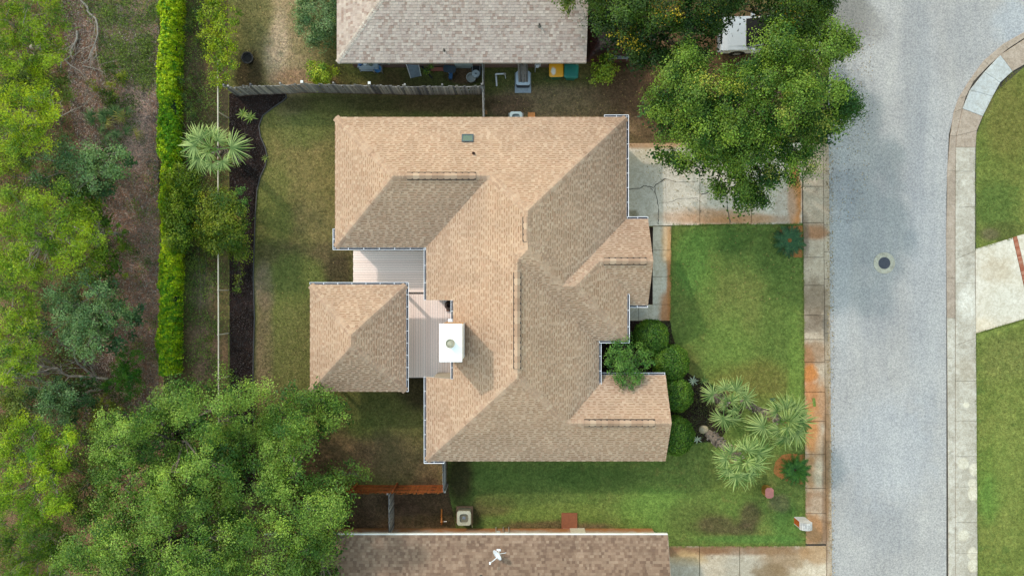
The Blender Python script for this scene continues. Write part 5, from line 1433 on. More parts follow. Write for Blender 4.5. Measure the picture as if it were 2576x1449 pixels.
def tree(name, label, cat, base, lobes_px, ca, cb, seed, trunk=.16, leaf=(.15, .085), clumps=16, per=42, cr=.3, flat=.75, twigs=5, bark=None, group=None, mat=None, hot=None, hotamt=0, up=.6, inner=.45, fork=.4, under=False, split=0):
    """lobes_px: (px, py, radius in plan units, height, tone 0..1)"""
    r = np.random.default_rng(seed)
    lobes = []
    for px, py, rp, z, tn in lobes_px:
        p = G(px, py, z); lobes.append((p.x, p.y, z, rp / S * (H - z) / H, tn))
    whole = lobes
    if split:                                   # break the masses up into ragged sprays
        lobes = []
        for x, y, z, Rr, tn in whole:
            for _ in range(split):
                o_ = r.standard_normal(3) * np.array([.46, .46, .35]) * Rr
                lobes.append((x + o_[0], y + o_[1], max(.4, z + o_[2]), Rr * r.uniform(.38, .72), tn + r.uniform(-.25, .25)))
    b = W(*base)
    root = wempty(name, b, label, cat, group)
    c, ax, nr, L, Wd, col, cs, lob = foliage(lobes, r, ca, cb, leaf, clumps, per, cr, flat, up, hot, hotamt, inner)
    if under:                                   # lower storey of the crown, its shade painted in as darker leaf colours
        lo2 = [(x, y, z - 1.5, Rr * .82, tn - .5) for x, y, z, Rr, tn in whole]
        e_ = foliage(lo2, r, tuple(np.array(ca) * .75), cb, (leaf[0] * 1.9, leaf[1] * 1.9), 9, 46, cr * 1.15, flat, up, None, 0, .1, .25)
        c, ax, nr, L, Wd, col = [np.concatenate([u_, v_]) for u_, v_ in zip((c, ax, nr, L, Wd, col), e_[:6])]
    keep = c[:, 2] > .03
    link('crown', leaf_mesh('crown', c[keep], ax[keep], nr[keep], L[keep], Wd[keep], col[keep]), mat or m_leaf, root)
    mb = MB()
    zm = np.mean([l[2] for l in lobes]); xm, ym = np.mean([l[0] for l in lobes]), np.mean([l[1] for l in lobes])
    fk = np.array([b.x * .7 + xm * .3, b.y * .7 + ym * .3, zm * fork])
    limb(mb, (b.x, b.y, 0), fk, trunk, trunk * .75, r, 5, 0, 8)
    for k, l in enumerate(lobes):
        if split and k % split: continue
        cc = np.array(l[:3]) - np.array([0, 0, l[3] * .2])
        pts = limb(mb, fk, cc, trunk * .42, trunk * .14, r, 6, .05)
        own = cs[lob == k]
        if len(own) and twigs:
            for j in r.choice(len(own), min(len(own), twigs), replace=False):
                s0 = pts[r.integers(3, 6)]
                e = own[j] + (own[j] - cc) * r.uniform(-.1, .15)
                limb(mb, s0, e, trunk * .12, .008, r, 4, .04, 4)
    mb.build('trunk', bark or m_bark, root)
    return root

def lobes_in(poly, spacing, rr_, z, seed, tone=.5, tv=.25, dome=None, n=400):
    """lobes spread over an outline given as bearings (px)"""
    r = random.Random(seed); out = []
    xs, ys = [p[0] for p in poly], [p[1] for p in poly]
    def inside(x, y):
        c = False
        for i in range(len(poly)):
            (x0, y0), (x1, y1) = poly[i], poly[i-1]
            if (y0 > y) != (y1 > y) and x < (x1 - x0) * (y - y0) / (y1 - y0) + x0: c = not c
        return c
    for _ in range(n):
        x, y = r.uniform(min(xs), max(xs)), r.uniform(min(ys), max(ys))
        if inside(x, y) and all(math.hypot(x - o[0], y - o[1]) > spacing for o in out):
            zz = r.uniform(*z)
            if dome: zz *= max(.45, 1 - (math.hypot(x - dome[0], y - dome[1]) / dome[2]) ** 2 * .5)
            out.append((x, y, r.uniform(*rr_), zz, tone + r.uniform(-tv, tv)))
    return out

# ---- the big tree by the road, and the darker ones behind it
OA, OB = (.022, .072, .009), (.150, .240, .028)
big = [(1690, 235, 62, 6.2, .6), (1655, 262, 34, 5.2, .5), (1745, 185, 66, 7.0, .7), (1740, 300, 66, 6.6, .55), (1690, 300, 40, 5.4, .4), (1820, 205, 60, 7.8, .65), (1815, 285, 74, 8.2, .6), (1890, 245, 74, 8.6, .7), (1880, 165, 40, 7.4, .5),
       (1960, 150, 62, 7.4, .6), (2030, 120, 58, 6.6, .75), (2090, 110, 44, 5.8, .6), (2135, 100, 22, 5.2, .3), (2000, 210, 70, 8.0, .75), (2060, 200, 50, 6.8, .5), (2090, 250, 46, 5.8, .25), (2105, 290, 34, 5.4, .2), (2060, 300, 50, 6.2, .3),
       (1960, 300, 74, 8.2, .55), (1880, 330, 66, 8.0, .5), (1740, 375, 50, 5.6, .45), (1690, 375, 30, 4.6, .3), (1800, 370, 60, 6.8, .5), (1850, 410, 54, 6.6, .65), (1920, 395, 62, 7.0, .6), (1990, 365, 56, 6.4, .35), (2030, 380, 30, 5.2, .3),
       (1960, 440, 40, 5.8, .35), (1890, 460, 44, 5.6, .55), (1835, 455, 36, 5.2, .5), (1880, 505, 26, 4.8, .45), (1915, 495, 24, 4.6, .3), (1720, 410, 22, 4.2, .4), (1930, 205, 40, 7.8, .6), (2130, 270, 20, 5.0, .2)]
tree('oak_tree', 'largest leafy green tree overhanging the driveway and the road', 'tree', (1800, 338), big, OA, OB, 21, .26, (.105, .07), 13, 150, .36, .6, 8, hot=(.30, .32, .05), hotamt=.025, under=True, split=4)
dark = [(1530, 35, 46, 4.6, .4), (1508, 22, 26, 4.2, .3), (1570, 60, 48, 4.8, .35), (1600, 20, 60, 5.8, .3), (1650, 70, 60, 6.2, .25), (1690, 20, 60, 6.4, .2), (1640, 125, 36, 4.8, .35), (1700, 125, 44, 5.2, .3), (1745, 70, 56, 6.0, .25),
        (1760, 130, 36, 4.8, .4), (1780, 15, 60, 6.2, .2), (1590, 110, 28, 4.2, .3), (1800, 60, 28, 5.4, .2), (1730, 145, 30, 4.6, .5), (1570, -40, 70, 5.8, .3), (1680, -50, 80, 6.4, .3), (1790, -50, 70, 6.2, .3)]
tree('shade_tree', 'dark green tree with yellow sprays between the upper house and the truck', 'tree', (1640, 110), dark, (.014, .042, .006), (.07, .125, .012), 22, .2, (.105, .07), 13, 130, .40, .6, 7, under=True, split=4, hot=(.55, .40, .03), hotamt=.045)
yl = [(1545, 92, 22, 4.0, .9), (1565, 110, 14, 3.8, .9), (1580, 75, 18, 4.4, .8)]
tree('yellowing_shrub', 'thin tree with yellow leaves hanging over the maroon tarpaulin', 'tree', (1585, 110), yl, (.30, .26, .03), (.62, .46, .04), 23, .05, (.12, .08), 12, 30, .26, .8, 4)
up2 = [(1972, 75, 24, 5.2, .4), (1972, 40, 28, 5.4, .35), (1995, 105, 30, 5.2, .5), (2045, 85, 40, 5.4, .5), (1965, 118, 16, 5.0, .5), (1850, 20, 26, 5.4, .3), (1815, 30, 24, 5.2, .25), (1905, -30, 50, 5.6, .35), (1970, 25, 54, 6.0, .4), (2030, 30, 50, 5.6, .5), (2070, 55, 34, 5.0, .5), (1990, 70, 34, 5.4, .45), (1940, -40, 60, 6, .4), (2050, -30, 60, 5.8, .4), (2075, 5, 26, 4.6, .4)]
tree('shade_tree', 'smaller dark leafed tree at the top edge above the truck', 'tree', (1985, 25), up2, (.018, .05, .007), (.085, .14, .014), 24, .17, (.105, .07), 13, 130, .40, .6, 7, under=True, split=4, hot=(.5, .36, .03), hotamt=.02)
eave = [(1415, 8, 24, 4.6, .5), (1432, 22, 14, 4.3, .4), (1405, -20, 40, 4.8, .5)]
tree('overhanging_tree', 'leafy spray reaching over the top edge of the speckled grey brown roof', 'tree', (1470, -60), eave, (.04, .085, .014), (.16, .2, .03), 25, .08, (.14, .09), 16, 40, .28, .75, 4)
mid = [(1665, 165, 30, 2.2, .4), (1700, 160, 28, 2.4, .4), (1620, 150, 24, 2.0, .4), (1735, 170, 22, 2.2, .5)]
tree('shrub', 'low bushy undergrowth on the brown soil left of the big tree', 'shrub', (1665, 178), mid, (.04, .085, .02), (.14, .2, .045), 26, .05, (.12, .07), 18, 36, .25, .7, 3)

# ---- the grove in the lower left
LA, LB = (.040, .108, .014), (.235, .350, .055)
g1 = lobes_in([(430, 985), (480, 968), (530, 970), (545, 1000), (540, 1050), (570, 1095), (620, 1090), (630, 1180), (560, 1230), (430, 1240), (310, 1210), (240, 1150), (235, 1090), (310, 1065), (390, 1030)], 42, (42, 62), (4.2, 7.8), 31, .55, .3, (430, 1120, 330))
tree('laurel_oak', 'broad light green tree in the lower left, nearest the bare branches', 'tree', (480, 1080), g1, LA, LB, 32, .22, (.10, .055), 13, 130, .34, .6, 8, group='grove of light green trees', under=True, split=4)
g2 = lobes_in([(665, 1015), (705, 985), (755, 990), (805, 1035), (832, 1062), (822, 1090), (770, 1120), (750, 1180), (700, 1220), (650, 1180), (640, 1100)], 40, (36, 54), (3.6, 6.6), 33, .5, .3, (720, 1090, 260))
tree('laurel_oak', 'rounded light green tree growing out of the mulch bed below the pavilion', 'tree', (760, 1060), g2, LA, LB, 34, .18, (.10, .055), 14, 125, .33, .6, 8, group='grove of light green trees', under=True, split=4)
g3 = lobes_in([(230, 1275), (310, 1255), (430, 1250), (560, 1240), (600, 1300), (590, 1400), (600, 1500), (380, 1520), (190, 1520), (180, 1400), (230, 1330)], 46, (44, 64), (4.2, 8.0), 35, .55, .3, (400, 1400, 360))
tree('laurel_oak', 'wide light green tree at the bottom edge left of the grey sandy gap', 'tree', (480, 1340), g3, LA, LB, 36, .22, (.10, .055), 13, 130, .34, .6, 8, group='grove of light green trees', under=True, split=4)
g4 = lobes_in([(670, 1235), (760, 1225), (835, 1250), (840, 1340), (825, 1420), (835, 1500), (720, 1520), (690, 1420), (660, 1350), (700, 1290)], 44, (40, 58), (3.8, 7.0), 37, .5, .3, (770, 1340, 260))
tree('laurel_oak', 'light green tree at the bottom edge overlapping the brown roof corner', 'tree', (800, 1300), g4, LA, LB, 38, .2, (.10, .055), 13, 128, .34, .6, 8, group='grove of light green trees', under=True, split=4)
g5 = [(880, 1195, 36, 2.8, .55), (905, 1188, 24, 2.6, .6), (850, 1215, 34, 3.0, .5), (845, 1180, 20, 2.4, .5), (920, 1200, 14, 2.3, .6)]
tree('young_tree', 'small bright leafy tree overhanging the rust brown fence', 'tree', (880, 1188), g5, (.035, .09, .012), (.14, .21, .03), 39, .06, (.13, .075), 18, 40, .25, .75, 4)
g6 = lobes_in([(590, 1230), (650, 1215), (700, 1250), (690, 1290), (610, 1290), (585, 1260)], 34, (26, 38), (3.6, 4.6), 40, .4, .2)
tree('young_tree', 'low shaded tree filling the gap above the grey sandy ground in the grove', 'tree', (640, 1215), g6, LA, LB, 41, .1, (.12, .07), 15, 40, .26, .72, 4)

# ---- the scrub woods on the left
YA, YB = (.050, .125, .010), (.270, .380, .014)
BA, BB = (.055, .120, .040), (.185, .290, .105)
DA, DB = (.025, .05, .010), (.09, .12, .02)
woods = [
    ('sand_pine', 'yellow green pine in the top left corner', (20, 80), [(0, -30), (140, -30), (160, 60), (150, 150), (110, 180), (0, 160)], YA, YB, (4.6, 6.4), 51, 'p'),
    ('sand_pine', 'dull green pine below the top left pine', (60, 180), [(0, 160), (120, 160), (170, 190), (150, 230), (60, 240), (0, 210)], (.04, .085, .012), (.14, .2, .028), (3.4, 4.4), 52, 'p'),
    ('sand_pine', 'brightest yellow pine at the left edge above the bluish scrub oak', (60, 260), [(20, 210), (110, 210), (135, 260), (120, 330), (90, 380), (0, 390), (0, 230)], (.08, .17, .008), (.40, .50, .014), (4.8, 6.2), 53, 'p'),
    ('scrub_oak', 'bluish green scrub oak left of the leaf strewn clearing, upper one', (200, 420), [(120, 390), (200, 360), (280, 370), (300, 420), (250, 470), (150, 480), (95, 450)], BA, BB, (3.4, 4.6), 54, 'o'),
    ('sand_pine', 'dark olive pine at the left edge beside the upper scrub oak', (40, 450), [(0, 380), (90, 390), (90, 470), (40, 500), (0, 490)], DA, YB, (3.8, 5.0), 55, 'p'),
    ('sand_pine', 'wide bright yellow green pine halfway down the left edge', (90, 590), [(0, 500), (90, 500), (140, 560), (190, 560), (220, 600), (160, 660), (90, 700), (0, 720)], (.065, .15, .008), (.28, .39, .016), (4.8, 6.6), 56, 'p'),
    ('turkey_oak', 'yellow leaved oak at the clearing edge beside the wide pine', (230, 580), [(140, 470), (200, 490), (225, 530), (262, 565), (250, 620), (262, 690), (215, 690), (190, 600)], (.055, .13, .010), (.24, .34, .02), (3.4, 4.8), 57, 'o'),
    ('scrub_oak', 'large bluish green scrub oak reaching into the clearing, lower one', (220, 770), [(130, 730), (200, 700), (270, 720), (315, 790), (290, 850), (230, 900), (170, 890), (110, 830), (100, 770)], BA, BB, (3.6, 5.0), 58, 'o'),
    ('sand_pine', 'narrow yellow green pine at the left edge beside the lower scrub oak', (40, 850), [(0, 740), (60, 760), (88, 800), (80, 900), (70, 950), (0, 960)], YA, YB, (4.2, 5.6), 59, 'p'),
    ('scrub_oak', 'small bluish green scrub oak below the grey bare branches', (130, 1010), [(70, 990), (130, 965), (185, 985), (195, 1030), (150, 1060), (80, 1050)], BA, BB, (3.0, 4.0), 60, 'o'),
    ('sand_pine', 'olive pine at the left edge below the bare branches', (30, 1040), [(0, 980), (50, 990), (60, 1060), (20, 1110), (0, 1100)], (.04, .08, .01), (.15, .19, .02), (3.4, 4.6), 61, 'p'),
    ('sand_pine', 'tall bright lime pine at the left edge beside the grove', (90, 1200), [(0, 1110), (70, 1070), (170, 1070), (180, 1110), (150, 1180), (150, 1290), (60, 1300), (0, 1300)], (.07, .17, .007), (.30, .42, .012), (5.0, 6.6), 62, 'p'),
    ('sand_pine', 'deep green pine in the bottom left corner', (80, 1390), [(0, 1300), (120, 1310), (190, 1360), (190, 1480), (0, 1480)], (.035, .09, .008), (.16, .26, .016), (3.6, 5.2), 63, 'p'),
    ('sand_pine', 'olive green pine between the lime pine and the grove', (200, 1220), [(160, 1150), (230, 1130), (250, 1200), (230, 1290), (170, 1300)], (.04, .08, .01), (.15, .2, .02), (4.0, 5.2), 64, 'p')]
for nm, lb, base, poly, ca, cb, zr, sd, kd in woods:
    lo = lobes_in(poly, 26 if kd == 'p' else 30, (22, 36) if kd == 'p' else (26, 40), zr, sd, .5, .35)
    bx = (CX + (base[0] - CX) * .93, CY + (base[1] - CY) * .93)
    if kd == 'p': tree(nm, lb, 'tree', bx, lo, ca, cb, sd + 100, .12, (.16, .032), 17, 95, .28, .7, 5, m_palebark, 'trees of the scrub wood', up=.75, split=2)
    else: tree(nm, lb, 'tree', bx, lo, ca, cb, sd + 100, .11, (.10, .06), 20, 55, .25, .72, 7, m_palebark, 'trees of the scrub wood', under=True, split=3)
sh_list = [
    ('dense dark green shrub with two heads at the foot of the bare branches', [(318, 905, 30, 1.6, .4), (345, 900, 22, 1.5, .5), (300, 925, 26, 1.5, .4), (322, 940, 26, 1.5, .5), (290, 965, 26, 1.4, .4), (335, 965, 24, 1.5, .5), (325, 990, 22, 1.3, .4), (268, 970, 18, 1.2, .4)], (.025, .10, .008), (.09, .22, .015), (340, 945)),
    ('bright green sapling clump alone on the litter halfway down the clearing', [(308, 590, 12, .8, .4), (306, 612, 16, .8, .5), (318, 628, 12, .7, .4), (300, 625, 9, .6, .6)], (.05, .12, .01), (.16, .24, .02), (318, 612)),
    ('small yellow green bush at the lower left of the upper clearing', [(230, 206, 11, .7, .6), (238, 220, 11, .7, .7)], (.06, .11, .008), (.26, .28, .02), (250, 222)),
    ('tiny round yellow bush in the middle of the upper clearing', [(276, 207, 13, .7, .7)], (.07, .12, .008), (.28, .29, .02), (290, 216)),
    ('yellow green bush nearest the hedge in the upper clearing', [(307, 190, 13, .8, .5), (302, 205, 12, .8, .6)], (.06, .11, .008), (.25, .28, .02), (318, 205)),
    ('dark little bush above the round yellow bush', [(278, 177, 15, .8, .2)], (.04, .08, .01), (.12, .16, .02), (292, 190)),
    ('low spreading bush below the round yellow bush', [(270, 231, 12, .5, .3), (292, 236, 11, .5, .5), (284, 246, 9, .4, .3)], (.04, .09, .01), (.18, .22, .02), (288, 244)),
    ('yellow green shrub at the clearing edge between the bare branches and the grove', [(268, 1010, 22, 1.6, .6), (290, 1030, 18, 1.5, .5), (250, 1030, 18, 1.6, .5), (245, 1070, 22, 2.2, .6)], (.08, .11, .008), (.32, .32, .03), (290, 1020)),
    ('small yellow sprig beside the turkey oak at the clearing', [(318 - 0, 500 - 0, 8, .5, .5), (315, 690, 9, .5, .5)], (.07, .12, .01), (.26, .3, .03), (322, 690)),
]
for i, (lb, lo, ca, cb, base) in enumerate(sh_list):
    if i == 8: lo = lo[1:]; lb = 'little green sprig on the litter beside the hedge, below the sapling clump'
    tree('shrub', lb, 'shrub', base, lo, ca, cb, 80 + i, .03, (.09, .05), 60, 44, .15, .8, 3, inner=.3)
# clipped hedge covered with vine
r = np.random.default_rng(91)
n = 80000
y = r.uniform(W(0, 938).y, W(0, -60).y, n); a = r.uniform(-.15, math.pi + .35, n)
wv = .12 * np.sin(y * 1.7) + .08 * np.sin(y * 4.1 + 1)
rx, rz = .46 + wv * .7, .62 + .10 * np.sin(y * 2.3 + 2) + .06 * np.sin(y * 6.1)
x0 = W(443, 0).x + .09 * np.sin(y * .45)
q = 1 - .18 * r.random(n) ** 2 + .05 * r.standard_normal(n) + .10 * np.maximum(0, np.sin(y * 3.1 + a * 4)) * np.sin(y * 7.7 + a * 3) + (r.random(n) < .05) * .22 * r.random(n)
c = np.stack([x0 + rx * np.cos(a) * q, y, .85 + rz * np.sin(a) * q], 1)
low = a > math.pi; c[low, 2] = r.uniform(.05, .85, low.sum()); c[low, 0] = x0[low] - .46
e2 = (r.random(n) < .10); c[e2, 0] = x0[e2] + .46 + .06 * r.standard_normal(e2.sum()); c[e2, 2] = r.uniform(.05, .9, e2.sum())
nr = unit(np.stack([np.cos(a) * .6, np.zeros(n), np.maximum(np.sin(a), .1)], 1) + r.standard_normal((n, 3)) * .65 + np.array([0, 0, .3]))
ax = unit(np.cross(nr, r.standard_normal((n, 3)))); nr = unit(nr - ax * np.sum(nr * ax, 1, keepdims=True))
cell = np.floor(y / .16).astype(int) * 7919 + np.floor(c[:, 0] / .16).astype(int) * 104729
_, inv = np.unique(cell, return_inverse=True)
patch = .45 + .22 * np.sin(y * .55) + .15 * np.sin(y * 1.3 + c[:, 0] * 3) + .28 * r.standard_normal(inv.max() + 1)[inv] + .25 * r.standard_normal(n)
c[:, 2] += .06 * r.standard_normal(inv.max() + 1)[inv]
hd = wempty('hedge', W(449, 440), 'long bright green vine covered hedge between the clearing and the verge', 'hedge')
link('foliage', leaf_mesh('foliage', c, ax, nr, .095 * r.uniform(.7, 1.3, n), .07 * r.uniform(.7, 1.3, n), colours(n, (.085, .23, .004), (.42, .52, .005), patch, r)), m_leaf, hd)
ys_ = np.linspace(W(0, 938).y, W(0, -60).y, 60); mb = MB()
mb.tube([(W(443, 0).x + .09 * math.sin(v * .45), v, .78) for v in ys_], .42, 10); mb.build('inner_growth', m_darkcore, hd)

# vine over the fence, shrubs along it
vn = [(535, 30, 34, 1.9, .5), (560, 60, 30, 1.9, .6), (530, 95, 30, 1.9, .7), (562, 110, 28, 1.9, .6), (548, 150, 28, 1.9, .7), (570, 165, 22, 1.8, .5), (555, 195, 24, 1.8, .7), (580, 40, 24, 1.8, .4), (510, 70, 18, 1.5, .7), (540, -20, 34, 1.9, .5), (580, 120, 20, 1.7, .4)]
tree('vine', 'yellow green vine smothering the top end of the chain link fence', 'vine', (576, 100), vn, (.06, .14, .006), (.30, .36, .01), 92, .04, (.10, .07), 44, 40, .2, .55, 3)
sA = [(520, 520, 30, 2.4, .6), (560, 505, 30, 2.6, .5), (590, 545, 30, 2.4, .3), (550, 555, 36, 2.8, .6), (575, 580, 34, 2.6, .4), (520, 575, 26, 2.2, .5), (590, 600, 28, 2.2, .2), (560, 620, 26, 2.0, .4), (600, 630, 22, 1.8, .4), (530, 610, 20, 1.9, .5)]
tree('shrub', 'big olive shrub with orange tinges straddling the chain link fence', 'shrub', (585, 570), sA, (.040, .090, .008), (.22, .25, .018), 93, .07, (.10, .065), 62, 90, .26, .7, 3, hot=(.32, .2, .05), hotamt=.03)
sB = [(440, 440, 26, 1.9, .7), (465, 455, 22, 1.8, .3), (490, 450, 18, 1.6, .2), (450, 490, 28, 2.0, .4), (480, 490, 22, 1.8, .3), (440, 540, 30, 2.0, .5), (470, 535, 22, 1.8, .3), (445, 590, 30, 2.0, .4), (475, 470, 20, 1.7, .3), (470, 590, 18, 1.5, .3)]
tree('shrub', 'dark green shrub with yellow tips squeezed between the hedge and the olive shrub', 'shrub', (478, 520), sB, (.022, .075, .006), (.18, .24, .012), 94, .06, (.10, .065), 60, 84, .26, .7, 3)
sC = [(603, 478, 12, 1.1, .6), (606, 500, 18, 1.1, .5), (613, 515, 14, 1.0, .6), (596, 520, 10, .9, .5)]
tree('shrub', 'glossy bright green shrub in the mulch bed right of the olive shrub', 'shrub', (612, 508), sC, (.04, .12, .02), (.14, .28, .05), 95, .03, (.12, .05), 50, 30, .16, .7, 3)
sD = [(605, 660, 14, .8, .4), (602, 685, 14, .7, .6), (605, 705, 10, .6, .7), (600, 725, 8, .5, .7)]
tree('shrub', 'thin trailing sprouts in the mulch bed below the olive shrub', 'shrub', (608, 690), sD, (.05, .11, .01), (.22, .26, .03), 96, .025, (.10, .05), 46, 20, .16, .7, 3)
sE = [(470, 640, 18, .5, .3), (500, 660, 20, .5, .2), (480, 590, 20, .6, .2), (520, 680, 16, .4, .3), (530, 880, 14, .4, .7), (525, 850, 10, .4, .7), (470, 210, 22, .8, .1), (480, 250, 24, .9, .1), (475, 290, 20, .8, .1), (500, 20, 26, .5, .4), (495, 110, 16, .5, .6), (470, 60, 18, .5, .4)]
tree('weeds', 'dark green weed clumps along the overgrown verge behind the hedge', 'weeds', (500, 600), sE, (.03, .065, .010), (.15, .19, .02), 97, .015, (.08, .05), 50, 30, .15, .5, 0)
sF = [(790, 20, 44, 1.6, .5), (820, 60, 36, 1.6, .5), (780, 70, 36, 1.4, .4), (760, 30, 26, 1.2, .4), (815, 105, 30, 1.3, .4), (785, 110, 18, 1.0, .3), (840, 20, 20, 1.5, .4), (790, -30, 40, 1.6, .5)]
tree('shrub', 'large pale grey green shrub against the left wall of the upper house', 'shrub', (820, 75), sF, (.055, .12, .035), (.22, .30, .12), 98, .05, (.10, .045), 52, 84, .24, .7, 4)
sG = [(790, 180, 22, .9, .6), (812, 188, 24, 1.0, .6), (832, 185, 16, .8, .8), (800, 200, 18, .7, .5)]
tree('shrub', 'yellow green shrub behind the long fence near the grey brown house corner', 'shrub', (820, 196), sG, (.09, .18, .012), (.38, .44, .03), 99, .03, (.11, .05), 56, 60, .2, .75, 3)
sH = [(1510, 165, 22, 1.0, .5), (1530, 160, 20, 1.1, .5), (1515, 185, 22, 1.0, .6), (1500, 195, 12, .8, .7), (1540, 178, 14, .9, .4), (1525, 200, 10, .7, .8)]
tree('shrub', 'broad leaved yellow green shrub right of the green bin', 'shrub', (1512, 188), sH, (.045, .11, .015), (.28, .36, .03), 100, .03, (.17, .08), 40, 36, .22, .75, 3)
sI = [(1372, 195, 8, .4, .2), (1378, 200, 6, .3, .2)]
tree('shrub', 'tiny dark plant left of the yellow lidded bin', 'plant', (1374, 202), sI, (.03, .06, .02), (.1, .14, .03), 101, .015, (.08, .04), 90, 20, .1, .7, 2)
sJ = [(1078, 172, 12, 1.0, .5), (1085, 166, 9, 1.2, .5)]
tree('shrub', 'bright green weed against the red brick wall beside the black plank', 'plant', (1082, 186), sJ, (.06, .13, .01), (.18, .26, .02), 102, .015, (.08, .05), 80, 24, .12, .7, 2)

# clipped round bushes and the small tree among them
def ball(px, py, rp, z, label, seed):
    r = np.random.default_rng(seed); p = G(px, py, z); Rr = rp / S * (H - z) / H
    o = wempty('round_bush', Vector((p.x, p.y, 0.04)), label, 'bush', 'clipped round bushes')
    n = int(15000 * Rr * Rr)
    d = unit(r.standard_normal((n, 3))); d = d[d[:, 2] > -.75]; n = len(d)
    bump = 1 + .035 * np.sin(d[:, 0] * 7 + seed) * np.cos(d[:, 1] * 6) + .02 * np.sin(d[:, 1] * 13)
    flat = np.where(d[:, 2] > 0, .80, .85)
    q = (1 - .10 * r.random(n) ** 1.5 + .025 * r.standard_normal(n)) * bump
    c = np.array([p.x, p.y, z]) + d * q[:, None] * Rr * np.stack([np.ones(n), np.ones(n), flat], 1)
    nr = unit(d * .8 + r.standard_normal((n, 3)) * .45 + np.array([0, 0, .2])); ax = unit(np.cross(nr, r.standard_normal((n, 3)))); nr = unit(nr - ax * np.sum(nr * ax, 1, keepdims=True))
    t_ = .35 + .25 * r.standard_normal(n) + .2 * np.sin(d[:, 0] * 5 + seed)
    link('foliage', leaf_mesh('foliage', c, ax, nr, .085 * r.uniform(.7, 1.3, n), .055 * r.uniform(.7, 1.3, n), colours(n, (.030, .090, .008), (.15, .25, .025), t_, r)), m_waxy, o)
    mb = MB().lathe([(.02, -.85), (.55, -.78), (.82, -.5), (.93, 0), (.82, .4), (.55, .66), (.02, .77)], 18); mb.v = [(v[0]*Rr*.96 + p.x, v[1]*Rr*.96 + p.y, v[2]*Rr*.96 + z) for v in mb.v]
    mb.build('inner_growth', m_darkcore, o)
    MB().tube([(p.x, p.y, 0), (p.x, p.y, z - Rr * .5)], .06, 8).build('stem', m_bark, o)
    return o
ball(1638, 847, 44, 1.0, 'topmost round clipped bush, touching the end of the walkway', 111)
ball(1687, 912, 46, 1.0, 'second round clipped bush from the walkway', 112)
ball(1700, 993, 43, 1.0, 'third round clipped bush from the walkway', 113)
ball(1697, 1095, 49, 1.0, 'lowest round clipped bush, set apart against the gable end', 114)
sm = [(1570, 870, 26, 3.0, .5), (1600, 885, 24, 3.0, .5), (1545, 895, 22, 3.0, .5), (1575, 915, 30, 3.2, .5), (1615, 905, 22, 2.9, .5), (1630, 885, 14, 2.7, .5), (1540, 925, 16, 3.0, .4), (1600, 935, 20, 3.1, .5), (1560, 945, 16, 3.2, .4), (1525, 905, 10, 2.9, .4), (1565, 965, 9, 3.3, .4), (1585, 975, 7, 3.3, .4), (1555, 955, 7, 3.3, .4), (1600, 960, 6, 3.2, .4), (1575, 850, 10, 2.8, .5), (1640, 920, 12, 2.6, .4)]
tree('ornamental_tree', 'small feathery green tree in the corner between the round bushes and the house', 'tree', (1590, 885), sm, (.040, .125, .020), (.15, .28, .05), 115, .05, (.11, .05), 50, 48, .2, .6, 4, m_bark)

# spiky rosettes
def rosette(loc, n, L, wd, ca, cb, name, label, cat, seed, lift=(.2, .9), group=None):
    r = np.random.default_rng(seed); o = empty(name, loc, label, cat, group)
    for i in range(n):
        a = 2 * math.pi * i / n + r.uniform(-.2, .2); el = r.uniform(*lift); ln = L * r.uniform(.8, 1.15)
        V, Fc, C = [], [], []
        cc = np.array(ca) + (np.array(cb) - np.array(ca)) * r.random()
        for k in range(5):
            t_ = k / 4; w_ = wd * (1 - t_ ** 2) * (.5 + t_ if t_ < .5 else 1); h_ = ln * t_ * math.sin(el) - .25 * ln * t_ * t_
            x = ln * t_ * math.cos(el); sd = (-math.sin(a), math.cos(a))
            for s_ in (-1, 1): V.append((x*math.cos(a) + s_*w_*sd[0]/2, x*math.sin(a) + s_*w_*sd[1]/2, max(.015, h_ + .05 + .25*w_)))
            C += [(*cc, 1)] * 2
            if k: Fc.append((2*k-2, 2*k-1, 2*k+1, 2*k))
        link('leaf', np_mesh('leaf', np.array(V), Fc, np.array(C)), m_waxy, o)
    return o
rosette(W(1742, 957, .05), 9, .34, .09, (.30, .34, .24), (.42, .46, .34), 'agave', 'pale grey green spiky plant nearest the second and third round bushes', 'plant', 121)
rosette(W(1769, 957, .05), 14, .40, .05, (.07, .14, .03), (.2, .27, .08), 'spiky_plant', 'green spiky plant at the upper edge of the front mulch bed', 'plant', 122)
rosette(W(1753, 1103, .05), 8, .32, .09, (.30, .33, .24), (.42, .45, .34), 'agave', 'pale spiky plant beside the lowest round bush', 'plant', 123)
rosette(W(614, 289, .05), 16, .46, .075, (.12, .2, .03), (.34, .4, .10), 'lily', 'left of two spiky lime green lilies in the mulch bed', 'plant', 124)
rosette(W(632, 297, .05), 16, .46, .075, (.12, .2, .03), (.34, .4, .10), 'lily', 'right of two spiky lime green lilies in the mulch bed', 'plant', 125)
rosette(W(669, 400, .05), 10, .30, .05, (.09, .13, .02), (.22, .26, .05), 'grass_tuft', 'small olive tuft on the edging of the mulch bed near the tall palm', 'plant', 126)

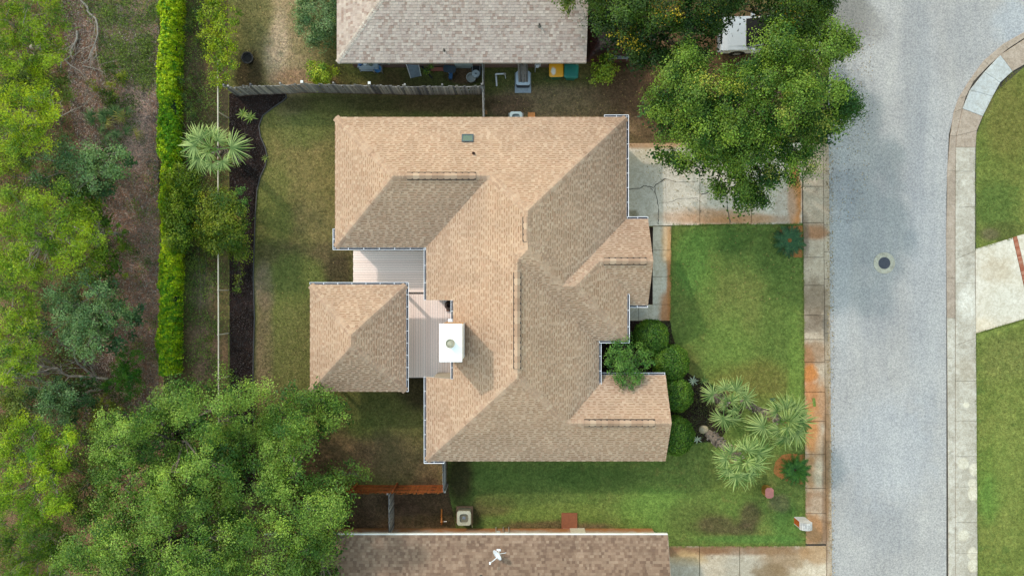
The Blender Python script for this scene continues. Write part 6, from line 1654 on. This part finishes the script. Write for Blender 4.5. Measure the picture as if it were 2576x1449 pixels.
# ---- palms
def fan_mesh(Rr, seed, n=44, spread=R(262), pet=.75, ca=(.10, .17, .06), cb=(.34, .42, .20)):
    """a fan frond: stalk along +x from the origin, blade at its end"""
    r = np.random.default_rng(seed); V, Fc, C = [], [], []
    def strip(pts, ws, sides, cols):
        b = len(V)
        for p, w_, s_, c_ in zip(pts, ws, sides, cols):
            V.append(tuple(p + s_ * w_ / 2)); V.append(tuple(p - s_ * w_ / 2)); C.extend([(*c_, 1)] * 2)
        for k in range(len(pts) - 1): Fc.append((b+2*k, b+2*k+1, b+2*k+3, b+2*k+2))
    ca, cb = np.array(ca), np.array(cb)
    pp = [np.array([pet * t_, 0, .30 * pet * math.sin(t_ * 1.6) ]) for t_ in np.linspace(0, 1, 5)]
    strip(pp, [.06, .045, .04, .035, .03], [np.array([0, 1., 0])] * 5, [ca * 1.3] * 5)
    hub = pp[-1]
    for i in range(n):
        a = -spread/2 + spread * i / (n - 1) + r.uniform(-.03, .03)
        ln = Rr * (.68 + .32 * math.cos(a * .5)) * r.uniform(.82, 1.12); dr = r.uniform(.2, 1.0)
        d = np.array([math.cos(a), math.sin(a), 0]); s_ = np.array([-d[1], d[0], 0])
        bd = r.uniform(-.16, .16)
        pts = [hub + d * ln * t_ * (1 - .22 * dr * t_ * t_) + s_ * bd * ln * t_ * t_ + np.array([0, 0, .10 * ln * t_ - dr * ln * t_ ** 2.4]) for t_ in (0, .25, .5, .75, 1)]
        g = r.uniform(-.15, .75); cc = ca + (cb - ca) * g
        zz = .018 * (-1 if i % 2 else 1)
        sd = s_ + np.array([0, 0, zz * 14])
        strip(pts, [.010, 2.1 * ln * .25 * spread / n * .6, .036, .026, .003], [sd] * 5, [ca * .9, cc, cc * 1.1, cc * 1.25, (cb * 1.05)])
    return np_mesh('frond', np.array(V), Fc, np.array(C))

def palm(base, top, fans, label, seed, Rr=.85, tr=.16, boots=True, pale=1.0, dead=3):
    """fans: (bearing deg, tilt deg, reach)"""
    r = np.random.default_rng(seed)
    o = empty('cabbage_palm', base, label, 'palm', 'cabbage palms'); top = Vector(top) - Vector(base)
    mb = MB(); pth = [Vector((0, 0, 0)).lerp(top, t_) + Vector((0, 0, 0)) for t_ in np.linspace(0, 1, 7)]
    mb.tube(pth, [tr * (1.25 - .35 * t_) for t_ in np.linspace(0, 1, 7)], 12); mb.build('trunk', simple('#8c7f72', .6, .95, .35, 14), o)
    if boots:
        bb = MB()
        for k in range(70):
            t_ = r.uniform(.08, 1.0); a = k * 2.4; p = pth[0].lerp(pth[-1], t_); q = tr * (1.2 - .3 * t_)
            d = Vector((math.cos(a), math.sin(a), 0)); s_ = Vector((-d.y, d.x, 0)) * .06
            p0 = p + d * q * .8; p1 = p + d * (q + .13) + Vector((0, 0, .20))
            bb.add([p0 - s_, p0 + s_, p1 + s_ * .7, p1 - s_ * .7, p0 - s_ - Vector((0, 0, .07)), p0 + s_ - Vector((0, 0, .07)), p1 + s_*.7 - Vector((0, 0, .04)), p1 - s_*.7 - Vector((0, 0, .04))], [(0, 1, 2, 3), (7, 6, 5, 4), (3, 2, 6, 7), (0, 3, 7, 4), (1, 5, 6, 2)])
        tag(bb.build('boots', island_mat('palm_boot%d' % seed, [lin('#9a8c80', .6), lin('#c4b8ac', .6), lin('#7e7268', .6)], .95, 30), o), kind='stuff')
    ms = [fan_mesh(Rr * q, seed * 10 + i, ca=tuple(np.array((.075, .135, .030)) * pale), cb=tuple(np.array((.40, .47, .17)) * pale)) for i, q in enumerate((.9, 1.0, 1.1))]
    for i, (az, tilt, reach) in enumerate(fans):
        f = link('frond', ms[i % 3], m_leaf, o, top + Vector((0, 0, .1)))
        f.rotation_euler = (R(r.uniform(-14, 14)), R(-tilt), R(az)); f.scale = (reach, reach, 1)
    dm = fan_mesh(Rr * .7, seed * 10 + 7, 22, ca=(.20, .13, .06), cb=(.34, .25, .14))
    for i in range(dead):
        f = link('dead_frond', dm, m_leaf, o, top - Vector((0, 0, .15))); f.rotation_euler = (R(r.uniform(-20, 20)), R(r.uniform(35, 60)), R(r.uniform(0, 360))); f.scale = (.7, .7, .7)
    return o
def fans(n, r0, seed): r = random.Random(seed); return [(360 * i / n + r.uniform(-14, 14), r.choice((-12, 2, 14, 28, 45)) + r.uniform(-6, 6), r0 * r.uniform(.9, 1.12)) for i in range(n)]
palm(W(600, 404), W(601, 404, 3.4), [(172, 12, 1.35), (140, 20, 1.2), (205, -5, 1.25), (250, -15, 1.05), (95, 12, .95), (5, 8, 1.3), (300, -10, .95), (55, 30, .9), (150, 55, .7), (230, 35, .8)], 'pale silvery cabbage palm leaning over the chain link fence', 131, .82, .17, True, 1.15)
palm(W(1786, 992), W(1794, 994, 2.4), [(95, 5, .95), (150, -5, 1.05), (50, 5, 1.1), (12, 0, 1.35), (315, 10, .75), (265, -8, 1.15), (225, 30, .5), (20, 45, .75), (110, 50, .5), (292, -15, 1.3)], 'cabbage palm of the front bed nearest the round bushes', 132, .78, .15, True, 1.0)
palm(W(1868, 1010), W(1914, 1034, 3.2), [(0, 5, 1.3), (38, 5, 1.2), (78, 10, 1.0), (125, 12, .9), (200, -12, 1.25), (240, 15, .7), (285, -8, 1.15), (325, 5, 1.25), (20, 45, .9), (300, 40, .8), (60, 50, .7)], 'cabbage palm of the front bed nearest the pavement', 133, .88, .14, True, .92)
palm(W(1782, 1090), W(1820, 1122, 3.0), [(80, 8, .75), (140, 5, .8), (185, -5, .95), (225, -10, 1.1), (262, -8, 1.25), (300, -5, 1.2), (340, 5, 1.15), (20, 5, 1.3), (50, 20, .95), (330, 45, .8), (240, 40, .7), (200, 55, .5)], 'lowest cabbage palm of the front bed with a thick rugged trunk', 134, .85, .2, True, 1.1)
# saw palmetto in the wood
sp_ = empty('saw_palmetto', W(285, 318), 'low saw palmetto clump with fan leaves in the wood below the upper clearing', 'palmetto')
pm = [fan_mesh(.5, 700 + i, 22, R(260), .45, (.05, .10, .03), (.18, .26, .10)) for i in range(3)]
py_ = fan_mesh(.5, 710, 22, R(260), .45, (.22, .20, .04), (.42, .36, .10))
for i in range(20):
    bx = random.uniform(-1.0, 1.4); by = random.uniform(-.7, .7)
    f = link('frond', py_ if i in (3, 9, 14) else pm[i % 3], m_leaf, sp_, (bx, by, .15)); f.rotation_euler = (R(random.uniform(-20, 20)), R(random.uniform(-55, -10)), R(random.uniform(0, 360))); s0 = random.uniform(.8, 1.2); f.scale = (s0, s0, s0)
# sagos
def sago(loc, n, Lf, label, seed, ca, cb, lift):
    r = np.random.default_rng(seed); o = empty('sago_palm', loc, label, 'sago palm', 'sago palms')
    MB().lathe([(.14, 0), (.17, .1), (.15, .24), (.05, .30), (0, .30)], 14).build('trunk', simple('#5a4028', .6, .95, .3, 14), o)
    ms = []
    for k in range(3):
        V, Fc, C = [], [], []
        ca_, cb_ = np.array(ca), np.array(cb)
        el = lift[0] + (lift[1] - lift[0]) * k / 2
        def P(t_): return np.array([Lf * t_ * math.cos(el * (1 - .4 * t_)), 0, Lf * (t_ * math.sin(el) - .45 * t_ * t_)])
        for i in range(34):
            t_ = .12 + .88 * i / 33; p = P(t_); ll = .17 * math.sin(math.pi * min(1, .25 + t_ * .72)) + .02
            for s_ in (-1, 1):
                b = len(V); q = p + np.array([.06, s_ * ll, .045 * 1.0 - .0]); cc = ca_ + (cb_ - ca_) * r.random()
                V += [tuple(p + np.array([-.012, 0, .005])), tuple(p + np.array([.014, 0, .005])), tuple(q + np.array([.006, 0, 0])), tuple(q + np.array([-.006, 0, 0]))]
                C += [(*cc, 1)] * 4; Fc.append((b, b+1, b+2, b+3))
        ms.append(np_mesh('frond', np.array(V), Fc, np.array(C)))
    for i in range(n):
        f = link('frond', ms[i % 3], m_waxy, o, (0, 0, .26)); f.rotation_euler = (0, 0, 2*math.pi*i/n + r.uniform(-.12, .12)); s0 = r.uniform(.88, 1.1); f.scale = (s0, s0, s0)
    if lift[0] < .5: MB().lathe([(.12, 0), (.13, .05), (.06, .12), (0, .13)], 12).build('cone', simple('#8a5a28', .6, .95, .4, 20), o, (0, 0, .26))
    return o
sago(W(1981, 606, .05), 24, .92, 'bluish green sago palm with a brown cone at the driveway corner', 141, (.015, .05, .018), (.05, .12, .04), (.15, .5))
sago(W(1994, 1178, .05), 30, .95, 'deep green upright sago palm in the orange mulch ring', 142, (.012, .05, .006), (.05, .13, .012), (.5, 1.0))
# boulder by the lowest palm
bm = bmesh.new(); bmesh.ops.create_icosphere(bm, subdivisions=3, radius=.28)
for v in bm.verts: v.co *= 1 + .12 * math.sin(v.co.x * 9) * math.cos(v.co.y * 7 + v.co.z * 5)
me = bpy.data.meshes.new('boulder'); bm.to_mesh(me); bm.free(); me.polygons.foreach_set('use_smooth', [True] * len(me.polygons))
o = link('boulder', me, simple('#b4a68a', .62, .9, .2, 7), None, W(1768, 1079, .12)); o.scale = (1, .85, .6); tag(o, 'smooth tan boulder at the foot of the lowest cabbage palm', 'rock')

# ---- bare and fallen branches
m_dead = simple('#a59c94', .62, .95, .25, 9)
def bz3(x, y): return (x / 4.14 * .8587, (950 + y / 4.14) * .8587)
def bz4(x, y): return (x / 4.14 * .8587, y / 4.14 * .8587)
def branch(mb, pts, z0, z1, r0, r1, sub=0, r=None):
    n = len(pts); P = [G(*p, z0 + (z1 - z0) * i / (n - 1)) for i, p in enumerate(pts)]
    mb.tube(P, [r0 + (r1 - r0) * i / (n - 1) for i in range(n)], 6, False)
    for k in range(sub):
        i = r.integers(max(1, n // 3), n); s0 = P[i]; d = (P[i] - P[i-1]).normalized(); a = r.uniform(-1, 1)
        m = Matrix.Rotation(a, 3, 'Z'); L = r.uniform(.5, 1.5); e = s0 + (m @ d) * L + Vector((0, 0, r.uniform(-.3, .4))); md = s0.lerp(e, .5) + Vector((r.uniform(-.12, .12), r.uniform(-.12, .12), r.uniform(0, .15)))
        mb.tube([s0, md, e], [r1 * .8, r1 * .5, .006], 4, False)
        for _ in range(2):
            e2 = md + (Matrix.Rotation(a + r.uniform(-1, 1), 3, 'Z') @ d) * L * r.uniform(.4, .8); mb.tube([md, e2], [r1 * .4, .005], 4, False)
r = np.random.default_rng(151)
dt = wempty('bare_tree', G(*bz3(1310, 660), .5), 'grey bare branched dead tree sprawling left above the grove', 'tree')
mb = MB()
for pl in ([(1310, 660), (1150, 645), (960, 630), (840, 630), (760, 590), (700, 530), (620, 540), (520, 570), (400, 590)], [(1200, 660), (1110, 610), (1020, 530), (950, 480), (905, 400), (900, 330)], [(1180, 650), (1130, 570), (1100, 510), (1050, 470)],
           [(1190, 660), (1080, 700), (1000, 745), (880, 740), (770, 720)], [(1215, 790), (1120, 800), (1040, 830), (900, 830), (800, 830)], [(640, 770), (500, 775), (380, 765), (280, 740), (200, 690)], [(380, 765), (250, 790), (180, 800)], [(1040, 830), (940, 910), (880, 960)],
           [(700, 530), (640, 480), (570, 430)], [(760, 590), (690, 560), (560, 520), (400, 470)], [(640, 770), (520, 690), (400, 640), (250, 610)]):
    branch(mb, [bz3(*p) for p in pl], .5, 1.9, .085, .03, 9, r)
mb.build('limbs', m_dead, dt)
for i, (pl, lb, rr0) in enumerate([
        ([(980, 0), (1060, 90), (1070, 150), (1160, 230), (1180, 300), (1185, 420), (1150, 540), (1100, 640), (1070, 720)], 'long pale curved branch lying across the upper clearing', .07),
        ([(935, 380), (935, 470), (910, 520), (880, 570), (860, 680), (790, 730), (740, 760), (735, 880)], 'grey crooked branch beside the dull green pine', .07),
        ([(800, 740), (860, 800), (960, 860), (1020, 920)], 'thin grey branch below the crooked branch in the clearing', .035),
        ([(1000, 800), (1120, 830), (1200, 850), (1270, 900)], 'thin pale branch pointing at the small bushes in the clearing', .03),
        ([(700, 960), (690, 1010), (640, 1080), (625, 1160), (640, 1220), (660, 1330)], 'pale upright twig at the edge of the brightest pine', .045),
        ([(490, 1220), (600, 1255), (730, 1250)], 'short pale stick beside the brightest pine', .035),
        ([(730, 1420), (880, 1340), (1010, 1285)], 'pale forked stick left of the saw palmetto', .04)]):
    mb = MB(); branch(mb, [bz4(*p) for p in pl], .08 if i < 4 else .3, .25 if i < 4 else .9, rr0, rr0 * .4, 5, r)
    tag(mb.build('fallen_branch', m_palebark, None), lb, 'branch', 'fallen branches')
# understory, litter, grass
def scatter(poly, n, r):
    P = np.array([[W(*p).x, W(*p).y] for p in poly]); lo, hi = P.min(0), P.max(0)
    out = []; got = 0
    while got < n:
        q = r.uniform(lo, hi, (n * 2, 2)); ins = np.zeros(len(q), bool)
        for i in range(len(P)):
            (x0, y0), (x1, y1) = P[i], P[i-1]
            if y0 == y1: continue
            c_ = ((y0 > q[:, 1]) != (y1 > q[:, 1])) & (q[:, 0] < (x1 - x0) * (q[:, 1] - y0) / (y1 - y0) + x0); ins ^= c_
        out.append(q[ins]); got += ins.sum()
    return np.concatenate(out)[:n]
r = np.random.default_rng(161)
n = 60000
cl = scatter([(60, -60), (200, -60), (175, 100), (140, 200), (170, 300), (180, 380), (300, 420), (270, 500), (290, 700), (300, 720), (250, 880), (260, 960), (330, 1010), (330, 1100), (60, 1500), (-40, 1500), (-40, -60)], 700, r)
idx = r.integers(0, len(cl), n); c = np.zeros((n, 3)); c[:, :2] = cl[idx] + r.standard_normal((n, 2)) * .32; c[:, 2] = np.abs(r.standard_normal(n)) * .35 + .05
nr = unit(r.standard_normal((n, 3)) * .5 + np.array([0, 0, 1.])); ax = unit(np.cross(nr, r.standard_normal((n, 3))))
tn = r.random(len(cl))[idx] + .2 * r.standard_normal(n)
o = link('undergrowth', leaf_mesh('undergrowth', c, ax, nr, .10 * r.uniform(.6, 1.4, n), .05 * r.uniform(.6, 1.4, n), colours(n, (.03, .05, .012), (.14, .19, .035), tn, r)), m_leaf); tag(o, 'dark low undergrowth on the floor of the wood', 'undergrowth', kind='stuff')
n = 30000
wc = np.concatenate([scatter(q, k, r) for q, k in (([(255, 90), (390, 90), (395, 240), (300, 200), (250, 150)], 110), ([(200, -40), (395, -40), (395, 60), (300, 80), (220, 60)], 110), ([(255, 240), (345, 250), (350, 330), (300, 330)], 25), ([(300, 330), (395, 330), (395, 950), (330, 950)], 30), ([(450, 0), (560, 0), (560, 1000), (450, 1000)], 260))])
idx = r.integers(0, len(wc), n); c = np.zeros((n, 3)); c[:, :2] = wc[idx] + r.standard_normal((n, 2)) * .22; c[:, 2] = np.abs(r.standard_normal(n)) * .08 + .03
nr = unit(r.standard_normal((n, 3)) * .5 + np.array([0, 0, 1.])); ax = unit(np.cross(nr, r.standard_normal((n, 3))))
tn = r.random(len(wc))[idx] + .2 * r.standard_normal(n)
o = link('ground_weeds', leaf_mesh('ground_weeds', c, ax, nr, .09 * r.uniform(.6, 1.4, n), .04 * r.uniform(.6, 1.4, n), colours(n, (.045, .085, .012), (.19, .26, .04), tn, r)), m_leaf); tag(o, 'low green weeds scattered over the clearing and the verge', 'weeds', kind='stuff')
n = 45000
pl = scatter([(150, -40), (400, -40), (400, 1000), (430, 1120), (200, 1120), (230, 900), (240, 500), (180, 300)], n, r)
c = np.zeros((n, 3)); c[:, :2] = pl; c[:, 2] = .02 + .03 * r.random(n); a = r.uniform(0, 6.28, n)
ax = unit(np.stack([np.cos(a), np.sin(a), r.standard_normal(n) * .2], 1)); nr = unit(r.standard_normal((n, 3)) * .35 + np.array([0, 0, 1.])); nr = unit(nr - ax * np.sum(nr * ax, 1, keepdims=True))
tn = r.random(n)
o = link('leaf_litter', leaf_mesh('leaf_litter', c, ax, nr, r.uniform(.06, .22, n), r.uniform(.010, .035, n), colours(n, (.13, .09, .07), (.48, .39, .33), tn ** 1.8, r)), m_waxy); tag(o, 'brown needles and dry leaves strewn over the clearing', 'leaf litter', kind='stuff')
n = 9000
pl = scatter([(577, 240)] + bed_edge + [(579, 1240)], n, r)
pl2 = scatter(front_bed, 5000, r); pl = np.concatenate([pl, pl2]); n = len(pl)
c = np.zeros((n, 3)); c[:, :2] = pl; c[:, 2] = .055 + .02 * r.random(n); a = r.uniform(0, 6.28, n)
ax = unit(np.stack([np.cos(a), np.sin(a), r.standard_normal(n) * .25], 1)); nr = unit(r.standard_normal((n, 3)) * .4 + np.array([0, 0, 1.])); nr = unit(nr - ax * np.sum(nr * ax, 1, keepdims=True))
o = link('bark_chips', leaf_mesh('bark_chips', c, ax, nr, r.uniform(.05, .13, n), r.uniform(.02, .04, n), colours(n, (.018, .012, .010), (.085, .06, .05), r.random(n) ** 2, r)), m_waxy); tag(o, 'dark bark chips lying in the mulch beds', 'bark chips', kind='stuff')

def blades(name, label, poly, dens, mat, r, z, L=.075, holes=()):
    P = np.array([[W(*p).x, W(*p).y] for p in poly]); A = abs(np.sum(P[:, 0] * np.roll(P[:, 1], -1) - np.roll(P[:, 0], -1) * P[:, 1])) / 2
    q = scatter(poly, int(A * dens), r); n = len(q)
    a = r.uniform(0, 6.28, n); t_ = r.uniform(.25, 1.0, n); ln = L * r.uniform(.6, 1.4, n)
    V = np.zeros((n, 3, 3)); w_ = .016
    V[:, 0, 0] = q[:, 0] - np.sin(a) * w_; V[:, 0, 1] = q[:, 1] + np.cos(a) * w_
    V[:, 1, 0] = q[:, 0] + np.sin(a) * w_; V[:, 1, 1] = q[:, 1] - np.cos(a) * w_
    V[:, 2, 0] = q[:, 0] + np.cos(a) * ln * np.cos(t_); V[:, 2, 1] = q[:, 1] + np.sin(a) * ln * np.cos(t_)
    V[:, :2, 2] = z; V[:, 2, 2] = z + ln * np.sin(t_)
    o = link(name, np_mesh(name, V.reshape(-1, 3), np.arange(n * 3).reshape(n, 3)), mat); tag(o, label, 'grass', kind='stuff')
blades('grass', 'mown green grass of the front and side lawn', lawn_pts, 420, m_lawn, r, .03)
blades('grass', 'mown grass of the lawns across the road', [(2458, 320), (2480, 270), (2510, 225), (2545, 185), (2600, 155), (2600, 1460), (2458, 1460), (2456, 860), (2576, 815), (2576, 585), (2454, 620)], 420, m_lawn2, r, .03)
blades('grass', 'thin olive grass of the back yard', [(645, 480), (660, 440), (675, 400), (655, 340), (655, 310), (720, 250), (1200, 245), (1200, 310), (866, 318), (866, 630), (890, 640), (890, 720), (806, 720), (806, 972), (1090, 950), (1100, 1215), (645, 1215)], 330, m_yard, r, .018, .06)
blades('grass', 'sparse grass of the upper neighbour yard', [(592, -30), (870, -30), (870, 190), (1215, 190), (1215, 232), (592, 232)], 260, m_yard, r, .018, .06)
blades('grass', 'sparse grass on the side strip above the tan house', [(1222, 190), (1660, 190), (1690, 350), (1560, 350), (1560, 318), (1222, 318)], 220, m_yard, r, .018, .055)

# longer grass over the edges of the paving, dropped leaves
def edge_tufts(label, lines, mat, r, per=70, z=.05):
    q, dr = [], []
    for (x0, y0, x1, y1, nx, ny) in lines:
        a, b = W(x0, y0), W(x1, y1); n = int((b - a).length * per); t_ = r.random(n)[:, None]
        p = np.array(a[:2]) * (1 - t_) + np.array(b[:2]) * t_
        q.append(p); dr.append(np.tile([[nx, -ny]], (n, 1)))
    q, dr = np.concatenate(q), np.concatenate(dr); n = len(q)
    q = q - dr * (r.random((n, 1)) * .08 - .005)
    a = np.arctan2(dr[:, 1], dr[:, 0]) + r.standard_normal(n) * .8; ln = r.uniform(.05, .15, n) * (.5 + .9 * np.abs(np.sin(q[:, 0] * 1.7 + q[:, 1] * 2.3))); w_ = .012
    V = np.zeros((n, 3, 3)); V[:, 0, 0] = q[:, 0] - np.sin(a) * w_; V[:, 0, 1] = q[:, 1] + np.cos(a) * w_; V[:, 1, 0] = q[:, 0] + np.sin(a) * w_; V[:, 1, 1] = q[:, 1] - np.cos(a) * w_
    V[:, 2, 0] = q[:, 0] + np.cos(a) * ln; V[:, 2, 1] = q[:, 1] + np.sin(a) * ln; V[:, :2, 2] = z; V[:, 2, 2] = z + .09
    o = link('edge_grass', np_mesh('edge_grass', V.reshape(-1, 3), np.arange(n * 3).reshape(n, 3)), mat); tag(o, label, 'grass', kind='stuff')
edge_tufts('longer grass leaning over the near pavement and driveway edges', [(2021, 565, 2019.5, 647, 1, 0), (2019.5, 647, 2024, 1367, 1, 0), (1690, 567, 2017, 564, 0, -1), (1689, 570, 1686, 806, -1, 0), (1660, 1372, 2024, 1371, 0, 1)], m_lawn, r)
edge_tufts('longer grass leaning over the far pavement edge', [(2451, 372, 2451, 632, -1, 0), (2453, 850, 2457, 1450, -1, 0), (2452, 627, 2545, 598, .3, 1), (2453, 839, 2576, 803, -.3, -1), (2470, 294, 2495, 244, -.9, -.4), (2495, 244, 2545, 181, -.8, -.6)], m_lawn2, r)
n = 2600
pl = np.concatenate([scatter([(2076, 360), (2096, 360), (2100, 1450), (2084, 1450)], 700, r), scatter([(1580, 362), (2015, 362), (2015, 560), (1700, 560)], 500, r), scatter([(2088, 60), (2200, 60), (2180, 560), (2088, 560)], 420, r), scatter([(1690, 567), (2020, 567), (2020, 760), (1690, 760)], 160, r), scatter([(1230, 200), (1680, 200), (1680, 350), (1230, 310)], 420, r), scatter([(650, 480), (860, 480), (800, 1200), (650, 1200)], 220, r), scatter([(592, 0), (860, 0), (860, 225), (592, 225)], 180, r)])
n = len(pl); c = np.zeros((n, 3)); c[:, :2] = pl; c[:, 2] = .115; a = r.uniform(0, 6.28, n)
lo_ = (pl[:, 0] > W(2072, 0).x); c[lo_, 2] = .075; c[pl[:, 0] > W(2094, 0).x, 2] = .036
ax = unit(np.stack([np.cos(a), np.sin(a), r.standard_normal(n) * .15], 1)); nr = unit(r.standard_normal((n, 3)) * .25 + np.array([0, 0, 1.])); nr = unit(nr - ax * np.sum(nr * ax, 1, keepdims=True))
o = link('fallen_leaves', leaf_mesh('fallen_leaves', c, ax, nr, r.uniform(.05, .10, n), r.uniform(.03, .05, n), colours(n, (.09, .06, .03), (.36, .25, .09), r.random(n), r)), m_waxy); tag(o, 'dry brown leaves dropped on the drive, gutter and yards', 'fallen leaves', kind='stuff')
